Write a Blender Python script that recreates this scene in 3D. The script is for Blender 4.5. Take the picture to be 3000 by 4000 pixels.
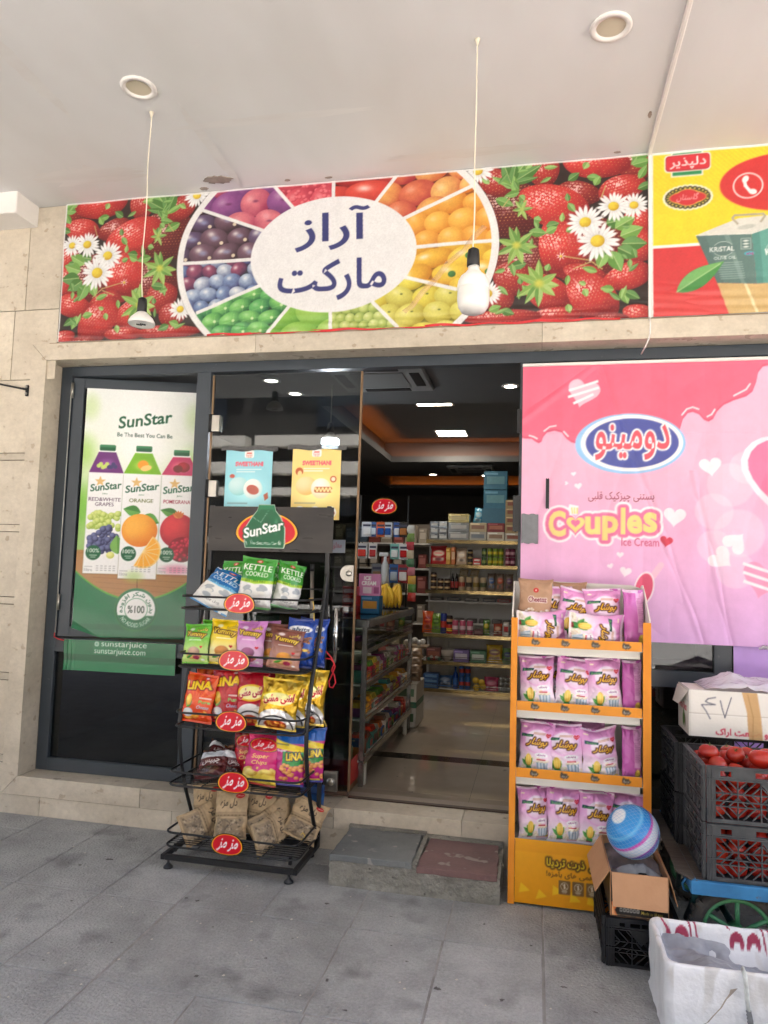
import bpy, bmesh, math, random
import numpy as np
from mathutils import Vector, Matrix

for o in list(bpy.data.objects):
    bpy.data.objects.remove(o)
SC = bpy.context.scene
COL = SC.collection
R = math.radians

# ---------------------------------------------------------------- camera
YAW, PITCH, ROLL, FL = -0.20986, 0.08261, 0.02965, 2806.0
CAM = Vector((0.0, -3.874, 1.5))
fw = Vector((math.sin(YAW) * math.cos(PITCH), math.cos(YAW) * math.cos(PITCH), math.sin(PITCH)))
rt = fw.cross(Vector((0, 0, 1))).normalized()
up = rt.cross(fw)
cr, sr = math.cos(ROLL), math.sin(ROLL)
rt, up = cr * rt + sr * up, -sr * rt + cr * up
cd = bpy.data.cameras.new('camera')
cam = bpy.data.objects.new('camera', cd)
COL.objects.link(cam)
m = Matrix((rt, up, -fw)).transposed().to_4x4()
m.translation = CAM
cam.matrix_world = m
cd.sensor_fit = 'HORIZONTAL'
cd.sensor_width = 36.0
cd.lens = FL / 3000.0 * 36.0
cd.clip_start = 0.05
cd.clip_end = 500.0
SC.camera = cam
SC.render.resolution_x, SC.render.resolution_y = 768, 1024

# ---------------------------------------------------------------- sky, sun, exposure
SUN_EL, SUN_AZ = R(60), R(38)          # azimuth from +y (behind the shop) towards +x
w = bpy.data.worlds.new('World')
SC.world = w
w.use_nodes = True
nt = w.node_tree
bg = nt.nodes['Background']
sky = nt.nodes.new('ShaderNodeTexSky')
sky.sky_type = 'NISHITA'
sky.sun_disc = False
sky.sun_elevation = SUN_EL
sky.sun_rotation = SUN_AZ
sky.air_density = 0.7
sky.dust_density = 6.0
sky.ozone_density = 0.0
nt.links.new(sky.outputs[0], bg.inputs[0])
bg.inputs[1].default_value = 0.15
sd = bpy.data.lights.new('sun', 'SUN')
sd.energy = 4.5
sd.angle = R(0.5)
sd.color = (1.0, 0.95, 0.88)
sun = bpy.data.objects.new('sun', sd)
COL.objects.link(sun)
sdir = Vector((math.sin(SUN_AZ) * math.cos(SUN_EL), math.cos(SUN_AZ) * math.cos(SUN_EL), math.sin(SUN_EL)))
sun.rotation_euler = sdir.to_track_quat('Z', 'Y').to_euler()
sun.location = (0, 0, 30)
SC.view_settings.view_transform = 'Standard'
SC.view_settings.look = 'None'
SC.view_settings.exposure = 2.85
SC.view_settings.gamma = 1.0
SC.cycles.use_denoising = True
SC.cycles.use_light_tree = False
SC.cycles.max_bounces = 7
SC.cycles.diffuse_bounces = 3
SC.cycles.glossy_bounces = 3
SC.cycles.transparent_max_bounces = 8
SC.cycles.caustics_reflective = False
SC.cycles.caustics_refractive = False
SC.cycles.sample_clamp_indirect = 6.0

# ---------------------------------------------------------------- colour and material helpers
rng = np.random.default_rng(7)
random.seed(11)


def lin(c):
    c = np.asarray(c, dtype=float) / 255.0
    return np.where(c <= 0.04045, c / 12.92, ((c + 0.055) / 1.055) ** 2.4)


def col4(c):
    v = lin(c)
    return (float(v[0]), float(v[1]), float(v[2]), 1.0)


MATS = {}


def mat(name, c=(128, 128, 128), rough=0.5, metal=0.0, var=0.0, vscale=4.0, c2=None, bump=0.0, bscale=60.0,
        spec=0.5, stretch=None, attr=False, emit=None, alpha=None, coat=0.0, spots=None, detail=3.0, rvar=0.0, obrand=0.0, fine=None):
    """Principled material, colour mottled by noise (between c and c2), fine bump, optional spots (colour, scale, threshold)."""
    if name in MATS:
        return MATS[name]
    m = bpy.data.materials.new(name)
    m.use_nodes = True
    t = m.node_tree
    N, L = t.nodes, t.links
    p = N['Principled BSDF']
    p.inputs['Roughness'].default_value = rough
    p.inputs['Metallic'].default_value = metal
    p.inputs['Specular IOR Level'].default_value = spec
    p.inputs['Coat Weight'].default_value = coat
    if alpha is not None:
        p.inputs['Alpha'].default_value = alpha
    tc = N.new('ShaderNodeTexCoord')
    mp = N.new('ShaderNodeMapping')
    geo = N.new('ShaderNodeNewGeometry')
    L.new(geo.outputs['Position'] if not attr else tc.outputs['Object'], mp.inputs[0])
    if stretch:
        mp.inputs['Scale'].default_value = stretch
    src = None
    if attr:
        a = N.new('ShaderNodeAttribute')
        a.attribute_name = 'Col'
        src = a.outputs['Color']
    else:
        rgb = N.new('ShaderNodeRGB')
        rgb.outputs[0].default_value = col4(c)
        src = rgb.outputs[0]
    if var > 0 or c2 is not None:
        nz = N.new('ShaderNodeTexNoise')
        nz.inputs['Scale'].default_value = vscale
        nz.inputs['Detail'].default_value = detail
        nz.inputs['Roughness'].default_value = 0.62
        L.new(mp.outputs[0], nz.inputs['Vector'])
        rp = N.new('ShaderNodeMapRange')
        rp.inputs[1].default_value = 0.32
        rp.inputs[2].default_value = 0.68
        L.new(nz.outputs[0], rp.inputs[0])
        mx = N.new('ShaderNodeMix')
        mx.data_type = 'RGBA'
        L.new(rp.outputs[0], mx.inputs[0])
        if c2 is not None:
            L.new(src, mx.inputs[6])
            mx.inputs[7].default_value = col4(c2)
        else:
            hv = N.new('ShaderNodeHueSaturation')
            hv.inputs['Value'].default_value = 1 - var
            L.new(src, hv.inputs['Color'])
            L.new(src, mx.inputs[6])
            L.new(hv.outputs[0], mx.inputs[7])
        src = mx.outputs[2]
    if spots:
        sc, ssc, th = spots[:3]
        sw_ = spots[3] if len(spots) > 3 else 0.05
        nz2 = N.new('ShaderNodeTexNoise')
        nz2.inputs['Scale'].default_value = ssc
        nz2.inputs['Detail'].default_value = 2
        L.new(mp.outputs[0], nz2.inputs['Vector'])
        rp2 = N.new('ShaderNodeMapRange')
        rp2.inputs[1].default_value = th
        rp2.inputs[2].default_value = th + sw_
        L.new(nz2.outputs[0], rp2.inputs[0])
        mx2 = N.new('ShaderNodeMix')
        mx2.data_type = 'RGBA'
        L.new(rp2.outputs[0], mx2.inputs[0])
        L.new(src, mx2.inputs[6])
        mx2.inputs[7].default_value = col4(sc)
        src = mx2.outputs[2]
    if fine:
        nf = N.new('ShaderNodeTexNoise')
        nf.inputs['Scale'].default_value = fine[1]
        nf.inputs['Detail'].default_value = 4
        nf.inputs['Roughness'].default_value = 0.75
        L.new(mp.outputs[0], nf.inputs['Vector'])
        rf = N.new('ShaderNodeMapRange')
        rf.inputs[1].default_value = 0.3
        rf.inputs[2].default_value = 0.7
        rf.inputs[3].default_value = 1 - fine[0]
        rf.inputs[4].default_value = 1 + fine[0]
        L.new(nf.outputs[0], rf.inputs[0])
        hf = N.new('ShaderNodeHueSaturation')
        L.new(rf.outputs[0], hf.inputs['Value'])
        L.new(src, hf.inputs['Color'])
        src = hf.outputs[0]
    if obrand > 0:
        oi = N.new('ShaderNodeObjectInfo')
        rr = N.new('ShaderNodeMapRange')
        rr.inputs[3].default_value = 1 - obrand
        rr.inputs[4].default_value = 1 + obrand
        L.new(oi.outputs['Random'], rr.inputs[0])
        hv2 = N.new('ShaderNodeHueSaturation')
        L.new(rr.outputs[0], hv2.inputs['Value'])
        L.new(src, hv2.inputs['Color'])
        src = hv2.outputs[0]
    L.new(src, p.inputs['Base Color'])
    if rvar > 0:
        nr = N.new('ShaderNodeTexNoise')
        nr.inputs['Scale'].default_value = vscale * 2.3
        nr.inputs['Detail'].default_value = 2
        L.new(mp.outputs[0], nr.inputs['Vector'])
        rr3 = N.new('ShaderNodeMapRange')
        rr3.inputs[1].default_value = 0.3
        rr3.inputs[2].default_value = 0.7
        rr3.inputs[3].default_value = max(0.02, rough - rvar)
        rr3.inputs[4].default_value = min(1, rough + rvar)
        L.new(nr.outputs[0], rr3.inputs[0])
        L.new(rr3.outputs[0], p.inputs['Roughness'])
    if bump > 0:
        nb = N.new('ShaderNodeTexNoise')
        nb.inputs['Scale'].default_value = bscale
        nb.inputs['Detail'].default_value = 2
        L.new(mp.outputs[0], nb.inputs['Vector'])
        b = N.new('ShaderNodeBump')
        b.inputs['Strength'].default_value = bump
        b.inputs['Distance'].default_value = 0.01
        L.new(nb.outputs[0], b.inputs['Height'])
        L.new(b.outputs[0], p.inputs['Normal'])
    if emit:
        p.inputs['Emission Color'].default_value = col4(emit[0])
        p.inputs['Emission Strength'].default_value = emit[1]
    MATS[name] = m
    return m


def glass_mat(name, tint, ior=1.5, dirt=0.02):
    """Thin window glass: clear tinted pane with Fresnel reflection and a little dust."""
    if name in MATS:
        return MATS[name]
    m = bpy.data.materials.new(name)
    m.use_nodes = True
    t = m.node_tree
    N, L = t.nodes, t.links
    N.remove(N['Principled BSDF'])
    out = N['Material Output']
    tr = N.new('ShaderNodeBsdfTransparent')
    tr.inputs[0].default_value = (*tint, 1)
    gl = N.new('ShaderNodeBsdfGlossy')
    gl.inputs['Roughness'].default_value = 0.015
    gl.inputs[0].default_value = (0.95, 0.97, 1, 1)
    fr = N.new('ShaderNodeFresnel')
    fr.inputs[0].default_value = ior
    mx = N.new('ShaderNodeMixShader')
    L.new(fr.outputs[0], mx.inputs[0])
    L.new(tr.outputs[0], mx.inputs[1])
    L.new(gl.outputs[0], mx.inputs[2])
    df = N.new('ShaderNodeBsdfDiffuse')
    df.inputs[0].default_value = (0.5, 0.48, 0.45, 1)
    nz = N.new('ShaderNodeTexNoise')
    nz.inputs['Scale'].default_value = 5
    nz.inputs['Detail'].default_value = 6
    rp = N.new('ShaderNodeMapRange')
    rp.inputs[1].default_value = 0.4
    rp.inputs[2].default_value = 0.8
    rp.inputs[4].default_value = dirt * 2
    L.new(nz.outputs[0], rp.inputs[0])
    m2 = N.new('ShaderNodeMixShader')
    L.new(rp.outputs[0], m2.inputs[0])
    L.new(mx.outputs[0], m2.inputs[1])
    L.new(df.outputs[0], m2.inputs[2])
    L.new(m2.outputs[0], out.inputs[0])
    MATS[name] = m
    return m


# ---------------------------------------------------------------- mesh helpers
class MB:
    """Collects faces; build() links them as ONE mesh object."""
    def __init__(s):
        s.v, s.f, s.mi, s.sm = [], [], [], []

    def add(s, vs, fs, mi=0, smooth=False):
        b = len(s.v)
        s.v.extend([tuple(map(float, q)) for q in vs])
        for f in fs:
            s.f.append(tuple(b + i for i in f))
            s.mi.append(mi)
            s.sm.append(smooth)
        return s

    def box(s, x0, x1, y0, y1, z0, z1, mi=0):
        vs = [(x0, y0, z0), (x1, y0, z0), (x1, y1, z0), (x0, y1, z0), (x0, y0, z1), (x1, y0, z1), (x1, y1, z1), (x0, y1, z1)]
        return s.add(vs, [(0, 3, 2, 1), (4, 5, 6, 7), (0, 1, 5, 4), (1, 2, 6, 5), (2, 3, 7, 6), (3, 0, 4, 7)], mi)

    def quad(s, a, b, c, d, mi=0):
        return s.add([a, b, c, d], [(0, 1, 2, 3)], mi)

    def slab(s, pts, n, t, mi=0):
        """polygon pts extruded by t along n"""
        n = Vector(n)
        k = len(pts)
        a = [Vector(q) for q in pts]
        b = [q + n * t for q in a]
        fs = [tuple(range(k))[::-1], tuple(range(k, 2 * k))]
        fs += [(i, (i + 1) % k, k + (i + 1) % k, k + i) for i in range(k)]
        return s.add(a + b, fs, mi)

    def tube(s, pts, r, n=8, closed=False, mi=0, flat=None):
        """swept tube; flat=(a,b) gives an elliptical or bar section"""
        P = [Vector(q) for q in pts]
        k = len(P)
        rings = []
        prev = None
        for i in range(k):
            if closed:
                d = P[(i + 1) % k] - P[i - 1]
            else:
                d = P[min(i + 1, k - 1)] - P[max(i - 1, 0)]
            d.normalize()
            if prev is None:
                a = Vector((0, 0, 1)) if abs(d.z) < 0.9 else Vector((1, 0, 0))
                prev = (a - d * a.dot(d)).normalized()
            else:
                prev = (prev - d * prev.dot(d)).normalized()
            q = d.cross(prev)
            rr = r[i] if isinstance(r, (list, tuple)) else r
            ra, rb = (flat if flat else (rr, rr))
            rings.append([P[i] + prev * (ra * math.cos(t)) + q * (rb * math.sin(t)) for t in [2 * math.pi * j / n + (math.pi / 4 if n == 4 else 0) for j in range(n)]])
        vs = [v for g in rings for v in g]
        fs = []
        m = k if closed else k - 1
        for i in range(m):
            for j in range(n):
                a, b = i * n + j, i * n + (j + 1) % n
                c, d = ((i + 1) % k) * n + (j + 1) % n, ((i + 1) % k) * n + j
                fs.append((a, b, c, d))
        if not closed:
            fs.append(tuple(range(n))[::-1])
            fs.append(tuple(range((k - 1) * n, k * n)))
        return s.add(vs, fs, mi, n > 5)

    def lathe(s, prof, c=(0, 0, 0), n=24, axis='z', mi=0, cap=True):
        vs, fs = [], []
        for (r, h) in prof:
            for j in range(n):
                t = 2 * math.pi * j / n
                x, y, z = r * math.cos(t), r * math.sin(t), h
                if axis == 'y':
                    x, y, z = x, z, y
                elif axis == 'x':
                    x, y, z = z, x, y
                vs.append((c[0] + x, c[1] + y, c[2] + z))
        k = len(prof)
        for i in range(k - 1):
            for j in range(n):
                fs.append((i * n + j, i * n + (j + 1) % n, (i + 1) * n + (j + 1) % n, (i + 1) * n + j))
        if cap:
            fs.append(tuple(range(n))[::-1])
            fs.append(tuple(range((k - 1) * n, k * n)))
        return s.add(vs, fs, mi, True)

    def grid(s, P, mi=0, smooth=True, flip=False):
        """P: array nv x nu x 3"""
        P = np.asarray(P)
        nv, nu = P.shape[:2]
        fs = []
        for j in range(nv - 1):
            for i in range(nu - 1):
                q = (j * nu + i, j * nu + i + 1, (j + 1) * nu + i + 1, (j + 1) * nu + i)
                fs.append(q[::-1] if flip else q)
        return s.add(P.reshape(-1, 3), fs, mi, smooth)

    def xf(s, M, start=0):
        s.v[start:] = [tuple(M @ Vector(q)) for q in s.v[start:]]
        return s


OFF = {}


def tag(o, label=None, cat=None, group=None, kind=None):
    if label:
        o['label'] = label
    if cat:
        o['category'] = cat
    if group:
        o['group'] = group
    if kind:
        o['kind'] = kind
    return o


def thing(name, label, cat, loc=(0, 0, 0), group=None, kind=None, rot=(0, 0, 0)):
    o = bpy.data.objects.new(name, None)
    o.empty_display_size = 0.05
    COL.objects.link(o)
    o.location = loc
    o.rotation_euler = rot
    OFF[o.name] = Vector(loc)
    return tag(o, label, cat, group, kind)


def link(name, me, parent=None, loc=None, rot=None):
    o = bpy.data.objects.new(name, me)
    COL.objects.link(o)
    if parent is not None:
        o.parent = parent
    if loc is not None:
        o.location = loc
    if rot is not None:
        o.rotation_euler = rot
    return o


def build(name, mb, mats, parent=None, label=None, cat=None, group=None, kind=None, bevel=0.0, seg=1, local=False, smooth=None):
    """world-space MB -> one mesh object whose origin is its thing's base"""
    if not isinstance(mats, (list, tuple)):
        mats = [mats]
    if parent is not None:
        off = Vector((0, 0, 0)) if local else OFF[parent.name]
    else:
        a = np.array(mb.v)
        off = Vector(((a[:, 0].min() + a[:, 0].max()) / 2, (a[:, 1].min() + a[:, 1].max()) / 2, a[:, 2].min()))
        if local:
            off = Vector((0, 0, 0))
    me = bpy.data.meshes.new(name)
    me.from_pydata([(q[0] - off.x, q[1] - off.y, q[2] - off.z) for q in mb.v], [], mb.f)
    for q in mats:
        me.materials.append(q)
    me.polygons.foreach_set('material_index', mb.mi)
    me.polygons.foreach_set('use_smooth', mb.sm if smooth is None else [smooth] * len(mb.f))
    if bevel > 0:
        bm = bmesh.new()
        bm.from_mesh(me)
        ed = [e for e in bm.edges if len(e.link_faces) == 2 and e.calc_face_angle(0) > 0.6]
        bmesh.ops.bevel(bm, geom=ed, offset=bevel, segments=seg, affect='EDGES', profile=0.7, clamp_overlap=True)
        bm.to_mesh(me)
        bm.free()
    me.update()
    o = link(name, me, parent)
    if parent is None:
        if not local:
            o.location = off
    OFF[o.name] = Vector(off)
    return tag(o, label, cat, group, kind)


def copy_tree(o, loc=None, rot=None, label=None, parent=None):
    c = o.copy()
    COL.objects.link(c)
    if parent is not None:
        c.parent = parent
        c.matrix_parent_inverse = o.matrix_parent_inverse
    if loc is not None:
        c.location = loc
    if rot is not None:
        c.rotation_euler = rot
    if label:
        c['label'] = label
    for ch in [q for q in bpy.data.objects if q.parent == o]:
        copy_tree(ch, parent=c)
    return c


ORD = ['first', 'second', 'third', 'fourth', 'fifth', 'sixth', 'seventh', 'eighth', 'ninth', 'tenth', 'eleventh', 'twelfth', 'thirteenth', 'fourteenth']

# ---------------------------------------------------------------- print painter (flat print only: becomes vertex colours of the sheet)
AR = {}
for base, ch in ((0xFE8D, 'ا'), (0xFE8F, 'ب'), (0xFB56, 'پ'), (0xFE95, 'ت'), (0xFE9D, 'ج'), (0xFB7A, 'چ'), (0xFEA1, 'ح'), (0xFEA9, 'د'), (0xFEAB, 'ذ'),
                 (0xFEAD, 'ر'), (0xFEAF, 'ز'), (0xFEB1, 'س'), (0xFEB5, 'ش'), (0xFEB9, 'ص'), (0xFED5, 'ق'), (0xFED1, 'ف'), (0xFB8E, 'ک'), (0xFB92, 'گ'),
                 (0xFEDD, 'ل'), (0xFEE1, 'م'), (0xFEE5, 'ن'), (0xFEED, 'و'), (0xFEE9, 'ه'), (0xFBFC, 'ی'), (0xFEC9, 'ع'), (0xFE81, 'آ')):
    AR[ch] = base
NOJOIN = set('اآدذرزو')


def fa(s):
    """Persian string -> presentation forms in drawing order"""
    out = []
    for i, ch in enumerate(s):
        if ch not in AR:
            out.append(ch)
            continue
        pj = i > 0 and s[i - 1] in AR and s[i - 1] not in NOJOIN
        nj = i < len(s) - 1 and s[i + 1] in AR and ch not in NOJOIN
        b = AR[ch]
        if ch in NOJOIN:
            out.append(chr(b + (1 if pj else 0)))
        else:
            out.append(chr(b + (3 if pj and nj else 2 if nj else 1 if pj else 0)))
    return ''.join(out[::-1])


TCACHE = {}


def glyph_edges(s, bold=0.0, shear=0.0, res=3):
    k = (s, bold, shear, res)
    if k in TCACHE:
        return TCACHE[k]
    cu = bpy.data.curves.new('print', 'FONT')
    cu.body = s
    cu.resolution_u = res
    cu.offset = bold
    cu.shear = shear
    o = bpy.data.objects.new('print', cu)
    COL.objects.link(o)
    bpy.context.view_layer.update()
    me = o.to_mesh()
    V = np.array([v.co[:2] for v in me.vertices])
    E = []
    for p in me.polygons:
        vs = V[list(p.vertices)]
        nx = np.roll(vs, -1, 0)
        if (vs[:, 0] * nx[:, 1] - vs[:, 1] * nx[:, 0]).sum() < 0:
            vs = vs[::-1]
            nx = np.roll(vs, -1, 0)
        E.append(np.hstack([vs, nx]))
    E = np.concatenate(E) if E else np.zeros((0, 4))
    o.to_mesh_clear()
    bpy.data.objects.remove(o)
    bpy.data.curves.remove(cu)
    TCACHE[k] = E
    return E


def vnoise(h, w, cell, seed=0, octaves=3):
    g = np.random.default_rng(seed)
    out = np.zeros((h, w))
    amp, tot = 1.0, 0.0
    for k in range(octaves):
        c = max(cell / 2 ** k, 1.0)
        gh, gw = int(h / c) + 3, int(w / c) + 3
        q = g.random((gh, gw))
        y, x = np.arange(h) / c, np.arange(w) / c
        yi, xi = y.astype(int), x.astype(int)
        fy, fx = (y - yi)[:, None], (x - xi)[None]
        fy, fx = fy * fy * (3 - 2 * fy), fx * fx * (3 - 2 * fx)
        v = (q[yi][:, xi] * (1 - fy) * (1 - fx) + q[yi][:, xi + 1] * (1 - fy) * fx + q[yi + 1][:, xi] * fy * (1 - fx) + q[yi + 1][:, xi + 1] * fy * fx)
        out += v * amp
        tot += amp
        amp *= 0.5
    return out / tot


class Canvas:
    """RGB picture in sRGB 0..255, coordinates in metres from the lower left corner"""
    SS = 3

    def __init__(s, w, h, res, c=(255, 255, 255)):
        s.w, s.h, s.res = w, h, res
        s.W, s.H = max(2, int(round(w * res))), max(2, int(round(h * res)))
        s.a = np.empty((s.H, s.W, 3), np.float32)
        s.a[:] = c
        s.clip = None
        s.gy, s.gx = np.mgrid[0:s.H, 0:s.W]
        s.gx = (s.gx + 0.5) / res
        s.gy = (s.gy + 0.5) / res

    def blend(s, sl, cov, c):
        if cov.size == 0:
            return
        if s.clip is not None:
            cov = cov * s.clip[sl]
        c = np.asarray(c, np.float32)
        s.a[sl] = s.a[sl] * (1 - cov[..., None]) + c * cov[..., None]

    def mask(s, E, winding=True):
        K = s.SS
        E = np.asarray(E, float) * s.res * K
        x0 = int(max(0, math.floor(E[:, [0, 2]].min() / K)))
        x1 = int(min(s.W, math.ceil(E[:, [0, 2]].max() / K) + 1))
        y0 = int(max(0, math.floor(E[:, [1, 3]].min() / K)))
        y1 = int(min(s.H, math.ceil(E[:, [1, 3]].max() / K) + 1))
        if x1 <= x0 or y1 <= y0:
            return (slice(0, 0), slice(0, 0)), np.zeros((0, 0))
        hh, ww = (y1 - y0) * K, (x1 - x0) * K
        ax, ay, bx, by = (E - np.array([x0 * K, y0 * K, x0 * K, y0 * K])).T
        sg = np.where(by > ay, 1, -1)
        lo, hi = np.minimum(ay, by), np.maximum(ay, by)
        r0 = np.clip(np.ceil(lo - 0.5), 0, hh).astype(int)
        r1 = np.clip(np.ceil(hi - 0.5), 0, hh).astype(int)
        n = r1 - r0
        idx = np.repeat(np.arange(len(n)), n)
        st = np.repeat(np.cumsum(n) - n, n)
        row = np.repeat(r0, n) + np.arange(len(idx)) - st
        dy = np.where(np.abs(by - ay) < 1e-9, 1e-9, by - ay)
        x = ax[idx] + (row + 0.5 - ay[idx]) * ((bx - ax) / dy)[idx]
        c = np.clip(np.ceil(x - 0.5), 0, ww).astype(int)
        d = np.zeros((hh, ww + 1), np.int32)
        np.add.at(d, (row, c), sg[idx])
        q = np.cumsum(d, 1)[:, :ww]
        q = (q != 0) if winding else (q % 2 == 1)
        cov = q.reshape(y1 - y0, K, x1 - x0, K).mean((1, 3)).astype(np.float32)
        return (slice(y0, y1), slice(x0, x1)), cov

    def poly(s, pts, c, op=1.0):
        p = np.asarray(pts, float)
        E = np.hstack([p, np.roll(p, -1, 0)])
        sl, cov = s.mask(E)
        s.blend(sl, cov * op, c)

    def rect(s, x0, y0, x1, y1, c, r=0.0, op=1.0):
        if r <= 0:
            s.poly([(x0, y0), (x1, y0), (x1, y1), (x0, y1)], c, op)
        else:
            pts = []
            for cx, cy, a in ((x1 - r, y1 - r, 0), (x0 + r, y1 - r, 90), (x0 + r, y0 + r, 180), (x1 - r, y0 + r, 270)):
                pts += [(cx + r * math.cos(R(a + t)), cy + r * math.sin(R(a + t))) for t in range(0, 91, 15)]
            s.poly(pts, c, op)

    def line(s, pts, wd, c, op=1.0):
        pts = [np.asarray(q, float) for q in pts]
        for a, b in zip(pts, pts[1:]):
            d = b - a
            l = np.hypot(*d) + 1e-9
            n = np.array([-d[1], d[0]]) / l * wd / 2
            e = d / l * wd * 0.25
            s.poly([a + n - e, b + n + e, b - n + e, a - n - e], c, op)

    def ell(s, cx, cy, rx, ry, c, c1=None, rot=0.0, lx=-0.3, ly=0.35, op=1.0, soft=0.0, hl=None, noise=0.0, seed=0):
        """ellipse, c at the light centre (lx,ly) blending to c1 at the far rim"""
        m = max(rx, ry) * 1.06 + 2 / s.res
        x0, x1 = int(max(0, (cx - m) * s.res)), int(min(s.W, (cx + m) * s.res + 1))
        y0, y1 = int(max(0, (cy - m) * s.res)), int(min(s.H, (cy + m) * s.res + 1))
        if x1 <= x0 or y1 <= y0:
            return
        sl = (slice(y0, y1), slice(x0, x1))
        X, Y = s.gx[sl] - cx, s.gy[sl] - cy
        if rot:
            a = R(rot)
            X, Y = X * math.cos(a) + Y * math.sin(a), -X * math.sin(a) + Y * math.cos(a)
        u, v = X / rx, Y / ry
        d = np.sqrt(u * u + v * v)
        if soft > 0:
            cov = np.clip((1 - d) / soft, 0, 1)
            cov = cov * cov * (3 - 2 * cov)
        else:
            cov = np.clip((1 - d) * min(rx, ry) * s.res + 0.5, 0, 1)
        cov = cov * op
        if c1 is None:
            s.blend(sl, cov, c)
            return
        t = np.clip(np.sqrt((u - lx) ** 2 + (v - ly) ** 2) / 1.35, 0, 1)[..., None]
        t = t * t
        if noise:
            t = np.clip(t + (vnoise(*t.shape[:2], max(3, min(rx, ry) * s.res * 0.5), seed)[..., None] - 0.5) * noise, 0, 1)
        cc = np.asarray(c, float) * (1 - t) + np.asarray(c1, float) * t
        if hl is not None:
            g = np.exp(-(((u - lx * 1.1) ** 2 + (v - ly * 1.1) ** 2) / hl[1] ** 2))[..., None] * hl[2]
            cc = cc * (1 - g) + np.asarray(hl[0], float) * g
        s.blend(sl, cov, cc)

    def tmask(s, txt, x0, y0, x1, y1, bold=0.0, shear=0.0, rot=0.0, res=3):
        E = glyph_edges(txt, bold, shear, res).copy()
        if len(E) == 0:
            return None
        a, b = E[:, [0, 2]], E[:, [1, 3]]
        sx = (x1 - x0) / (a.max() - a.min())
        sy = (y1 - y0) / (b.max() - b.min())
        ox, oy = a.min(), b.min()
        E[:, [0, 2]] = (a - ox) * sx + x0
        E[:, [1, 3]] = (b - oy) * sy + y0
        if rot:
            cx, cy = (x0 + x1) / 2, (y0 + y1) / 2
            t = R(rot)
            X, Y = E[:, [0, 2]] - cx, E[:, [1, 3]] - cy
            E[:, [0, 2]] = cx + X * math.cos(t) - Y * math.sin(t)
            E[:, [1, 3]] = cy + X * math.sin(t) + Y * math.cos(t)
        return E

    def text(s, txt, x0, y0, x1, y1, c, bold=0.0, shear=0.0, rot=0.0, outline=None, op=1.0, fn=None):
        """text fitted to a box; outline = [(width, colour), ...] outermost first"""
        E = s.tmask(txt, x0, y0, x1, y1, bold, shear, rot)
        if E is None:
            return
        if fn is not None:
            E = fn(E)
        sl, cov = s.mask(E)
        if cov.size == 0:
            return
        if outline:
            pad = int(math.ceil(max(q[0] for q in outline) * s.res)) + 2
            ys, xs = sl
            Y0, Y1, X0, X1 = max(0, ys.start - pad), min(s.H, ys.stop + pad), max(0, xs.start - pad), min(s.W, xs.stop + pad)
            big = np.zeros((Y1 - Y0, X1 - X0), np.float32)
            big[ys.start - Y0:ys.stop - Y0, xs.start - X0:xs.stop - X0] = cov
            for wd, oc in outline:
                r = wd * s.res
                k = int(math.ceil(r))
                dl = big.copy()
                for dy in range(-k, k + 1):
                    for dx in range(-k, k + 1):
                        dd = math.hypot(dx, dy)
                        if dd == 0 or dd > r + 0.5:
                            continue
                        f = min(1.0, r + 0.5 - dd)
                        q = np.zeros_like(big)
                        q[max(0, dy):big.shape[0] + min(0, dy), max(0, dx):big.shape[1] + min(0, dx)] = \
                            big[max(0, -dy):big.shape[0] + min(0, -dy), max(0, -dx):big.shape[1] + min(0, -dx)]
                        dl = np.maximum(dl, q * f)
                s.blend((slice(Y0, Y1), slice(X0, X1)), dl, oc)
        s.blend(sl, cov * op, c)

    def curve(s, f, c, op=1.0):
        """closed outline from a function t in 0..1"""
        s.poly([f(t) for t in np.linspace(0, 1, 60, endpoint=False)], c, op)

    def heart(s, cx, cy, r, c, rot=0.0, op=1.0):
        a = R(rot)
        pts = []
        for t in np.linspace(0, 2 * math.pi, 40, endpoint=False):
            x = 16 * math.sin(t) ** 3 / 16
            y = (13 * math.cos(t) - 5 * math.cos(2 * t) - 2 * math.cos(3 * t) - math.cos(4 * t)) / 16
            pts.append((cx + r * (x * math.cos(a) - y * math.sin(a)), cy + r * (x * math.sin(a) + y * math.cos(a))))
        s.poly(pts, c, op)

    def vgrad(s, stops):
        """vertical gradient over the whole sheet: [(y 0..1, colour), ...]"""
        y = s.gy / s.h
        ys = [q[0] for q in stops]
        for k in range(3):
            v = np.interp(y, ys, [q[1][k] for q in stops])
            if s.clip is None:
                s.a[..., k] = v
            else:
                s.a[..., k] = s.a[..., k] * (1 - s.clip) + v * s.clip

    def grain(s, cell, amt, seed=0):
        n = (vnoise(s.H, s.W, cell * s.res, seed) - 0.5) * 2
        q = 1 + n * amt
        s.a *= q[..., None]

    def sample(s, x, y):
        fx = np.clip(np.asarray(x) * s.res - 0.5, 0, s.W - 1.001)
        fy = np.clip(np.asarray(y) * s.res - 0.5, 0, s.H - 1.001)
        ix, iy = fx.astype(int), fy.astype(int)
        tx, ty = (fx - ix)[..., None], (fy - iy)[..., None]
        a = s.a
        v = a[iy, ix] * (1 - tx) * (1 - ty) + a[iy, ix + 1] * tx * (1 - ty) + a[iy + 1, ix] * (1 - tx) * ty + a[iy + 1, ix + 1] * tx * ty
        return lin(np.clip(v, 0, 255))


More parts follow.
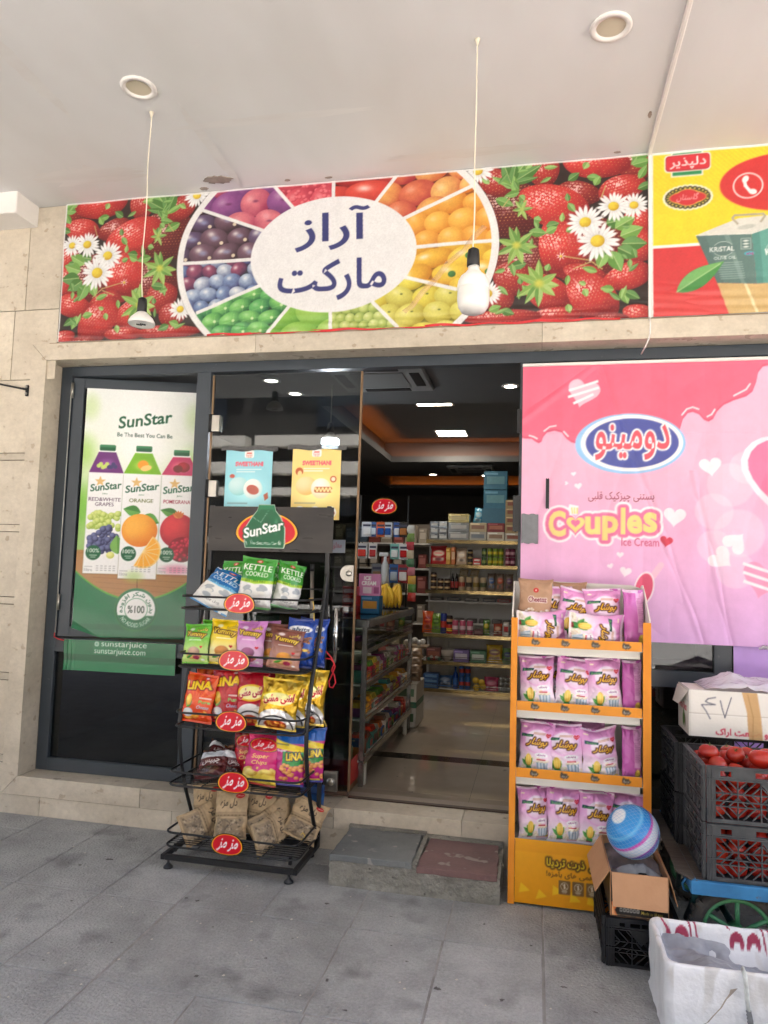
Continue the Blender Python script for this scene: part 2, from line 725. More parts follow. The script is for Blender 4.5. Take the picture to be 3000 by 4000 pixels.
def fast_mesh(name, V, F, colors=None, mats=(), smooth=True, mi=None):
    """V n x 3, F m x 4 (quads) numpy -> mesh with a 'Col' attribute"""
    me = bpy.data.meshes.new(name)
    n, m = len(V), len(F)
    me.vertices.add(n)
    me.vertices.foreach_set('co', np.asarray(V, np.float32).ravel())
    me.loops.add(m * 4)
    me.loops.foreach_set('vertex_index', np.asarray(F, np.int32).ravel())
    me.polygons.add(m)
    me.polygons.foreach_set('loop_start', np.arange(0, m * 4, 4, dtype=np.int32))
    me.polygons.foreach_set('use_smooth', np.full(m, smooth))
    for q in mats:
        me.materials.append(q)
    if mi is not None:
        me.polygons.foreach_set('material_index', np.asarray(mi, np.int32))
    if colors is not None:
        at = me.color_attributes.new('Col', 'FLOAT_COLOR', 'POINT')
        c = np.ones((n, 4), np.float32)
        c[:, :3] = colors
        at.data.foreach_set('color', c.ravel())
    me.update(calc_edges=True)
    return me


def gridfaces(nv, nu):
    j, i = np.mgrid[0:nv - 1, 0:nu - 1]
    a = (j * nu + i).ravel()
    return np.stack([a, a + 1, a + nu + 1, a + nu], 1)


def sheet(name, cv, fn, mt, parent=None, dens=1.0, thick=0.0015, off=(0, 0, 0), **kw):
    """printed sheet: canvas colours on a fine grid bent by fn(x, y) -> xyz, with a plain back so that it has thickness"""
    nu, nv = max(2, int(cv.W * dens)), max(2, int(cv.H * dens))
    x, y = np.meshgrid(np.linspace(0, cv.w, nu), np.linspace(0, cv.h, nv))
    P = np.stack(fn(x, y), -1).reshape(-1, 3)
    C = cv.sample(x, y).reshape(-1, 3)
    F = gridfaces(nv, nu)
    # back sheet, coarse: same border, pushed back along the mean normal
    k = 12
    xb, yb = np.meshgrid(np.linspace(0, cv.w, k), np.linspace(0, cv.h, k))
    Pb = np.stack(fn(xb, yb), -1)
    nrm = np.cross(Pb[0, -1] - Pb[0, 0], Pb[-1, 0] - Pb[0, 0])
    nrm = nrm / np.linalg.norm(nrm)
    Pb = Pb.reshape(-1, 3) - nrm * (thick + 0.004)
    Fb = gridfaces(k, k)[:, ::-1] + len(P)
    V = np.vstack([P, Pb]) - np.asarray(off)
    Cb = np.full((len(Pb), 3), 0.5)
    me = fast_mesh(name, V, np.vstack([F, Fb]), np.vstack([C, Cb]), [mt])
    o = link(name, me, parent)
    if parent is None:
        o.location = off
    return tag(o, **kw)


PRINT = mat('printed_vinyl', attr=True, rough=0.36, spec=0.4, bump=0.05, bscale=14, fine=(.05, 9))
PRINTG = mat('printed_gloss', attr=True, rough=0.22, spec=0.5, bump=0.05, bscale=40)
FOILP = mat('printed_foil', attr=True, rough=0.24, spec=0.65, bump=0.4, bscale=34)
PAPERP = mat('printed_paper', attr=True, rough=0.65, spec=0.25, bump=0.15, bscale=45)
# ================================================================ SETTING
CEIL = 3.767
stone = mat('travertine', (211, 200, 181), 0.4, fine=(.09, 28), c2=(190, 178, 158), vscale=4.0, stretch=(1, 1, 1.2), bump=0.08, bscale=70, spots=((176, 160, 138), 16, 0.66), obrand=0.11, rvar=0.14, detail=8)
stone_d = mat('travertine_reveal', (196, 182, 160), 0.5, c2=(170, 156, 136), vscale=4.0, bump=0.1, bscale=80, spots=((140, 127, 110), 30, 0.69), obrand=0.05)
grout = mat('joint_mortar', (134, 124, 110), 0.9, var=0.3, vscale=30)
pave = mat('paving_stone', (174, 174, 170), 0.85, fine=(.15, 75), c2=(140, 140, 137), vscale=3.2, bump=1.0, bscale=85, spots=((118, 118, 115), 5, 0.58, .2), obrand=0.10, detail=10)
pave_j = mat('paving_joint', (128, 125, 120), 0.95, c2=(164, 161, 156), vscale=7, bump=0.4, bscale=80)
asphalt = mat('light_bounce_asphalt', (172, 170, 166), 0.9, var=0.3, vscale=8, bump=0.4, bscale=120)  # asphalt lightened to bounce more daylight up to the arcade ceiling
plaster = mat('ceiling_plaster', (224, 224, 223), 0.8, c2=(212, 211, 208), vscale=0.8, bump=0.03, bscale=30, stretch=(1.6, 0.7, 1))
plaster_e = mat('bare_plaster', (160, 147, 136), 0.95, var=0.25, vscale=20)
white_p = mat('white_paint', (232, 228, 222), 0.6, var=0.06, vscale=5)
alu = mat('anthracite_aluminium', (52, 60, 68), 0.38, c2=(62, 70, 78), vscale=2.0, spots=((96, 98, 98), 45, 0.735), rvar=0.1)
steel = mat('brushed_steel', (190, 186, 178), 0.32, metal=1.0, var=0.15, vscale=30, stretch=(1, 1, 0.1))
black_pl = mat('black_plastic', (24, 24, 26), 0.5, var=0.2, vscale=20)
facade_w = mat('opposite_render', (222, 218, 208), 0.8, var=0.1, vscale=1)
facade_d = mat('opposite_shade', (92, 88, 84), 0.7, var=0.2, vscale=1)
concrete = mat('roof_concrete', (150, 146, 140), 0.85, var=0.2, vscale=2)

# ---- ground: pavement bed to the horizon, road behind the viewer
g = MB()
g.quad((-150, -200, -0.03), (150, -200, -0.03), (150, 60, -0.03), (-150, 60, -0.03))
build('ground', g, asphalt, kind='structure', label='grey ground of the street around the shop')
rd = MB()
rd.quad((-80, -19, -0.026), (80, -19, -0.026), (80, -8.2, -0.026), (-80, -8.2, -0.026))
build('road', rd, asphalt, kind='structure', label='asphalt road across from the shop')
sw = MB()
sw.box(-14, 12, -8.0, 0.02, -0.024, -0.0035)
sidewalk = build('sidewalk', sw, pave_j, kind='structure', label='grey stone slab sidewalk in front of the shop')
OFF['sidewalk'] = OFF[sidewalk.name]
xs = [-2.37 - 0.42 * k for k in range(4, 0, -1)] + [-2.37, -1.925, -1.548, -1.15, -0.75, -0.35, 0.047, 0.45, 0.85, 1.25, 1.65]
ys = [-3.22, -2.62, -2.02, -1.41, -0.80, -0.21, 0.0]
for j in range(len(ys) - 1):
    for i in range(len(xs) - 1):
        jx = random.uniform(-0.006, 0.006) if j < 4 else 0
        x0, x1, y0, y1 = xs[i] + 0.0035 + jx, xs[i + 1] - 0.0035 + jx, ys[j] + 0.0035, ys[j + 1] - 0.0035
        h = [random.uniform(-0.0015, 0.0018) for _ in range(4)]
        mb = MB()
        mb.add([(x0, y0, -0.02), (x1, y0, -0.02), (x1, y1, -0.02), (x0, y1, -0.02), (x0, y0, h[0]), (x1, y0, h[1]), (x1, y1, h[2]), (x0, y1, h[3])],
               [(4, 5, 6, 7), (0, 1, 5, 4), (1, 2, 6, 5), (2, 3, 7, 6), (3, 0, 4, 7)])
        build('paving_slab', mb, pave, sidewalk, bevel=0.002)
# litter and gum on the slabs
gum = mat('gum_stain', (100, 96, 92), 0.85, c2=(74, 70, 66), vscale=60)
mb = MB()
for (x, y, r) in [(-1.53, -0.74, .016), (-1.47, -0.75, .02), (-1.0, -1.12, .014), (-0.73, -1.2, .016), (-0.47, -1.0, .012), (-0.33, -1.15, .02), (-1.63, -1.17, .012), (-1.2, -1.3, .015), (-0.1, -1.16, .018),
                  (0.12, -1.02, .022), (0.22, -1.15, .016), (-2.0, -0.9, .01), (-2.2, -0.55, .02), (-2.1, -0.45, .03), (-0.2, -0.62, .012), (-0.6, -0.66, .013), (0.0, -0.75, .012), (-1.8, -1.35, .012), (-0.9, -0.62, .018),
                  (-0.55, -0.9, .009), (-0.95, -0.95, .008), (0.05, -1.3, .01), (-1.3, -0.95, .007), (-0.62, -1.36, .014)]:
    k = 13
    r *= .62
    ph = random.random() * 6
    rad = [r * random.uniform(.45, 1.25) for _ in range(k)]
    an = random.uniform(.45, 1.0)
    mb.add([(x + rad[a] * math.cos(2 * math.pi * a / k + ph), y + an * rad[a] * math.sin(2 * math.pi * a / k + ph), 0.0022) for a in range(k)]
           + [(x, y, 0.003)], [(a, (a + 1) % k, k) for a in range(k)])
build('litter', mb, gum, label='dark gum spots and bits of litter on the slabs', kind='stuff')
mb = MB()
for k in range(46):
    x, y = random.uniform(-2.4, 0.3), random.uniform(-1.6, -0.35)
    r = random.uniform(.0025, .007)
    mb.add([(x - r, y, .003), (x, y - r * .6, .003), (x + r, y + r * .3, .003), (x + r * .2, y + r * .7, .006)], [(0, 1, 2, 3)])
build('debris', mb, mat('pale_crumbs', (196, 188, 172), .9), label='pale crumbs and shreds scattered on the sidewalk', kind='stuff')

# ---- facade wall with stone cladding
wb = MB()
wb.box(-14, -3.012, 0.012, 0.34, 0, CEIL)
wb.box(-3.012, 4.4, 0.012, 0.34, 2.757, CEIL)
wb.box(1.62, 4.4, 0.012, 0.34, 0, 2.757)
wb.box(-3.012, 1.62, 0.012, 0.34, 0, 0.2)
wall = build('wall', wb, grout, kind='structure', label='travertine clad facade wall of the shop')
lines = [CEIL - 0.002, 3.087, 2.636, 2.17, 2.125, 1.722, 1.677, 1.277, 1.232, 0.82, 0.775, 0.335, 0.29, 0.0]
cuts = {0: [-3.62, -3.2], 1: [-3.27, -3.9], 2: [-3.6], 3: [-3.9], 4: [-3.45], 5: [-3.8], 6: [-3.5], 7: [-3.72], 8: [-3.4], 9: [-3.62], 10: [-3.3], 11: [-3.55], 12: [-3.42]}
for k in range(len(lines) - 1):
    e = sorted([-4.6] + cuts[k] + [-3.119 if k > 1 else -2.95])
    for x0, x1 in zip(e, e[1:]):
        mb = MB()
        d = random.uniform(0, 0.002)
        mb.box(x0 + 0.0024, x1 - 0.0024, 0.0 + d, 0.011, lines[k + 1] + 0.0024, lines[k] - 0.0024)
        build('stone_panel', mb, stone, wall, bevel=0.0012)
for x0, x1 in [(1.7, 2.6), (2.6, 3.6)]:
    mb = MB(); mb.box(x0, x1 - .003, 0, .011, 0.003, 2.75)
    build('stone_panel', mb, stone, wall, bevel=0.0015)
# stone surround: mitred stile, lintel pieces, sill pieces, plinth
FO, FI = -3.116, -3.008
mb = MB()
mb.slab([(FO, -0.014, 0.113), (FI, -0.014, 0.223), (FI, -0.014, 2.751), (FO, -0.014, 2.858)], (0, 1, 0), 0.157)
build('surround_stone', mb, stone, wall, bevel=0.0015)
e = [FO, -1.62, 0.02, 1.62]
for i in range(3):
    x0, x1 = e[i], e[i + 1] - 0.002
    mb = MB()
    mb.slab([(x0 if i else FI, -0.014, 2.753), (x1, -0.014, 2.753), (x1, -0.014, 2.858), (x0 if i else FO + .0015, -0.014, 2.858)], (0, 1, 0), 0.157)
    build('surround_stone', mb, stone, wall, bevel=0.0015)
e = [FO, -2.2, -1.05, -0.36, 0.5, 1.62]
for i in range(5):
    x0, x1 = e[i], e[i + 1] - 0.002
    mb = MB()
    mb.slab([(x0 if i else FO + .0015, -0.014, 0.113), (x1, -0.014, 0.113), (x1, -0.014, 0.2215), (x0 if i else FI, -0.014, 0.2215)], (0, 1, 0), 0.30)
    build('sill_stone', mb, [stone], wall, bevel=0.003, seg=2)
e = [-3.6, -2.85, -2.0, -1.3, -0.55, 0.3, 1.1, 1.7]
for i in range(7):
    mb = MB(); mb.box(e[i], e[i + 1] - 0.002, -0.008, 0.011, 0.001, 0.111)
    build('plinth_stone', mb, stone, wall, bevel=0.0015)
mb = MB(); mb.box(-3.0, 1.6, -0.006, -0.0005, 2.8585, 2.866)
build('edging_strip', mb, mat('old_beige_board', (176, 158, 132), .7, var=.3, vscale=8), wall)
# trapped red ribbon of an older banner under the fruit banner
ptn = []
mb = MB()
for k in range(80):
    x = -1.93 + k * (2.35 / 79)
    z = 2.862 + 0.004 * math.sin(k * .7)
    ptn += [(x, -0.017 - 0.003 * math.sin(k * 1.3), z), (x, -0.019, z + 0.012 + 0.003 * math.sin(k * .31))]
mb.add(ptn, [(2 * k, 2 * k + 2, 2 * k + 3, 2 * k + 1) for k in range(79)], smooth=True)
build('banner_ribbon', mb, mat('red_ribbon', (206, 36, 40), .45, var=.2, vscale=30), wall)

# ---- ceiling of the arcade (two bays) and an unseen storey added above to block the sun
cb = MB(); cb.box(-14, 0.556, -4.7, 0.34, CEIL, CEIL + 0.2)
ceiling = build('ceiling', cb, plaster, kind='structure', label='patchy white plaster ceiling over the shop front')
mb = MB(); mb.box(0.574, 4.4, -4.7, 0.34, CEIL - 0.006, CEIL + 0.2)
build('ceiling_bay', mb, plaster, ceiling)
mb = MB(); mb.box(0.556, 0.574, -4.7, 0.012, CEIL - 0.02, CEIL + 0.2)
build('joint_trim', mb, white_p, ceiling, bevel=0.003)
def blot(cx, cy, rx, ry, z, n=26, jag=0.35, seed=0):
    q = random.Random(seed)
    return [(cx + rx * (1 - jag * q.random()) * math.cos(2 * math.pi * k / n), cy + ry * (1 - jag * q.random()) * math.sin(2 * math.pi * k / n), z) for k in range(n)]
for a in [(-1.85, -0.13, .10, .045, 1), (-1.98, -0.05, .03, .02, 2), (-1.45, -0.06, .02, .01, 3), (-1.2, -0.05, .025, .008, 5), (0.4, -.05, .02, .01, 6), (0.52, -.35, .01, .03, 7)]:
    mb = MB(); p = blot(a[0], a[1], a[2], a[3], CEIL - 0.0045, seed=a[4])
    mb.add(p + [(q[0], q[1], CEIL + .001) for q in p], [tuple(range(26))[::-1]] + [(i, (i + 1) % 26, 26 + (i + 1) % 26, 26 + i) for i in range(26)])
    build('peeled_patch', mb, plaster_e, ceiling)
# trowelled repair bands: thin skim coats with a tone of their own
skim = mat('skim_coat', (212, 209, 205), 0.85, c2=(222, 221, 218), vscale=2.2, stretch=(0.6, 3, 1), bump=.05, bscale=40)
for a in [(-1.35, -0.62, .62, .035, 11, .25), (-0.4, -0.17, .55, .05, 12, .4), (-2.6, -0.28, .42, .13, 13, .5), (0.85, -.3, .3, .05, 14, .4), (-2.35, -1.15, .045, .38, 15, .3), (-1.75, -.4, .035, .45, 16, .3)]:
    mb = MB(); p = blot(a[0], a[1], a[2], a[3], CEIL - 0.0005 - 0.0004 * (a[4] - 10), n=44, jag=a[5], seed=a[4])
    mb.add(p, [tuple(range(44))[::-1]])
    build('skim_patch', mb, skim, ceiling)
mb = MB(); mb.box(-5.0, -3.15, -0.20, 0.009, 3.632, CEIL + 0.01)
build('bulkhead', mb, white_p, ceiling, bevel=0.006)
ub = MB(); ub.box(-14, 4.4, -4.7, 9.2, CEIL + 0.21, 5.2)
ub.box(4.41, 12, 0.02, 9.2, 0, 5.2)
ub.box(-14, -13.7, 0.35, 9, 0, CEIL + .2)
build('sun_block_storey', ub, concrete, label='unseen concrete storey added above the arcade ceiling to block the sun', cat='building', kind='structure')

# ---- building across the street (seen only as a reflection in the panes)
ob = thing('apartment_building', 'pale apartment block across the street mirrored in the door glass', 'building', (0, -28, 0))
mb = MB(); mb.box(-40, 34, -34, -28, 0, 17)
build('wall', mb, mat('dark_facade', (52, 50, 48), .8, var=.3, vscale=.4), ob)
for k, (z0_, z1_) in enumerate(((2.6, 2.9), (4.9, 5.25), (5.9, 6.45), (7.2, 7.7), (10.6, 10.8))):
    for x0_, x1_ in ((-32, -13.5), (-13, -7.6), (-3.2, 4), (4.5, 12), (13, 30)):
        mb = MB(); mb.box(x0_, x1_, -28, -27.2, z0_, z1_); build('balcony', mb, facade_w, ob)
for k in range(9):
    for z_ in (3.2, 8.2):
        mb = MB(); mb.box(-30 + 6.6 * k, -28 + 6.6 * k, -27.98, -27.9, z_, z_ + 1.5)
        wd_ = build('window', mb, mat('far_window', (40, 46, 54), .15), ob)

# ---- shop interior
FZ = 0.2
floor_t = mat('polished_floor', (174, 163, 149), 0.05, c2=(160, 148, 134), vscale=2.2, bump=0.0, obrand=0.03, spots=((92, 84, 76), 14, 0.74))
black_t = mat('black_granite', (26, 26, 28), 0.15, var=.3, vscale=20)
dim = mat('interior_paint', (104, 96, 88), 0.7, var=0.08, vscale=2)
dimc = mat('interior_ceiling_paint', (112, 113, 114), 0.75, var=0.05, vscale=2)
fb = MB(); fb.box(-3.4, 2.6, 0.286, 9.0, 0.12, FZ - 0.006)
floor = build('floor', fb, mat('floor_grout', (88, 80, 72), .8), kind='structure', label='polished stone floor inside the shop')
tx = [-2.66, -1.86, -1.06, -0.36, 0.44, 1.24]
ty = [0.29, 0.46, 1.21, 1.355, 2.16, 2.96, 3.76, 4.56]
for j in range(len(ty) - 1):
    for i in range(len(tx) - 1):
        mb = MB(); mb.box(tx[i] + .001, tx[i + 1] - .001, ty[j] + .001, ty[j + 1] - .001, FZ - .02, FZ)
        build('floor_tile', mb, black_t if j == 2 else floor_t, floor)
mb = MB()
mb.box(-3.6, -3.4, 0.34, 9.2, 0, 3.4); mb.box(2.6, 2.8, 0.34, 9.2, 0, 3.4); mb.box(-3.4, 2.6, 9.0, 9.2, 0, 3.4)
mb.box(-3.6, -3.012, 0.335, 0.36, 0, 3.4); mb.box(1.62, 2.8, 0.335, 0.36, 0, 3.4); mb.box(-3.4, 2.6, 0.335, 0.36, 2.757, 3.4)
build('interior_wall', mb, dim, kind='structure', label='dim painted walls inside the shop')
ZC, ZT = 2.9, 3.15
mb = MB()
mb.box(-3.4, 2.6, 0.36, 1.83, ZC, ZT + .02); mb.box(-3.4, -1.94, 1.83, 5.17, ZC, ZT + .02); mb.box(1.4, 2.6, 1.83, 5.17, ZC, ZT + .02)
mb.box(-3.4, 2.6, 5.17, 6.4, ZC, ZT + .02); mb.box(-3.4, -2.4, 6.4, 8.0, ZC, ZT + .02); mb.box(-.05, 2.6, 6.4, 8.0, ZC, ZT + .02); mb.box(-3.4, 2.6, 8.0, 9.0, ZC, ZT + .02)
# coves: a ledge with an upstand lip, the strip light lies on the ledge behind the lip
mb.box(-1.94, 1.4, 1.83, 1.95, ZC, ZC + .012); mb.box(-1.94, 1.4, 1.935, 1.95, ZC + .012, ZC + .075)
mb.box(-1.94, -1.82, 1.95, 5.05, ZC, ZC + .012); mb.box(-1.835, -1.82, 1.95, 5.05, ZC + .012, ZC + .075)
mb.box(-1.94, 1.4, 5.05, 5.17, ZC, ZC + .012); mb.box(-1.82, 1.4, 5.05, 5.065, ZC + .012, ZC + .075)
mb.box(-2.4, -.05, 7.86, 8.0, ZC, ZC + .012); mb.box(-2.4, -.05, 7.86, 7.875, ZC + .012, ZC + .06)
mb.box(-3.4, 2.6, 0.34, 9.2, ZT + .02, ZT + .2)
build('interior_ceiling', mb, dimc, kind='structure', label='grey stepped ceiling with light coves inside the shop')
amber = mat('amber_led', (255, 150, 50), .5, emit=((255, 126, 22), 1.7))
for k, bx in enumerate([(-1.905, -1.885, 1.97, 5.0, 'amber strip light along the side cove'), (-1.8, 1.38, 5.10, 5.12, 'amber strip light along the near back cove'), (-2.36, -0.1, 7.92, 7.94, 'amber strip light in the far ceiling cove')]):
    mb = MB(); mb.box(bx[0], bx[1], bx[2], bx[3], ZC + .0125, ZC + .024)
    build('strip_light', mb, amber, label=bx[4], cat='strip light', group='amber cove lights')
lampm = mat('lit_panel', (255, 244, 226), .4, emit=((255, 240, 220), 7.0))
def panel_light(x, y, z, sx, sy, label, rnd=False):
    t = thing('ceiling_light', label, 'ceiling light', (x, y, z), group='lit lamps in the shop ceiling')
    mb = MB()
    if rnd:
        mb.lathe([(sx + .02, 0), (sx + .02, -.006), (sx, -.008), (sx, 0)], (x, y, z), 20, cap=False)
    else:
        for q in ((x - sx - .02, x - sx, y - sy - .02, y + sy + .02), (x + sx, x + sx + .02, y - sy - .02, y + sy + .02), (x - sx, x + sx, y - sy - .02, y - sy), (x - sx, x + sx, y + sy, y + sy + .02)):
            mb.box(*q, z - .012, z)
    build('trim', mb, white_p, t)
    mb = MB()
    if rnd:
        mb.lathe([(0.001, -.004), (sx, -.004)], (x, y, z), 20, cap=False)
    else:
        mb.quad((x - sx, y - sy, z - .004), (x + sx, y - sy, z - .004), (x + sx, y + sy, z - .004), (x - sx, y + sy, z - .004))
    build('diffuser', mb, lampm, t)
panel_light(-1.0, 4.55, ZT + .02, .17, .16, 'lit square panel in the raised ceiling seen through the doorway')
panel_light(-1.0, 2.95, ZT + .02, .17, .16, 'lit panel half hidden by the ceiling step behind the door head')
panel_light(-0.2, 1.43, ZC, .045, 0, 'round lit spot in the ceiling just inside the doorway', True)
panel_light(-1.45, 6.2, ZC, .05, 0, 'small round lit spot above the battery rack', True)
panel_light(-0.72, 6.3, ZC, .045, 0, 'small round lit spot above the stacked packs', True)
panel_light(-1.9, 1.5, ZC, .05, 0, 'round lit spot seen through the door pane, nearer one', True)
panel_light(-1.95, 1.1, ZC, .05, 0, 'round lit spot seen through the door pane, upper one', True)
# ceiling cassette air conditioner
def cassette(x, y, s, label):
    t = thing('air_conditioner', label, 'air conditioner', (x, y, ZC))
    mb = MB(); mb.box(x - s, x + s, y - s, y + s, ZC - .035, ZC)
    build('housing', mb, mat('grey_housing_plastic', (150, 150, 148), .6, var=.1, vscale=8), t, bevel=.012)  # even grey, set darker than the white of the unit
    mb = MB(); mb.box(x - s * .55, x + s * .55, y - s * .55, y + s * .55, ZC - .042, ZC - .0355)
    build('intake_grille', mb, mat('grille_grey', (120, 120, 118), .6), t)
    for k in range(4):
        a = k * math.pi / 2
        c, sn = round(math.cos(a)), round(math.sin(a))
        mb = MB()
        px, py = x + c * s * .78, y + sn * s * .78
        mb.box(px - (s * .1 if c else s * .5), px + (s * .1 if c else s * .5), py - (s * .1 if sn else s * .5), py + (s * .1 if sn else s * .5), ZC - .040, ZC - .0355)
        build('air_flap', mb, black_pl, t)
cassette(-1.1, 1.06, .34, 'white ceiling air conditioner just inside the doorway')
cassette(-0.85, 5.6, .3, 'far dim ceiling air conditioner behind the ceiling step')
# doormat threshold: dark floor track
mb = MB(); mb.box(-1.02, -0.1, 0.168, 0.2, 0.2222, 0.229)
build('threshold_track', mb, mat('worn_bronze', (74, 58, 50), .5, metal=.4, var=.4, vscale=30), kind='structure', label='worn metal door track on the sill')
mb = MB(); mb.box(-1.95, 0.9, 0.2, 0.285, 0.2002, 0.226)
build('threshold', mb, mat('worn_stone_sill', (150, 136, 122), .5, var=.2, vscale=8, spots=((60, 54, 50), 60, .72)), kind='structure', label='stone threshold of the shop doorway')

# ================================================================ SHOPFRONT
def bar(name, x0, x1, y0, y1, z0, z1, m, parent, bevel=.002):
    mb = MB(); mb.box(x0, x1, y0, y1, z0, z1)
    return build(name, mb, m, parent, bevel=bevel)
gl_dark = glass_mat('tinted_window_glass', (0.30, 0.33, 0.34), dirt=.006)
gl_door = glass_mat('door_glass', (0.40, 0.43, 0.43), dirt=.012)
F0, F1 = 0.143, 0.2
win = thing('shop_window', 'dark grey aluminium shop window with its inner sash ajar', 'window', (-2.5, .143, .2222))
bar('stile', -3.006, -2.931, F0, F1, .2225, 2.7525, alu, win)
bar('head', -2.931, 1.6, F0, F1, 2.690, 2.7525, alu, win)
bar('post', -2.061, -1.969, F0, F1, .2225, 2.690, alu, win)
bar('bottom_rail', -2.931, -2.061, F0, F1, .2225, .298, alu, win)
bar('middle_rail', -2.931, -2.061, F0, F1, .944, 1.03, alu, win)
mb = MB(); mb.box(-2.931, -2.061, .168, .172, .298, .944)
build('lower_pane', mb, gl_dark, win)
# sash: hinged at the left, swung inward
HX, HY, SA = -2.926, 0.155, R(15.9)
def sw_(u, d, z):      # sash coordinates -> world
    return (HX + u * math.cos(SA) - d * math.sin(SA), HY + u * math.sin(SA) + d * math.cos(SA), z)
def sash_bar(u0, u1, z0, z1, d0=0.0, d1=.05):
    q = MB(); q.box(u0, u1, d0, d1, z0, z1)
    q.v = [sw_(*p) for p in q.v]
    return q
q = MB()
for a in ((0, .07, 1.036, 2.686), (.80, .87, 1.036, 2.686), (.07, .80, 1.036, 1.10), (.07, .80, 2.62, 2.686)):
    b_ = sash_bar(*a); q.add(b_.v, b_.f)
sash = build('sash', q, alu, win, bevel=.002)
q = sash_bar(.07, .80, 1.10, 2.62, .02, .024)
OFF[sash.name] = OFF[win.name]
build('sash_pane', q, gl_dark, sash)
for z in (1.25, 2.6):
    q = MB(); q.lathe([(.009, -.05), (.009, .05)], (HX + .004, HY - .014, z), 10)
    build('hinge', q, steel, sash)
q = MB(); q.tube([(-2.929, .139, z) for z in (1.06, 1.8, 2.64)], .004, 6)
build('gasket', q, mat('pale_gasket', (176, 176, 170), .6, var=.3, vscale=20), sash)
q = MB(); q.tube([(-2.931, .136, 1.06), (-2.928, .13, 1.035), (-2.90, .135, 1.022), (-2.865, .137, 1.015)], .004, 6)
build('tie', q, mat('red_tie', (200, 60, 62), .5), win)
# right-hand window behind the pink banner
wr = thing('side_window', 'dark grey window behind the pink ice cream banner', 'window', (.5, .143, .2222))
bar('jamb', -.098, -.045, F0, F1, .2225, 2.690, alu, wr)
bar('mullion', .903, .991, F0, F1, .2225, 2.690, alu, wr)
bar('upper_rail', -.045, .903, F0, F1, .945, 1.03, alu, wr)
bar('bottom_rail', -.045, .903, F0, F1, .2225, .298, alu, wr)
bar('bottom_rail', .991, 1.6, F0, F1, .2225, .298, alu, wr)
mb = MB(); mb.box(-.045, .903, .168, .172, .298, .945); build('lower_pane', mb, gl_dark, wr)
mb = MB(); mb.box(-.045, .903, .168, .172, 1.03, 2.69); build('upper_pane', mb, gl_dark, wr)
mb = MB(); mb.box(.991, 1.6, .168, .172, .298, 2.69); build('side_pane', mb, gl_dark, wr)
# strips of dark and grey tape on the doorway jamb
tape_k = mat('black_tape', (22, 22, 26), .4)
tape_g = mat('grey_tape', (122, 124, 128), .5, var=.15, vscale=30)
for (x0, x1, z0, z1, m, lb) in [(-.112, -.089, 2.29, 2.425, tape_k, 'upper black tape strip on the doorway jamb'), (-.128, -.089, 1.74, 1.94, tape_k, 'lower black tape strip on the doorway jamb'),
                                (-.08, .01, 1.675, 1.835, tape_g, 'grey tape square holding the pink banner edge'), (.048, .066, 1.865, 2.03, tape_k, 'short black tape strip on the pink banner')]:
    mb = MB()
    n = 8
    P = np.array([[(x0 + (x1 - x0) * i / (n - 1), (.0985 if x0 > -.1 else .1385) - .0012 * math.sin(i * 2.1 + j), z0 + (z1 - z0) * j / (n - 1) + .003 * math.sin(i * 1.7)) for i in range(n)] for j in range(n)])
    mb.grid(P)
    mb.grid(P + np.array([0, .0008, 0]), flip=True)
    build('tape_strip', mb, m, label=lb, cat='tape')

# ---- frameless glass door leaf
door = thing('glass_door', 'frameless glass door leaf with steel lock and bar handle', 'door', (-1.48, .16, .24))
DX0, DX1 = -1.946, -1.02
mb = MB(); mb.box(DX0, DX1, .152, .162, .262, 2.672)
build('pane', mb, gl_door, door)
edge = mat('bronze_edge', (140, 112, 84), .4, metal=.5, var=.3, vscale=12)
bar('edge_strip', DX1, DX1 + .012, .149, .165, .262, 2.672, edge, door, .001)
bar('edge_strip', DX0 - .012, DX0, .149, .165, .262, 2.672, edge, door, .001)
for z in (2.371, 1.97):
    mb = MB(); mb.box(-1.945, -1.893, .132, .182, z - .05, z + .05)
    h = build('hinge', mb, steel, door, bevel=.006, seg=2)
    mb = MB(); mb.lathe([(.011, -.055), (.011, .055)], (-1.954, .138, z), 10)
    OFF[h.name] = OFF[door.name]
    build('hinge_pin', mb, black_pl, h)
def halfdisc(cx, cz, r, y0, y1, n=18):
    pts = [(cx + r * math.cos(t), y0, cz + r * math.sin(t)) for t in np.linspace(math.pi / 2, 3 * math.pi / 2, n)]
    pts = [(cx + .03, y0, cz + r)] + pts + [(cx + .03, y0, cz - r)]
    return MB().slab(pts[::-1], (0, 1, 0), y1 - y0)
lk = build('lock', halfdisc(-1.052, 1.483, .049, .128, .15), steel, door, bevel=.003)
OFF[lk.name] = OFF[door.name]
mb = MB(); mb.lathe([(.017, 0), (.017, -.008), (.010, -.012), (.004, -.012)], (-1.047, .128, 1.483), 16, axis='y')
build('cylinder', mb, steel, lk)
mb = MB(); mb.tube([(-1.105, .098, .98), (-1.105, .098, 1.285)], .0135, 12)
hd = build('handle', mb, mat('chrome', (225, 225, 225), .12, metal=1.0), door)
OFF[hd.name] = OFF[door.name]
for z in (1.05, 1.215):
    mb = MB(); mb.tube([(-1.105, .098, z), (-1.105, .152, z)], .008, 10)
    build('handle_stem', mb, steel, hd)
mb = MB(); mb.box(-1.155, -1.075, .125, .15, .262, .372)
lk2 = build('lock', mb, steel, door, bevel=.003)
OFF[lk2.name] = OFF[door.name]
mb = MB(); mb.lathe([(.022, 0), (.022, -.012), (.012, -.016)], (-1.112, .125, .315), 16, axis='y'); build('cylinder', mb, steel, lk2)
bar('floor_seal', DX0, DX1, .146, .168, .238, .262, mat('rusty_iron', (92, 66, 52), .7, var=.4, vscale=40), door)
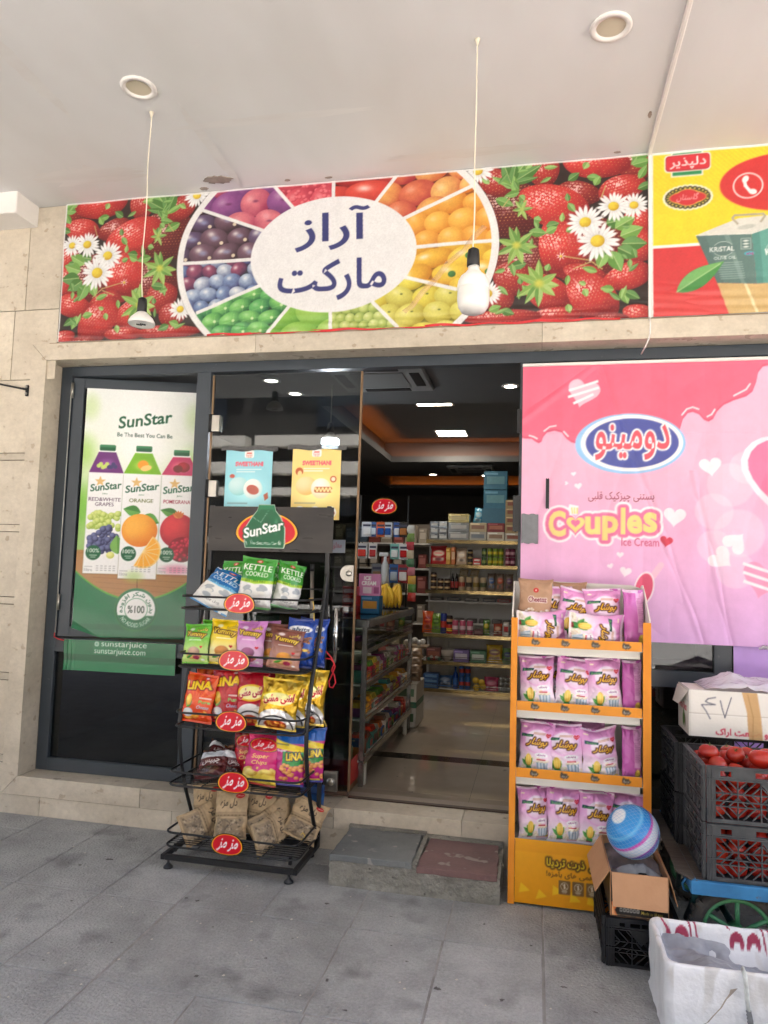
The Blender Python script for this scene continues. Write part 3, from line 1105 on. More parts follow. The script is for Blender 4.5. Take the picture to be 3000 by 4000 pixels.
# ================================================================ PRINTED BANNERS AND POSTERS
def leaf(cv, x, y, l, wd, ang, c, c1, vein=None):
    a = R(ang)
    pts = []
    for t in np.linspace(0, 1, 14):
        pts.append((t * l, wd * math.sin(math.pi * t ** 0.8)))
    for t in np.linspace(1, 0, 14):
        pts.append((t * l, -wd * math.sin(math.pi * t ** 0.8)))
    f = lambda q: (x + q[0] * math.cos(a) - q[1] * math.sin(a), y + q[0] * math.sin(a) + q[1] * math.cos(a))
    cv.poly([f(q) for q in pts], c)
    cv.poly([f((q[0], max(q[1], 0) * .96)) for q in pts], c1, .8)
    if vein:
        cv.line([f((0, 0)), f((l * .92, 0))], wd * .12, vein, .8)


def calyx(cv, x, y, r, n, seed, yell=(214, 208, 60)):
    q = random.Random(seed)
    for k in range(n):
        a = 360 * k / n + q.uniform(-14, 14)
        l = r * q.uniform(.8, 1.15)
        leaf(cv, x, y, l, r * .17, a, q.choice([(122, 172, 60), (146, 190, 76), (92, 150, 52)]), q.choice([(160, 200, 96), (178, 212, 116), (134, 184, 82)]), (196, 210, 120))
    cv.ell(x, y, r * .33, r * .3, yell, (150, 180, 60), soft=.8)


def daisy(cv, x, y, r, seed, n=20):
    q = random.Random(seed)
    for k in range(n):
        a = R(360 * k / n + q.uniform(-5, 5))
        l = r * q.uniform(.88, 1.05)
        cv.ell(x + math.cos(a) * l * .58, y + math.sin(a) * l * .52, l * .42, l * .105, (250, 250, 248), (206, 208, 206), rot=math.degrees(a), lx=.4, ly=0)
    cv.ell(x, y, r * .31, r * .28, (246, 214, 40), (206, 156, 10), noise=.5, seed=seed)


def berry(cv, x, y, rx, ry, rot, seed, bright=1.0, tip=.55):
    """strawberry with its rows of seeds"""
    m = max(rx, ry) * 1.1
    x0, x1 = int(max(0, (x - m) * cv.res)), int(min(cv.W, (x + m) * cv.res + 1))
    y0, y1 = int(max(0, (y - m) * cv.res)), int(min(cv.H, (y + m) * cv.res + 1))
    if x1 <= x0 or y1 <= y0:
        return
    sl = (slice(y0, y1), slice(x0, x1))
    X, Y = cv.gx[sl] - x, cv.gy[sl] - y
    a = R(rot)
    u, v = (X * math.cos(a) + Y * math.sin(a)) / rx, (-X * math.sin(a) + Y * math.cos(a)) / ry
    wv = 1 - tip * .5 * (u * .5 + .5) ** 2
    d = np.sqrt(u * u + (v / np.maximum(wv, .2)) ** 2)
    cov = np.clip((1 - d) * min(rx, ry) * cv.res + .5, 0, 1)
    t = np.clip(np.sqrt((X / rx + .25) ** 2 + (Y / ry - .35) ** 2) / 1.35, 0, 1)
    t = t * t
    n = vnoise(*t.shape, max(4, .03 * cv.res), seed)
    t = np.clip(t + (n - .5) * .35, 0, 1)[..., None]
    c = np.array((236, 42, 36.)) * bright * (1 - t) + np.array((130, 12, 18.)) * bright * t
    sp = .021
    gu, gv = u * rx / sp, v * ry / (sp * .8)
    gu = gu + .5 * (np.floor(gv) % 2) + (n - .5) * .9
    fu, fv = gu - np.floor(gu) - .5, gv - np.floor(gv) - .5
    ds = np.sqrt((fu * 1.5) ** 2 + (fv * 1.9) ** 2)
    ring = np.clip(1 - np.abs(ds - .34) / .16, 0, 1)[..., None] * .28
    c = c * (1 - ring) + np.array((150, 8, 14.)) * ring
    sd_ = np.clip((.22 - ds) / .1, 0, 1)[..., None] * (.35 + .65 * (1 - t))
    c = c * (1 - sd_) + np.array((250, 196, 96.)) * sd_
    hl = np.exp(-(((X / rx + .28) / .42) ** 2 + ((Y / ry - .36) / .38) ** 2))
    k = (np.abs(ds - .42) < .12) * hl + (vnoise(*hl.shape, max(3, .012 * cv.res), seed + 9) > .64) * hl * .8
    k = np.clip(k * 1.3, 0, 1)[..., None] * .95
    c = c * (1 - k) + np.array((255, 214, 208.)) * k
    cv.blend(sl, cov, c)


BX0, BZ0, BW, BH = -2.938, 2.867, 3.497, .897
def berry_panel(cv, mir):
    # layout in the print's own units (right-hand copy); the left copy is its mirror image
    def T(px, py):
        X = 6.519e-4 * px + 6.6e-6 * py - .42807
        Z = -4.67e-5 * px - 6.954e-4 * py + 3.9168
        if mir:
            X = -2.386 - X
        return X - BX0, Z - BZ0
    S = 6.6e-4
    def rot(a):
        return 180 - a if mir else a
    for i, (x, y, rx, ry, a, br) in enumerate([(560, 1000, 300, 260, 0, .5), (1100, 900, 400, 300, 0, .5), (430, 560, 300, 260, 0, .45), (960, 440, 190, 120, 10, .68), (290, 340, 170, 120, 35, .8), (680, 250, 150, 140, 80, .85),
                                               (1440, 200, 160, 150, 0, .7), (1110, 180, 275, 150, 10, 1), (1310, 400, 190, 130, -15, .95), (760, 535, 310, 190, 205, 1), (1450, 660, 140, 125, 210, .95), (1440, 860, 150, 140, 150, .95),
                                               (820, 870, 270, 190, 250, 1), (420, 1120, 160, 160, 200, .8), (1010, 1080, 180, 90, 200, .9), (1340, 1095, 195, 120, 165, .95), (700, 1230, 230, 150, 215, .95), (1060, 1250, 265, 180, 230, .95),
                                               (300, 1290, 140, 120, 180, .8), (780, 1410, 210, 70, 180, .9), (330, 1440, 330, 70, 180, .85), (1430, 1390, 130, 90, 200, .95), (1200, 1440, 160, 60, 180, .7)]):
        X, Z = T(x, y)
        berry(cv, X, Z, rx * S, ry * S, rot(-a), 20 + i, br)
    leafs = [(400, 340, 330, 75, 52), (410, 345, 210, 50, 110), (410, 350, 290, 55, 30), (420, 340, 170, 40, 80), (420, 350, 220, 28, 10), (420, 370, 200, 26, 150), (450, 450, 180, 34, 95), (480, 420, 130, 30, 190), (880, 330, 110, 35, 35), (1030, 300, 120, 32, -10), (1090, 370, 90, 30, 60),
             (1380, 150, 150, 45, 5), (1390, 210, 150, 40, 10), (1440, 320, 130, 32, 60), (1430, 400, 140, 34, 20), (700, 700, 110, 36, 10), (560, 740, 150, 40, -10), (700, 750, 100, 34, 25),
             (1180, 680, 130, 60, 10), (1250, 720, 180, 60, 30), (1290, 780, 190, 62, 20), (1300, 840, 200, 62, -2), (1270, 870, 180, 60, -30), (1220, 900, 190, 62, -65), (1170, 900, 150, 50, -110), (280, 470, 170, 40, -25), (1300, 1190, 140, 42, -70), (1240, 1200, 110, 34, 170), (1320, 1210, 140, 36, -30), (1110, 1060, 130, 28, 160), (230, 1390, 110, 34, 20), (330, 1380, 120, 34, -20), (540, 1000, 160, 40, -170), (880, 1090, 90, 22, -100)]
    for i, (x, y, l, wd, a) in enumerate(leafs):
        X, Z = T(x, y)
        q = random.Random(i)
        c = q.choice([(60, 116, 36), (84, 144, 46), (104, 160, 56)])
        leaf(cv, X, Z, l * S, wd * S, rot(a), c, tuple(min(255, v + 38) for v in c), (186, 206, 130))
    q = random.Random(4)
    for k in range(46):
        X, Z = T(q.uniform(150, 1480), q.uniform(120, 1440))
        c = q.choice([(72, 128, 44), (96, 150, 56), (120, 170, 70)])
        leaf(cv, X, Z, q.uniform(.04, .085), q.uniform(.010, .02), q.uniform(0, 360), c, tuple(min(255, v + 44) for v in c), (196, 212, 140))
    X, Z = T(460, 855); calyx(cv, X, Z, .115, 9, 3)
    X, Z = T(645, 1165); calyx(cv, X, Z, .13, 9, 4)
    X, Z = T(500, 560); calyx(cv, X, Z, .06, 6, 5, (170, 190, 80))
    for a, b in (((1140, 480), (1180, 370)), ((1150, 1040), (1050, 970)), ((1050, 970), (850, 940)), ((1050, 985), (920, 1040)), ((340, 540), (400, 460))):
        cv.line([T(*a), T(*b)], .006, (190, 170, 90))
    for i, (x, y, r) in enumerate([(130, 235, .085), (1400, 530, .075), (1240, 540, .09), (1015, 670, .1), (1112, 818, .118), (225, 1250, .075), (820, 940, .025)]):
        X, Z = T(x, y)
        daisy(cv, X, Z, r, 40 + i, 20 if r > .03 else 7)


def fruit_banner():
    cv = Canvas(BW, BH, 285, (34, 22, 18))
    cv.grain(.08, .5, 3)
    L = lambda x, z: (x - BX0, z - BZ0)
    cx, cz = L(-1.185, 3.318)
    rxo, rzo = .968, .735
    half = cv.gx < cx
    for mir in (True, False):
        cv.clip = (half if mir else ~half).astype(np.float32)
        berry_panel(cv, mir)
    cv.clip = None
    cv.ell(cx, cz, rxo, rzo, (30, 20, 16), op=.45)
    cv.ell(cx, cz, rxo - .006, rzo - .006, (240, 238, 234))
    seps = [((-2.002, 3.65), (-1.61, 3.495)), ((-2.129, 3.322), (-1.672, 3.319)), ((-2.003, 3.009), (-1.612, 3.155)), ((-1.547, 2.866), (-1.417, 3.027)), ((-1.168, 2.866), (-1.172, 2.976)), ((-.776, 2.869), (-.923, 3.019)),
            ((-.451, 3.073), (-.74, 3.157)), ((-.236, 3.336), (-.679, 3.33)), ((-.368, 3.665), (-.755, 3.502)), ((-.802, 3.769), (-.922, 3.616)), ((-1.181, 3.772), (-1.179, 3.661)), ((-1.547, 3.762), (-1.425, 3.621))]
    angs = []
    for o, i_ in seps:
        o = L(*o)
        angs.append(math.atan2((o[1] - cz), (o[0] - cx)))
    # twelve wedges, counted from upper left anticlockwise
    inner = Canvas(BW, BH, 285)
    th = np.arctan2(cv.gy - cz, cv.gx - cx)
    de = np.sqrt(((cv.gx - cx) / (rxo - .04)) ** 2 + ((cv.gy - cz) / (rzo - .04)) ** 2)
    inr = np.clip((1 - de) * .7 * cv.res + .5, 0, 1)
    def wedge(k):
        a0, a1 = angs[k], angs[(k + 1) % 12]
        a1 = a0 + (a1 - a0) % (2 * math.pi)
        t = (th - a0) % (2 * math.pi)
        return ((t < (a1 - a0)) * inr).astype(np.float32), a0, a1
    kinds = ['plum', 'blue', 'lime', 'apple', 'grape', 'lemon', 'pepper', 'apricot', 'peach', 'redpep', 'rasp', 'flat']
    pal = {'plum': ((40, 20, 26), [((112, 74, 92), (36, 14, 24)), ((92, 70, 110), (30, 12, 26))], .085, .062), 'blue': ((24, 30, 48), [((176, 196, 222), (38, 56, 110)), ((150, 60, 92), (52, 20, 56)), ((196, 206, 220), (70, 84, 130)), ((120, 150, 196), (40, 40, 92))], .055, .045),
           'lime': ((14, 44, 20), [((120, 210, 90), (16, 92, 40)), ((90, 190, 84), (12, 84, 48))], .07, .046), 'apple': ((70, 130, 20), [((150, 210, 70), (76, 150, 24)), ((170, 220, 84), (90, 160, 30))], .125, .11), 'grape': ((70, 96, 20), [((214, 226, 120), (120, 150, 36)), ((190, 208, 90), (96, 130, 30))], .032, .03),
           'lemon': ((130, 120, 20), [((246, 232, 70), (190, 160, 20)), ((232, 224, 90), (170, 150, 26))], .082, .062), 'pepper': ((170, 96, 10), [((252, 214, 50), (214, 140, 16)), ((250, 190, 40), (204, 120, 14))], .12, .06), 'apricot': ((180, 80, 8), [((255, 190, 60), (226, 122, 14)), ((252, 176, 50), (216, 104, 12))], .082, .066),
           'peach': ((120, 30, 14), [((250, 176, 70), (196, 50, 30)), ((236, 110, 60), (170, 28, 34)), ((252, 190, 90), (206, 80, 30))], .1, .082), 'redpep': ((90, 10, 10), [((240, 60, 40), (150, 10, 14)), ((226, 40, 30), (130, 6, 10))], .15, .07), 'rasp': ((130, 8, 26), [((236, 70, 84), (160, 10, 36))], .1, .085),
           'flat': ((60, 10, 40), [((224, 96, 120), (120, 20, 70)), ((150, 70, 140), (84, 24, 90)), ((232, 110, 120), (150, 24, 64))], .105, .078)}
    for k in range(12):
        cl, a0, a1 = wedge(k)
        kd = kinds[k]
        bgc, cols, fx, fz = pal[kd]
        cv.clip = cl
        cv.poly([(0, 0), (BW, 0), (BW, BH), (0, BH)], bgc)
        ys_, xs_ = np.nonzero(cl > .5)
        if len(xs_) == 0:
            continue
        X0, X1, Z0, Z1 = xs_.min() / cv.res, xs_.max() / cv.res, ys_.min() / cv.res, ys_.max() / cv.res
        q = random.Random(100 + k)
        row = 0
        z = Z1 + fz * .3
        while z > Z0 - fz:
            x = X0 - fx + (row % 2) * fx * .85
            while x < X1 + fx:
                c, c1 = q.choice(cols)
                sx, sz = fx * q.uniform(.9, 1.12), fz * q.uniform(.9, 1.12)
                px, pz = x + q.uniform(-.1, .1) * fx, z + q.uniform(-.12, .12) * fz
                a = q.uniform(-25, 25)
                cv.ell(px + fx * .05, pz - fz * .12, sx * 1.05, sz * 1.08, tuple(v * .35 for v in bgc), rot=a, op=.55, soft=.25)
                cv.ell(px, pz, sx, sz, c, c1, rot=a, noise=.5 if kd in ('blue', 'peach', 'flat') else .2, seed=row * 31 + int(x * 100), hl=((255, 250, 240), .25, .75 if kd in ('plum', 'pepper', 'redpep', 'blue') else .3))
                if kd == 'rasp':
                    for t in range(26):
                        aa, rr = q.uniform(0, 6.3), math.sqrt(q.random()) * .9
                        cv.ell(px + sx * rr * math.cos(aa), pz + sz * rr * math.sin(aa), .014, .012, (246, 110, 116), (196, 24, 50))
                if kd == 'plum':
                    cv.ell(px + sx * .45, pz - sz * .35, .012, .011, (226, 206, 170))
                    cv.ell(px, pz + sz * .1, sx * .45, sz * .4, (150, 168, 214), soft=.9, op=.6)
                if kd == 'lime':
                    cv.ell(px + sx * .2, pz - sz * .1, .009, .008, (236, 244, 190))
                    for t in range(5):
                        cv.line([(px + sx * .2, pz - sz * .1), (px + sx * .8 * math.cos(t * 1.25), pz + sz * .8 * math.sin(t * 1.25))], .003, (160, 226, 120), .5)
                if kd == 'pepper' and q.random() < .4:
                    cv.ell(px, pz, .022, .018, (60, 130, 50), (30, 84, 30))
                if kd in ('apple', 'lemon'):
                    cv.ell(px + sx * .1, pz + sz * .3, .012, .007, (96, 110, 30), soft=.6)
                if kd == 'flat':
                    cv.ell(px, pz + sz * .1, sx * .3, sz * .16, (86, 20, 70), soft=.9, op=.7)
                x += fx * 1.72
            z -= fz * 1.6
            row += 1
    cv.clip = None
    for (o, i_) in seps:
        cv.line([L(*o), L(*i_)], .021, (240, 238, 234))
    # ring again over the wedge rims
    cov = np.clip((np.abs(np.sqrt(((cv.gx - cx) / (rxo - .022)) ** 2 + ((cv.gy - cz) / (rzo - .022)) ** 2) - 1) * -1 + .022) * .8 * cv.res + .5, 0, 1)
    cv.blend((slice(None), slice(None)), cov, (242, 240, 236))
    ex, ez = L(-1.177, 3.320)
    cv.ell(ex, ez, .498, .346, (241, 240, 238))
    nav = (38, 42, 110)
    x0, z0 = L(-1.403, 3.344); x1, z1 = L(-.956, 3.604)
    cv.text(fa('آراز'), x0, z0, x1, z1, nav, bold=.017)
    x0, z0 = L(-1.499, 3.045); x1, z1 = L(-.847, 3.288)
    cv.text(fa('مارکت'), x0, z0, x1, z1, nav, bold=.017)
    # white margin left and top
    cv.rect(0, 0, .008, BH, (236, 234, 228)); cv.rect(0, BH - .012, BW, BH, (238, 236, 232))
    g_ = cv.a.mean(2, keepdims=True)
    cv.a[:] = np.clip((cv.a * .9 + g_ * .1) * .80 + 24, 0, 255)  # slightly faded print, plus haze put into the colours as lower contrast
    cv.grain(.006, .05, 8)
    return cv


def wr_fn(x0, y0, z0, amp, seed, cell=.25, bottom=None):
    """sheet hung in a plane y = y0 with shallow wrinkles"""
    g = np.random.default_rng(seed)
    ph = g.random(8) * 6.28
    def f(x, y):
        d = amp * (np.sin(x * 5.1 + ph[0] + y * 2.2) * .5 + np.sin(y * 7.3 + x * 3.1 + ph[1]) * .35 + np.sin((x * .7 + y) * 16 + ph[2]) * .15)
        if bottom is not None:
            h, a = bottom
            k = np.exp(-(y / h) ** 2)
            d = d + a * k * (np.sin(x * 7 + y * 130 + ph[3]) * .5 + np.sin(x * 3.1 - y * 90 + ph[4]) * .5)
        return x + x0, y0 - np.abs(d) + 0 * x, y + z0
    return f


cv = fruit_banner()
sheet('fruit_banner', cv, wr_fn(BX0, -.013, BZ0, .009, 1, bottom=(.09, .005)), PRINT, thick=.016, label='fruit and strawberry printed banner with dark blue Persian shop name', cat='banner', off=(-1.19, -.013, BZ0))
# clear tape creases over the fruit banner
mb = MB()
tp = [(-.30, 3.42), (-.36, 3.36), (-.41, 3.29), (-.50, 3.22), (-.56, 3.14), (-.64, 3.06), (-.70, 2.98), (-.74, 2.95)]
P = []
for i, (x, z) in enumerate(tp):
    P += [(x - .012, -.0205 - .004 * (i % 2), z + .01), (x + .002, -.026 - .003 * ((i * 7) % 3), z), (x + .014, -.0205, z - .008)]
mb.add(P, [(3 * i + j, 3 * i + j + 1, 3 * i + j + 4, 3 * i + j + 3) for i in range(len(tp) - 1) for j in range(2)])
tapec = mat('clear_tape', (236, 190, 140), .15, alpha=.35)
build('clear_tape', mb, tapec, label='creased clear tape running over the orange fruit of the banner', cat='tape')

# ---- second banner: yellow and red oil advert
def oil_banner():
    x0, z0, wd, h = .577, 2.866, 1.3, .897
    cv = Canvas(wd, h, 250, (240, 214, 30))
    L = lambda x, z: (x - x0, z - z0)
    st = ((cv.gx * 1.0 + cv.gy) * 40) % 1.0
    k = (np.clip((cv.gy - .45) / .4, 0, 1) * (st < .5))[..., None] * .16
    cv.a[:] = cv.a * (1 - k) + np.array((226, 150, 20.)) * k
    cv.rect(0, 0, wd, .375, (214, 44, 46)); cv.rect(0, .370, wd, .386, (244, 240, 230))
    cv.rect(0, 0, wd, .12, (226, 70, 66), op=.5)
    cv.ell(*L(1.22, 3.552), .31, .158, (240, 170, 40)); cv.ell(*L(1.22, 3.552), .305, .154, (214, 40, 40))
    px, pz = L(1.05, 3.543)
    cv.ell(px, pz, .073, .07, (246, 226, 220)); cv.ell(px, pz, .066, .063, (214, 40, 40))
    cv.line([(px - .018, pz + .035), (px - .012, pz), (px + .006, pz - .026), (px + .02, pz - .036)], .016, (248, 240, 236))
    cv.ell(px - .012, pz + .036, .02, .015, (248, 240, 236), rot=60); cv.ell(px + .022, pz - .034, .02, .015, (248, 240, 236), rot=-10)
    # delpazir badge
    a, b = L(.667, 3.617); c, d = L(.841, 3.758)
    cv.rect(a + .007, b + .002, c - .007, d + .004, (236, 234, 214)); cv.rect(a + .015, b + .01, c - .015, d, (24, 132, 66))
    a, b = L(.648, 3.652); c, d = L(.866, 3.738)
    cv.rect(a - .006, b - .006, c + .006, d + .006, (240, 238, 226), .02); cv.rect(a, b, c, d, (150, 20, 30), .017); cv.rect(a + .004, b + .005, c - .002, d - .002, (216, 34, 44), .015)
    cv.text(fa('دلپذیر'), a + .02, b + .008, c - .018, d - .012, (252, 246, 240), bold=.012)
    # ornate golestan badge
    px, pz = L(.757, 3.503)
    for k in range(26):
        t = 2 * math.pi * k / 26
        cv.ell(px + .108 * math.cos(t), pz + .058 * math.sin(t), .017, .015, (242, 236, 200))
    for k in range(26):
        t = 2 * math.pi * k / 26
        cv.ell(px + .1 * math.cos(t), pz + .052 * math.sin(t), .013, .012, (44, 40, 20)); cv.ell(px + .1 * math.cos(t), pz + .052 * math.sin(t), .006, .005, (206, 186, 70))
    cv.ell(px, pz, .094, .036, (236, 190, 70)); cv.ell(px, pz, .062, .048, (236, 190, 70)); cv.ell(px, pz, .09, .032, (206, 34, 40)); cv.ell(px, pz, .058, .044, (206, 34, 40))
    cv.text(fa('گلستان'), px - .055, pz - .022, px + .055, pz + .024, (250, 226, 220), shear=.25, bold=-.004)
    # oil tin
    tl, tc, tb, fb, fc = L(.795, 3.291), L(1.063, 3.283), L(1.003, 3.371), L(.896, 3.031), L(1.083, 3.016)
    rr, rb = L(1.4, 3.40), L(1.4, 3.02)
    cv.poly([L(.896, 3.031), L(1.083, 3.016), L(1.2, 3.02), L(1.2, 2.86), L(.953, 2.86)], (206, 190, 110), .85)
    cv.line([L(1.03, 3.02), L(1.086, 2.86)], .014, (232, 224, 170), .8)
    cv.poly([tl, tb, L(1.16, 3.378), L(1.4, 3.385), rr, tc], (218, 216, 204)); cv.poly([tl, tc, fc, fb], (84, 116, 108))
    cv.poly([L(.93, 3.288), L(.955, 3.287), L(1.03, 3.02), L(1.012, 3.022)], (120, 150, 140), .6); cv.poly([L(.795, 3.291), L(.84, 3.290), L(.93, 3.03), L(.896, 3.031)], (64, 92, 88), .5)
    cv.poly([tc, rr, rb, fc], (84, 156, 140)); cv.poly([tc, L(1.1, 3.3), L(1.115, 3.017), fc], (60, 122, 112), .6)
    cv.line([tl, tc, rr], .005, (226, 226, 214))
    cv.ell(*L(1.04, 3.322), .045, .012, (188, 190, 178), rot=8); cv.line([L(.998, 3.34), L(.972, 3.372), L(.985, 3.388), L(1.12, 3.386), L(1.128, 3.374), L(1.108, 3.345)], .011, (170, 162, 138))
    a, b = L(.862, 3.188)
    cv.ell(a + .065, b + .022, .05, .04, (190, 204, 196)); cv.ell(a + .065, b + .022, .047, .037, (80, 110, 104))
    cv.rect(a - .008, b + .003, a + .128, b + .04, (80, 110, 104)); cv.text('KRiSTAL', a, b + .008, a + .118, b + .035, (236, 240, 234), bold=.02)
    cv.text('OLIVE OIL', a + .02, b - .034, a + .125, b - .018, (222, 230, 224), bold=.01)
    for k in range(8):
        cv.rect(a + .03 + .003 * k, b - .055 - .012 * k, a + .155 + .002 * k, b - .05 - .012 * k, (150, 176, 168), op=.6)
    a, b = L(1.13, 3.175); cv.ell(a + .06, b + .02, .06, .05, (170, 206, 196)); cv.ell(a + .06, b + .02, .055, .045, (80, 148, 134)); cv.text('KRiSTAL', a - .005, b, a + .15, b + .036, (236, 240, 234), bold=.02, rot=9)
    a, b = L(1.01, 3.2); cv.rect(a, b, a + .05, b + .06, (196, 208, 200), op=.7); cv.rect(a + .004, b + .004, a + .046, b + .056, (84, 114, 108))
    for k in range(3):
        cv.ell(a + .025, b + .014 + .016 * k, .014, .005, (214, 222, 212))
    cv.ell(a + .04, b - .022, .024, .011, (60, 170, 190)); cv.text('viva', a + .026, b - .03, a + .06, b - .014, (206, 40, 110), shear=.3, bold=.01)
    x, z = L(.7, 2.994); leaf(cv, x, z, .275, .05, 33, (60, 140, 58), (120, 186, 96), (176, 214, 140))
    cv.rect(0, 0, .008, h, (236, 234, 228)); cv.rect(0, h - .014, wd, h, (240, 238, 230))
    g_ = cv.a.mean(2, keepdims=True)
    cv.a[:] = np.clip((cv.a * .93 + g_ * .07) * .84 + 22, 0, 255)  # faded ink and painted-in haze: colours greyed and darks lifted
    cv.grain(.006, .04, 9)
    return cv, x0, z0
cv, x0, z0 = oil_banner()
sheet('oil_banner', cv, wr_fn(x0, -.013, z0, .009, 5, bottom=(.16, .005)), PRINT, thick=.016, label='yellow and red oil advertising banner with a phone symbol', cat='banner', off=(x0 + .6, -.013, z0))
mb = MB(); mb.box(.560, .5755, -.026, -.004, 2.862, CEIL - .02)
build('banner_trim', mb, white_p, label='narrow white trunking between the two upper banners', cat='trim', bevel=.002)
mb = MB(); mb.tube([(.566, -.02, 2.862), (.568, -.03, 2.82), (.566, -.028, 2.77), (.56, -.03, 2.745), (.548, .02, 2.715), (.54, .1, 2.705)], .004, 6)
build('trunking_cable', mb, white_p, label='thin white cable hanging below the white trunking', cat='cable')

# ---- pink ice cream banner
PX0, PZ0, PW, PH = -.082, 1.176, 1.62, 1.492
def pink_banner():
    cv = Canvas(PW, PH, 250)
    L = lambda x, z: (x - PX0, z - PZ0)
    cv.vgrad([(0, (226, 176, 232)), (.25, (242, 184, 226)), (.6, (250, 186, 212)), (1, (252, 190, 214))])
    for (x, z, r) in [(.98, 2.0, .12), (.90, 1.86, .1), (1.02, 1.75, .13), (.9, 1.68, .09), (1.0, 1.56, .1), (1.06, 2.09, .09)]:
        cv.ell(*L(x, z), r, r, (255, 236, 244), soft=.12, op=.32)
    pts = [(-.1, 2.7), (-.1, 2.275), (-.071, 2.265), (-.03, 2.262), (-.008, 2.245), (.008, 2.237), (.022, 2.245), (.03, 2.27), (.05, 2.296), (.09, 2.306), (.13, 2.296), (.155, 2.262), (.18, 2.242), (.22, 2.23), (.3, 2.2), (.7, 2.2), (.73, 2.29), (.75, 2.36), (.775, 2.392), (.80, 2.398),
           (.83, 2.385), (.855, 2.355), (.878, 2.346), (.9, 2.36), (.92, 2.4), (.95, 2.432), (1.0, 2.456), (1.06, 2.475), (1.09, 2.5), (1.108, 2.55), (1.118, 2.6), (1.14, 2.63), (1.18, 2.638), (1.3, 2.60), (1.36, 2.45), (1.5, 2.4), (1.6, 2.5), (1.6, 2.7)]
    cv.poly([L(x, z - .012) for x, z in pts], (226, 96, 126)); cv.poly([L(*q) for q in pts], (246, 112, 140))
    for pa in ([(-.045, 2.27), (-.02, 2.262), (0, 2.25)], [(.035, 2.292), (.065, 2.316), (.1, 2.322)], [(.14, 2.29), (.165, 2.262)], [(.745, 2.37), (.77, 2.402), (.8, 2.412), (.83, 2.4)], [(.87, 2.36), (.893, 2.372), (.91, 2.4)], [(1.0, 2.468), (1.06, 2.5), (1.08, 2.53)]):
        cv.line([L(*q) for q in pa], .008, (255, 236, 240))
    # striped heart
    x, z = L(.243, 2.506)
    cv.heart(x, z, .085, (252, 196, 212), rot=-14)
    for k in (-1, 0, 1):
        hw_ = (.05, .078, .074)[k + 1]
        cv.line([(x - hw_, z - .024 + .036 * k), (x + hw_, z + .022 + .036 * k)], .014, (252, 246, 248))
    # domino logo
    cv.ell(*L(.482, 2.22), .281, .163, (156, 206, 246)); cv.ell(*L(.490, 2.223), .26, .153, (252, 252, 252)); cv.ell(*L(.493, 2.223), .236, .134, (84, 92, 168))
    a, b = L(.305, 2.13); c, d = L(.684, 2.325)
    cv.text(fa('دومینو'), a, b, c, d, (236, 96, 110), bold=.018, outline=[(.012, (252, 252, 252))])
    a, b = L(.271, 1.902); c, d = L(.607, 1.962)
    cv.text(fa('بستنی چیزکیک قلبی'), a, b, c, d, (160, 60, 86), bold=.01, outline=[(.004, (252, 224, 236))])
    # Couples
    for dx, dz, wds in ((0, 0, 1),):
        for ln, bx in (('C', (.065, 1.715, .155, 1.855)), ('u', (.255, 1.73, .335, 1.825)), ('p', (.345, 1.70, .425, 1.83)), ('l', (.440, 1.735, .462, 1.875)), ('e', (.470, 1.738, .548, 1.838)), ('s', (.553, 1.745, .622, 1.852))):
            a, b = L(bx[0], bx[1]); c, d = L(bx[2], bx[3])
            cv.text(ln, a, b, c, d, (250, 226, 140), bold=.036, outline=[(.034, (254, 246, 250))])
        cv.heart(*L(.206, 1.785), .075, (254, 246, 250))
        cv.line([L(.19, 1.85), L(.195, 1.875)], .05, (254, 246, 250))
        for ln, bx in (('C', (.065, 1.715, .155, 1.855)), ('u', (.255, 1.73, .335, 1.825)), ('p', (.345, 1.70, .425, 1.83)), ('l', (.440, 1.735, .462, 1.875)), ('e', (.470, 1.738, .548, 1.838)), ('s', (.553, 1.745, .622, 1.852))):
            a, b = L(bx[0], bx[1]); c, d = L(bx[2], bx[3])
            cv.text(ln, a, b, c, d, (250, 226, 140), bold=.036, outline=[(.021, (240, 124, 168))])
        cv.heart(*L(.206, 1.785), .062, (240, 124, 168))
        cv.heart(*L(.206, 1.785), .048, (250, 226, 140)); cv.heart(*L(.206, 1.79), .024, (240, 124, 168))
        for ln, bx in (('C', (.065, 1.715, .155, 1.855)), ('u', (.255, 1.73, .335, 1.825)), ('p', (.345, 1.70, .425, 1.83)), ('l', (.440, 1.735, .462, 1.875)), ('e', (.470, 1.738, .548, 1.838)), ('s', (.553, 1.745, .622, 1.852))):
            a, b = L(bx[0], bx[1]); c, d = L(bx[2], bx[3])
            cv.text(ln, a, b, c, d, (250, 226, 140), bold=.036)
        for k in range(3):
            cv.line([L(.19 + .012 * k, 1.842), L(.186 + .014 * k, 1.872)], .008, (250, 226, 140))
    a, b = L(.442, 1.673); c, d = L(.631, 1.716)
    cv.text('Ice Cream', a, b, c, d, (214, 92, 124), bold=.008)
    cv.heart(*L(.667, 1.702), .032, (220, 64, 88), rot=-12)
    for x, z, r, a in ((.885, 2.099, .055, 8), (.708, 1.833, .056, -5), (.93, 1.62, .062, 50), (.194, 2.057, .014, 10), (.157, 2.006, .011, 90), (.219, 1.991, .02, 10), (.436, 1.626, .018, 0), (.387, 1.565, .016, 20), (.463, 1.537, .03, -10), (1.0, 1.70, .06, 140)):
        cv.heart(*L(x, z), r, (254, 246, 250), rot=a, op=.9)
    cv.heart(*L(1.31, 2.02), .29, (252, 236, 246), rot=-8); cv.heart(*L(1.31, 2.03), .255, (248, 130, 170), rot=-8)
    x, z = L(1.13, 1.52); cv.heart(x, z, .1, (246, 160, 198), rot=-14)
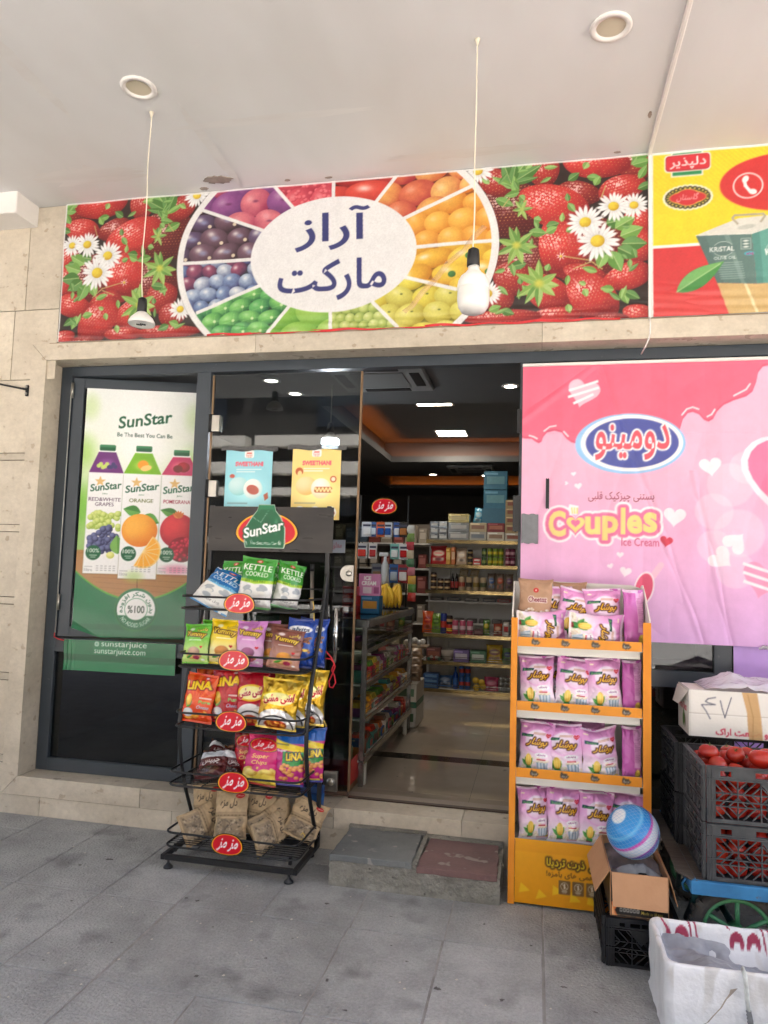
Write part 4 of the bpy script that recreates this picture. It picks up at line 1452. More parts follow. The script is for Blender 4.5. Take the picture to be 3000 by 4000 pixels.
    for k in (-1, 0, 1):
        cv.line([(x - .09, z + .03 - .045 * k), (x + .09, z - .03 - .045 * k)], .016, (252, 244, 250))
    # winged heart half hidden by the carton
    x, z = L(.555, 1.452)
    for k in range(5):
        cv.ell(x + .035 + .012 * k, z + .05 + .018 * k, .03 - .003 * k, .016, (250, 200, 220), rot=55)
    cv.ell(x, z, .05, .09, (254, 240, 246), rot=-14); cv.ell(x, z, .042, .08, (234, 88, 124), rot=-14)
    for k in range(6):
        cv.a[:, int(PW * 250 * (k + .5) / 6):int(PW * 250 * (k + .8) / 6)] *= .985
    cv.a[:] = np.clip(cv.a * .95, 0, 255)
    cv.grain(.3, .03, 5)
    return cv
cv = pink_banner()
def pink_fn(x, y):
    d = .006 * np.sin(x * 4 + y * 2) + .0035 * np.sin(y * 9 - x * 14) + .003 * np.sin(x * 31 + 3 * np.sin(y * 4)) * (y < 1.1) + .009 * np.exp(-((x - .35 - (1.45 - y) * -1.3) / .035) ** 2) * np.exp(-((y - 1.3) / .25) ** 2) + .007 * np.exp(-((x - .75 + (y - .5) * .35) / .018) ** 2) + .007 * np.exp(-((x - 1.0 + (y - .3) * .2) / .015) ** 2) * (y < .9)
    return x + PX0, .112 - np.abs(d), y + PZ0
sheet('ice_cream_banner', cv, pink_fn, PRINT, thick=.022, label='large pink ice cream banner with hearts and the word Couples', cat='banner', off=(.7, .112, PZ0))
mb = MB(); mb.box(-.084, 1.54, .098, .113, 2.655, 2.672)
build('banner_rail', mb, white_p, label='white top rail holding the pink banner', cat='rail', bevel=.003)
# purple sheet below
cv = Canvas(.6, .97, 120); cv.vgrad([(0, (150, 110, 190)), (1, (186, 150, 220))]); cv.grain(.2, .08, 4)
sheet('purple_sheet', cv, wr_fn(.993, .133, .215, .006, 7), PRINT, label='plain purple sheet covering the pane below the pink banner', cat='poster', off=(1.2, .133, .215))
mb = MB()
for k in range(7):
    mb.tube([(1.105 + .012 * k, .10 + .004 * math.sin(k * 2), 1.168), (1.12 + .006 * k, .09, 1.18 + .004 * (k % 2)), (1.13 + .008 * k, .1, 1.172)], .006, 6)
build('plastic_wad', mb, mat('clear_plastic', (225, 225, 228), .2, alpha=.5), label='small wad of clear plastic on the banner hem', cat='plastic')

# ---- juice poster on the ajar sash
def juice_poster():
    U0, Z0, W_, H_ = .09, 1.034, .705, 1.586
    cv = Canvas(W_, H_, 290)
    L = lambda u, z: (u - U0, z - Z0)
    cv.vgrad([(0, (20, 104, 66)), (.13, (28, 116, 72)), (.14, (30, 120, 76)), (.35, (150, 190, 110)), (.55, (196, 222, 160)), (.75, (236, 242, 226)), (1, (236, 240, 236))])
    for (u, z, r, c, op) in [(.1, 1.85, .16, (120, 190, 60), .8), (.1, 2.2, .12, (170, 212, 110), .8), (.8, 2.1, .16, (170, 214, 110), .7), (.12, 2.5, .09, (206, 226, 170), .8), (.78, 2.45, .1, (206, 228, 176), .7), (.45, 2.4, .3, (246, 246, 244), .9), (.45, 2.1, .25, (248, 248, 246), .6)]:
        cv.ell(*L(u, z), r, r * 1.5, c, soft=.9, op=op)
    # wood table and green foreground
    cv.poly([L(.05, 1.58), L(.9, 1.58), L(.9, 1.2), L(.05, 1.2)], (176, 126, 74))
    for k in range(9):
        cv.line([L(.1 + .02 * k, 1.56 - .03 * k), L(.8, 1.57 - .036 * k)], .004, (140, 92, 50), .5)
    cv.line([L(.47, 1.45), L(.48, 1.25)], .005, (100, 62, 34))
    gp = [(u, 1.268 + ((u - .47) / .40) ** 2 * .19) for u in np.linspace(.05, .9, 40)]
    cv.poly([L(*q) for q in [(u, z + .012) for u, z in gp]] + [L(.9, .9), L(.05, .9)], (96, 170, 60)); cv.poly([L(*q) for q in gp] + [L(.9, .9), L(.05, .9)], (26, 118, 74))
    cv.rect(0, 0, W_, .085, (20, 104, 64)); cv.rect(0, .0, W_, .05, (40, 128, 86), op=.6)
    # headline
    dk = (22, 84, 54)
    def sunstar(a, b, c, d, col, out=None):
        cv.text('SunStar', a, b, c, d, col, bold=.018, shear=.18, rot=9 if out is None else 8, outline=out)
    a, b = L(.293, 2.39); c, d = L(.64, 2.468)
    sunstar(a, b, c, d, dk)
    a, b = L(.296, 2.314); c, d = L(.644, 2.340)
    cv.text('Be The Best You Can Be', a, b, c, d, (40, 70, 56), bold=.006)
    # three cartons
    for (u0, u1, zt, zb, sh, fr, nm, cap) in [(.133, .351, 2.21, 1.434, ((110, 50, 120), (150, 84, 160)), 'grape', ('RED&WHITE', 'GRAPES'), 2.238), (.589, .83, 2.195, 1.44, ((200, 50, 100), (232, 110, 140)), 'pome', ('POMEGRANATE',), 2.223), (.351, .588, 2.212, 1.408, ((120, 180, 30), (176, 216, 80)), 'orange', ('ORANGE',), 2.255)]:
        um = (u0 + u1) / 2
        w2 = (u1 - u0) / 2
        cv.poly([L(u0 - .004, zb - .006), L(u1 + .004, zb - .006), L(u1 + .004, 2.07), L(u0 - .004, 2.07)], (60, 80, 50), .25)
        cv.poly([L(u0, zb), L(u1, zb), L(u1, 2.076), L(u0, 2.076)], (244, 244, 242))
        cv.poly([L(u0, 2.076), L(u1, 2.076), L(um + .054, zt), L(um - .054, zt)], sh[0])
        cv.ell(*L(um, 2.13), w2 * .7, .05, sh[1], soft=.9)
        cv.rect(*L(um - .056, zt), *L(um + .056, zt + .012), (246, 246, 244))
        cv.rect(*L(um - .05, zt + .008), *L(um + .05, zt + .046), (26, 92, 56), .008); cv.rect(*L(um - .05, zt + .03), *L(um + .05, zt + .046), (52, 124, 80), .008)
        if fr == 'grape':
            for k in range(9):
                cv.ell(*L(um - .05 + .013 * k, 2.12 + .012 * math.sin(k * 2)), .013, .013, (196, 214, 110) if k < 5 else (70, 60, 110))
        elif fr == 'orange':
            cv.ell(*L(um, 2.135), .035, .03, (246, 160, 40)); cv.ell(*L(um + .02, 2.115), .035, .018, (252, 206, 120), rot=15)
        else:
            cv.ell(*L(um + .015, 2.13), .04, .033, (190, 24, 50), (120, 8, 26)); cv.ell(*L(um - .02, 2.118), .03, .024, (120, 10, 24))
        # star and name
        sx, sz = L(um - .035, 2.02)
        cv.poly([(sx + .036 * (1 if k % 2 == 0 else .42) * math.sin(math.pi * k / 5), sz + .036 * (1 if k % 2 == 0 else .42) * math.cos(math.pi * k / 5)) for k in range(10)], (224, 186, 120))
        a, b = L(u0 + .012, 1.965); c, d = L(u1 - .008 if fr != 'pome' else .80, 2.012)
        sunstar(a, b, c, d, dk, out=[(.003, (250, 250, 248))])
        a, b = L(um - .018, 1.936); cv.text('Juice', a, b, a + .034, b + .012, (70, 110, 80))
        tcx = (90, 70, 90) if fr == 'grape' else (90, 100, 40) if fr == 'orange' else (150, 40, 60)
        for k, nmx in enumerate(nm):
            ww = .2 if len(nmx) > 7 else .15 if fr == 'orange' else .115
            a, b = L(um - ww / 2, 1.893 - .031 * k)
            cv.text(nmx, a, b, a + ww, b + .024, tcx, bold=.004)
        # picture
        if fr == 'grape':
            for k in range(46):
                q = random.Random(k)
                cv.ell(*L(u0 + .02 + q.random() * .19, 1.70 + q.random() * .1 + .02), .019, .019, (220, 230, 140), (140, 170, 60))
            for k in range(60):
                q = random.Random(900 + k)
                x_ = q.random()
                cv.ell(*L(u0 + .0 + .03 + x_ * .17, 1.575 + q.random() * .15 * (1.15 - abs(x_ - .6))), .019, .019, (108, 116, 160), (30, 30, 66))
            leaf(cv, *L(u1 - .01, 1.56), .12, .045, 95, (90, 150, 60), (130, 184, 90))
            cv.ell(*L(um + .055, 1.552), .025, .022, (236, 236, 150), (190, 196, 90))
        elif fr == 'orange':
            leaf(cv, *L(um, 1.83), .11, .035, 170, (60, 130, 50), (110, 176, 80)); leaf(cv, *L(um + .02, 1.81), .11, .035, -25, (60, 130, 50), (100, 170, 70))
            cv.ell(*L(um, 1.715), .112, .105, (255, 186, 70), (226, 120, 20), noise=.25)
            for sgn in (0,):
                cx_, cz_ = L(um + .03, 1.585)
                pts_ = [(cx_ + .11 * math.cos(R(t)), cz_ + .11 * math.sin(R(t))) for t in range(-120, 61, 6)]
                cv.poly(pts_, (250, 206, 120)); pts_ = [(cx_ + .1 * math.cos(R(t)), cz_ + .1 * math.sin(R(t))) for t in range(-118, 59, 6)]
                cv.poly(pts_, (252, 176, 50))
                for t in range(-110, 60, 24):
                    cv.line([(cx_, cz_), (cx_ + .1 * math.cos(R(t)), cz_ + .1 * math.sin(R(t)))], .004, (255, 226, 160))
            cv.ell(*L(um - .02, 1.42), .09, .06, (160, 200, 80), soft=.9, op=.5)
        else:
            leaf(cv, *L(um, 1.82), .12, .03, 165, (60, 120, 50), (100, 160, 70))
            cv.ell(*L(um + .0, 1.72), .112, .11, (226, 60, 70), (140, 14, 36), noise=.2)
            for k in range(5):
                leaf(cv, *L(um + .0, 1.80), .05, .012, 50 + 22 * k, (206, 110, 60), (226, 140, 80))
            cv.ell(*L(um + .03, 1.6), .085, .08, (150, 12, 40), (90, 4, 22))
            for k in range(50):
                q = random.Random(300 + k)
                t_, r_ = q.random() * 6.28, math.sqrt(q.random()) * .075
                cv.ell(*L(um + .03 + r_ * math.cos(t_), 1.6 + r_ * math.sin(t_)), .011, .01, (226, 50, 80), (150, 10, 40))
            cv.ell(*L(um, 1.47), .14, .05, (220, 60, 120), soft=.9, op=.5)
        cv.ell(*L(u0 + .058, 1.565), .047, .047, (24, 92, 58)); a, b = L(u0 + .022, 1.566); cv.text('100%', a, b, a + .072, b + .026, (244, 246, 240), bold=.01)
        for k in range(2):
            cv.rect(a + .012 + .008 * k, b - .02 - .012 * k, a + .06 - .008 * k, b - .014 - .012 * k, (200, 220, 200), op=.7)
        for k in range(3):
            for j in range(5):
                cv.rect(*L(u0 + .08 + .026 * j, 1.452 + .014 * k), *L(u0 + .096 + .026 * j, 1.457 + .014 * k), (120, 120, 120), op=.6)
        a, b = L(u0 + .008, 1.447 if fr != 'orange' else 1.425); cv.text('1litre', a, b, a + .05, b + .02, (150, 150, 150)); cv.rect(a, b + .027, a + .05, b + .033, (160, 160, 160), op=.6)
    # seal
    x, z = L(.476, 1.216)
    cv.ell(x, z - .045, .13, .11, (110, 190, 60), soft=.6, op=.8); cv.ell(x, z, .135, .132, (40, 130, 70)); cv.ell(x, z, .13, .127, (26, 104, 62))
    cv.ell(x, z, .118, .116, (240, 242, 240))
    cv.poly([(x + .118 * math.cos(R(t)), z + .116 * math.sin(R(t))) for t in range(200, 341, 5)], (26, 112, 66))
    cv.ell(x, z, .072, .07, (40, 120, 76)); cv.ell(x, z, .069, .067, (240, 242, 240))
    cv.text('%100', x - .052, z - .024, x + .052, z + .022, (40, 60, 50), bold=.01)
    def arc(E, r, a0, a1, x0_, x1_, y0_):
        E = E.copy()
        for i in (0, 2):
            t = R(a0) + (E[:, i] - x0_) / (x1_ - x0_) * R(a1 - a0)
            rr = r + (E[:, i + 1] - y0_) * (1 if a1 < a0 else -1)
            E[:, i], E[:, i + 1] = x + rr * np.cos(t), z + rr * np.sin(t)
        return E
    cv.text(fa('بدون شکر افزوده'), 0, 0, .3, .034, (30, 90, 60), bold=.008, fn=lambda E: arc(E, .076, 195, -15, 0, .3, 0))
    cv.text('NO ADDED SUGAR', 0, 0, .24, .026, (240, 246, 240), bold=.012, fn=lambda E: arc(E, .112, 212, 328, 0, .24, 0))
    cv.grain(.005, .03, 2)
    return cv, U0, Z0
cv, U0, Z0 = juice_poster()
def juice_fn(u, z):
    d = -.008 - .0018 * np.sin(z * 9 + u * 4) ** 2
    # folded lower-left corner
    uu, zz = u + U0, z + Z0
    k = np.clip((.105 - u * .6 - z) / .1, 0, 1)
    zz = zz + k * .055
    d = d - k * .012
    return HX + uu * math.cos(SA) - d * math.sin(SA), HY + uu * math.sin(SA) + d * math.cos(SA), zz
sheet('juice_poster', cv, juice_fn, PRINTG, label='tall juice poster with three fruit cartons on the ajar sash', cat='poster', off=(-2.5, .2, Z0))
cv = Canvas(.755, .186, 290, (22, 112, 66))
cv.rect(0, 0, .755, .085, (34, 124, 78)); cv.rect(0, .06, .755, .1, (12, 92, 52))
cv.rect(.02, 0, .028, .186, (10, 84, 48), op=.5); cv.rect(.033, .02, .038, .186, (50, 140, 96), op=.5)
cv.text('sunstarjuice', .257, .142, .562, .186, (230, 240, 232)); cv.text('sunstarjuice.com', .212, .098, .555, .142, (230, 240, 232))
cv.rect(.213, .152, .24, .179, (230, 240, 232), .007); cv.rect(.217, .156, .236, .175, (22, 112, 66), .005); cv.ell(.2265, .1655, .0075, .0075, (230, 240, 232)); cv.ell(.2265, .1655, .0045, .0045, (22, 112, 66))
def strip_fn(x, y):
    k = np.exp(-(x / .05) ** 2)
    return x - 2.856 + .004 * np.sin(y * 30) * k, .134 - .004 * np.abs(np.sin(x * 5 + 1)) - .012 * k * np.abs(np.sin(x * 120)) , y + .838 + x * .006
sheet('juice_strip', cv, strip_fn, PRINTG, label='green web address strip taped below the juice poster', cat='poster', off=(-2.5, .134, .838))

# ---- two laminated sweets posters behind the door pane
def sweet_poster(bgc, alt):
    cv = Canvas(.298, .42, 300, bgc)
    cv.ell(.15, .16, .2, .16, tuple(min(255, v + 36) for v in bgc), soft=1, op=.9)
    cv.rect(.12, .372, .178, .42, (250, 246, 240), .012); cv.text('Sweet', .128, .384, .17, .395, (190, 60, 50)); cv.text('Hani', .132, .374, .165, .383, (190, 60, 50)); cv.rect(.132, .398, .166, .404, (200, 60, 50))
    cv.text('SWEETHANI', .062, .322, .24, .35, (236, 96, 112), bold=.05)
    for k in range(2):
        cv.rect(.07, .3 - .014 * k, .23 - .04 * k, .306 - .014 * k, (250, 250, 248), op=.7)
    b1, b2 = ((150, 214, 214), (206, 236, 236)) if alt else ((240, 196, 110), (250, 226, 170))
    cv.ell(.09, .2, .065, .055, b2, b1); cv.ell(.18, .185, .06, .06, (250, 246, 238), b2, rot=-15)
    if alt:
        cv.ell(.18, .18, .04, .028, (190, 96, 80), rot=-18, noise=0); cv.poly([(.25, .15), (.275, .165), (.28, .13), (.258, .115)], (176, 90, 66)); cv.ell(.045, .262, .016, .012, (196, 84, 66))
    else:
        cv.rect(.14, .16, .25, .195, (190, 110, 60), .012)
        for k in range(10):
            cv.ell(.148 + .011 * k, .178 + .006 * (-1) ** k, .008, .008, (250, 226, 160))
        cv.ell(.045, .285, .024, .024, (196, 96, 50)); cv.ell(.048, .27, .014, .02, (246, 214, 140)); cv.ell(.255, .24, .02, .02, (200, 110, 70)); cv.ell(.255, .24, .012, .012, (250, 230, 200))
    cv.rect(.02, .095, .15, .101, (120, 120, 120), op=.5)
    for k, c in enumerate(((240, 200, 120), (226, 160, 110), (246, 214, 150))):
        cv.ell(.055 + .095 * k, .045, .034, .034, (250, 248, 244)); cv.ell(.05 + .095 * k, .046, .022, .02, c); cv.ell(.065 + .095 * k, .04, .016, .013, (190, 110, 80))
    return cv
for (bgc, alt, x0, z0, lb) in [((150, 214, 226), True, -1.845, 1.785, 'pale blue sweets poster on the glass door'), ((246, 214, 130), False, -1.421, 1.79, 'pale yellow sweets poster on the glass door')]:
    cv = sweet_poster(bgc, alt)
    sheet('sweets_poster', cv, wr_fn(x0, .149, z0, .0025, 3 if alt else 4), PRINTG, label=lb, cat='poster', off=(x0 + .15, .149, z0), group='sweets posters on the door')
    mb = MB()
    P = np.array([[(x0 - .03 + (.36) * i / 11, .144 - .002 * math.sin(i * 2.3 + j), z0 + .415 + .03 * j / 3 + .005 * math.sin(i * 1.1)) for i in range(12)] for j in range(4)])
    mb.grid(P); mb.grid(P + np.array([0, .001, 0]), flip=True)
    build('tape_strip', mb, mat('smoky_tape', (96, 96, 96), .2, alpha=.75, var=.3, vscale=30), label='smoky tape along the top of the ' + lb[:12].strip() + ' sweets poster', cat='tape')

# ---- pendant lamps, recessed lamps, wall rod
porc = mat('white_lamp_body', (240, 238, 232), .3, var=.04, vscale=20)
opal = mat('opal_bulb', (232, 230, 224), .25, spec=.6)
cordm = mat('cream_cord', (226, 218, 196), .6)
def cord_pts(x, y, z0, z1, amp, seed):
    q = random.Random(seed)
    n = 14
    return [(x + amp * math.sin(k * .9 + seed) * (k / n), y + amp * .6 * math.cos(k * .7), z0 + (z1 - z0) * k / n) for k in range(n + 1)]
t = thing('pendant_lamp', 'small pendant socket with a bare white lamp base on a cream cord', 'lamp', (-1.905, -.767, 2.68))
cp = cord_pts(-1.918, -.767, CEIL, 2.80, .006, 2); cp[-1] = (-1.908, -.767, 2.80)
build('cord', MB().tube(cp, .003, 6), cordm, t)
build('ceiling_hook', MB().lathe([(.012, 0), (.006, -.02), (.004, -.03)], (-1.918, -.767, CEIL), 10), cordm, t)
build('socket', MB().lathe([(.009, .035), (.021, .026), (.023, 0), (.023, -.042), (.02, -.045)], (-1.906, -.767, 2.772), 18), black_pl, t)
sk = build('lamp_base', MB().lathe([(.021, .0), (.03, -.008), (.052, -.03), (.062, -.048), (.063, -.062), (.056, -.06)], (-1.904, -.767, 2.732), 24), porc, t)
OFF[sk.name] = OFF[t.name]
build('led_plate', MB().lathe([(.056, 0), (.0, .001)], (-1.904, -.767, 2.674), 24, cap=False), mat('grey_plate', (150, 150, 150), .4), sk)
mb = MB()
for k in range(6):
    mb.box(-1.925 + .007 * k, -1.921 + .007 * k, -.78 + .006 * (k % 3), -.772 + .006 * (k % 3), 2.666, 2.673)
build('led_chip', mb, black_pl, sk)
t = thing('pendant_bulb', 'large unlit white LED bulb hanging on a cream cord', 'lamp', (-.264, -.989, 2.565))
build('cord', MB().tube(cord_pts(-.269, -.989, CEIL, 2.83, .003, 4), .003, 6), cordm, t)
build('ceiling_hook', MB().lathe([(.012, 0), (.006, -.02), (.004, -.03)], (-.269, -.989, CEIL), 10), cordm, t)
build('socket', MB().lathe([(.01, .035), (.023, .026), (.026, 0), (.027, -.042), (.022, -.045)], (-.268, -.989, 2.812), 18), black_pl, t)
build('bulb_neck', MB().lathe([(.022, 0), (.024, -.014), (.035, -.03), (.053, -.045), (.062, -.062), (.066, -.085), (.067, -.098), (.063, -.1)], (-.266, -.989, 2.768), 28), porc, t)
build('bulb_globe', MB().lathe([(.0635, 0), (.066, -.004), (.067, -.045), (.062, -.075), (.05, -.094), (.03, -.103), (.0, -.105)], (-.265, -.989, 2.671), 28), opal, t)
for (x, y, rot_, lb) in [(-1.88, -.951, 0, 'recessed round ceiling lamp above the small pendant socket'), (.277, -.968, 0, 'recessed round ceiling lamp above the large bulb')]:
    t = thing('recessed_lamp', lb, 'ceiling lamp', (x, y, CEIL), group='recessed lamps in the arcade ceiling')
    build('ring', MB().lathe([(.083, .0), (.085, -.006), (.076, -.011), (.06, -.009), (.057, .012)], (x, y, CEIL), 36, cap=False), white_p, t)
    build('diffuser', MB().lathe([(.059, -.002), (.0, -.0025)], (x, y, CEIL), 36, cap=False), mat('yellowed_diffuser', (206, 196, 172), .5, var=.05, vscale=10), t)
t = thing('wall_rod', 'black metal rod on a small bracket fixed to the stone wall', 'rod', (-3.3, -.06, 2.55))
build('rod', MB().tube([(-3.14, -.045, 2.567), (-3.3, -.06, 2.598), (-3.6, -.1, 2.64)], .006, 8), black_pl, t)
mb = MB(); mb.box(-3.147, -3.128, -.012, 0.002, 2.53, 2.60)
bk = build('bracket', mb, black_pl, t, bevel=.003)
OFF[bk.name] = OFF[t.name]
for z in (2.545, 2.588):
    build('screw', MB().lathe([(.009, 0), (.007, -.008), (.0, -.009)], (-3.137, -.012, z), 10, axis='y'), steel, bk)
build('rod_clip', MB().tube([(-3.137, -.01, 2.57), (-3.138, -.045, 2.568)], .007, 8), black_pl, t)

t = thing('lit_bulb', 'glowing hanging bulb inside the shop seen through the door pane', 'lamp', (-1.535, 1.3, 2.44))
build('cord', MB().tube([(-1.535, 1.3, ZC), (-1.535, 1.3, 2.61)], .004, 6), cordm, t)
build('socket', MB().lathe([(.01, .035), (.023, .026), (.026, 0), (.027, -.042)], (-1.535, 1.3, 2.58), 18), black_pl, t)
build('bulb_neck', MB().lathe([(.022, 0), (.035, -.02), (.055, -.038), (.062, -.05)], (-1.535, 1.3, 2.538), 24), porc, t)
build('bulb_globe', MB().lathe([(.062, 0), (.066, -.004), (.067, -.04), (.058, -.072), (.03, -.088), (.0, -.09)], (-1.535, 1.3, 2.488), 24), mat('lit_globe', (255, 252, 246), .4, emit=((236, 244, 255), 14.0)), t)
# ================================================================ SNACK BAGS
def bag_mesh(name, cv, w, h, t, seed, mt, back=(200, 190, 190), crease=1.0, slump=0.0):
    """inflated pillow bag: crimped flat seals above and below, creased foil, print on the front (-y), origin at the bottom centre"""
    nu, nv = cv.W, cv.H
    g = np.random.default_rng(seed)
    def shape(nu, nv, side):
        u, v = np.meshgrid(np.linspace(-1, 1, nu), np.linspace(0, 1, nv))
        s = np.clip((v - .05) / .9, 0, 1)
        e = (4 * s * (1 - s)) ** .5
        e = e * (1 + .18 * (.5 - s))
        hw = w / 2 * (1 - .09 * e)
        ph = g.random(10) * 6.28 if side < 0 else ph0
        wob = .012 * w * np.sin(v * 9 + ph[0]) + .008 * w * np.sin(v * 23 + ph[1])
        x = u * hw + wob * np.abs(u) ** 2
        prof = np.clip(1 - np.abs(u) ** 2.6, 0, 1) ** .62
        d = t / 2 * e * prof
        n1 = vnoise(nv, nu, max(4, nv * .22), seed + 1, 2)
        n2 = vnoise(nv, nu, max(3, nv * .11), seed + 2, 2)
        ridge = 1 - np.abs(2 * n1 - 1) * 2.2
        ridge2 = 1 - np.abs(2 * n2 - 1) * 2.2
        top, bot = np.exp(-(1 - s) / .16), np.exp(-s / .16)
        fold = np.sin(u * (5 + 3 * g.random()) + ph[2] + n1 * 5) * .5 + np.sin(u * 13 + ph[3] + n2 * 6) * .35
        edgew = np.abs(u) ** 3
        d = d + crease * (.05 * t * (ridge * .6 + ridge2 * .5) * e * (.5 + edgew) + .12 * t * fold * (top + bot) * np.minimum(1, e * 2.5) + .07 * t * np.sin(v * 26 + ph[4] + n1 * 6) * edgew * prof)
        gl = np.random.default_rng(seed + 77)
        for q_ in range(7):
            a_ = gl.uniform(-1.2, 1.2) + (math.pi / 2 if q_ % 2 else 0)
            px_, pv_ = gl.choice([-.75, .75]) * gl.uniform(.5, 1), gl.uniform(.08, .92)
            U_, V_ = (u - px_) * w / 2, (v - pv_) * h
            al, ac = U_ * math.cos(a_) + V_ * math.sin(a_), -U_ * math.sin(a_) + V_ * math.cos(a_)
            d = d + crease * gl.choice([-1, 1]) * .10 * t * np.exp(-np.abs(ac) / (.012 + .05 * np.abs(al))) * np.exp(-(al / .045) ** 2) * prof
        tilt = .16 * t * np.sin(u * 3 + ph[5]) * np.clip((v - .88) / .1, 0, 1) + .012 * w * np.sin(u * 2.2 + ph[6]) * (v < .06)
        z = v * h * (1 - .02 * e) + .01 * h * np.sin(u * 2 + ph[7]) * top - slump * h * .1 * s * (1 - np.abs(u))
        # ragged corners
        z = z + .02 * h * top * (np.abs(u) ** 4)
        return x, side * np.maximum(d, 0) + tilt, z, ph
    ph0 = None
    x, y, z, ph0 = shape(nu, nv, -1)
    P = np.stack([x, y, z], -1).reshape(-1, 3)
    cu, cvv = np.meshgrid(np.linspace(0, cv.w, nu), np.linspace(0, cv.h, nv))
    C = cv.sample(cu, cvv).reshape(-1, 3)
    F = gridfaces(nv, nu)
    ku, kv = 15, 19
    x, y, z, _ = shape(ku, kv, 1)
    Pb = np.stack([x, y, z], -1).reshape(-1, 3)
    Fb = gridfaces(kv, ku)[:, ::-1] + len(P)
    Cb = np.tile(lin(back), (len(Pb), 1))
    return fast_mesh(name, np.vstack([P, Pb]), np.vstack([F, Fb]), np.vstack([C, Cb]), [mt])


BR = 370
def seal(cv, c, k=.04):
    cv.rect(0, 0, cv.w, cv.h * k, c, op=.75); cv.rect(0, cv.h * (1 - k), cv.w, cv.h, c, op=.75)
    for j in range(int(cv.w / .004)):
        cv.rect(j * .004, cv.h * (1 - k * .7), j * .004 + .0015, cv.h, tuple(v * .85 for v in c), op=.4)


def d_kettle(w, h, c, c2, band):
    cv = Canvas(w, h, BR, (240, 240, 236))
    X = lambda a: a * w
    cv.poly([(0, h * .52), (X(.5), h * .47), (w, h * .52), (w, h), (0, h)], band); cv.poly([(0, h * .58), (X(.5), h * .54), (w, h * .58), (w, h), (0, h)], c)
    cv.ell(X(.5), h * .93, X(.09), h * .03, (220, 50, 50)); cv.ell(X(.5), h * .93, X(.05), h * .016, (240, 220, 200))
    cv.text('KETTLE', X(.08), h * .745, X(.92), h * .865, (250, 250, 246), bold=.015); cv.text('COOKED', X(.16), h * .625, X(.84), h * .72, (250, 250, 246), bold=.01)
    cv.text('50% LESS FAT', X(.18), h * .515, X(.82), h * .55, c2, bold=.01)
    for k in range(5):
        q = random.Random(k)
        cv.ell(X(.2 + .6 * q.random()), h * (.18 + .25 * q.random()), X(.13), h * .05, (176, 184, 190), rot=q.uniform(-30, 30)); cv.ell(X(.2 + .6 * random.Random(k).random()), h * .3, X(.1), h * .04, (236, 236, 230))
    cv.text(fa('کتل چیپس'), X(.25), h * .11, X(.75), h * .16, (90, 90, 96), bold=.01)
    seal(cv, c, .035)
    return cv


def d_yummy(w, h, c, cl, spot):
    cv = Canvas(w, h, BR, c)
    cv.vgrad([(0, cl), (.35, cl), (.75, c), (1, c)])
    cv.text('Yummy', w * .1, h * .655, w * .9, h * .8, (250, 216, 50), bold=.03, outline=[(.0065, (90, 50, 20))], shear=.1, rot=-4)
    cv.text(fa('یامی'), w * .56, h * .81, w * .9, h * .9, (250, 226, 90), bold=.02, outline=[(.003, (110, 70, 30))])
    cv.ell(w * .32, h * .86, w * .1, h * .035, (250, 250, 250), op=.7); cv.rect(w * .25, h * .58, w * .75, h * .605, (255, 255, 250), op=.6)
    cv.ell(w * .5, h * .3, w * .24, h * .12, spot, tuple(v * .7 for v in spot)); cv.ell(w * .5, h * .18, w * .3, h * .07, (226, 180, 110), (176, 120, 60), noise=.6)
    cv.ell(w * .62, h * .15, w * .12, h * .05, (150, 40, 70)); leaf(cv, w * .2, h * .14, w * .3, h * .03, 20, (60, 140, 40), (90, 170, 60))
    cv.heart(w * .78, h * .42, w * .055, (216, 40, 50)); cv.ell(w * .83, h * .1, w * .06, h * .02, (250, 250, 250))
    seal(cv, c)
    return cv


def d_lina(w, h, c, cl, txt='LiNA'):
    cv = Canvas(w, h, BR, c)
    for k in range(9):
        a = R(20 * k + 10)
        cv.poly([(w * .5, h * .4), (w * .5 + w * math.cos(a), h * .4 + w * math.sin(a)), (w * .5 + w * math.cos(a + .16), h * .4 + w * math.sin(a + .16))], cl, .35)
    cv.text(txt, w * .08, h * .68, w * .92, h * .86, (252, 216, 30), bold=.05, outline=[(.006, (120, 20, 20))], rot=5)
    cv.ell(w * .7, h * .92, w * .1, h * .03, (200, 30, 40)); cv.ell(w * .7, h * .92, w * .06, h * .015, (250, 240, 240))
    cv.rect(w * .6, h * .5, w * .95, h * .53, (250, 240, 230), op=.8); cv.text('Pure', w * .6, h * .4, w * .95, h * .47, (120, 200, 90), bold=.03); cv.text('Cheese', w * .55, h * .29, w * .92, h * .36, (190, 220, 250), shear=.3, bold=.02)
    for k in range(14):
        q = random.Random(k)
        cv.ell(w * (.1 + .8 * q.random()), h * (.06 + .16 * q.random()), w * .1, h * .028, (252, 186, 70), (216, 120, 30), rot=q.uniform(-40, 40))
    leaf(cv, w * .26, h * .3, h * .2, w * .06, 110, (60, 140, 50), (96, 176, 70)); leaf(cv, w * .26, h * .3, h * .2, w * .06, 70, (60, 140, 50), (96, 176, 70))
    cv.ell(w * .26, h * .46, w * .1, h * .12, (252, 222, 90), (230, 160, 40))
    cv.ell(w * .28, h * .2, w * .16, h * .09, (250, 246, 240), (190, 200, 220))
    seal(cv, c)
    return cv


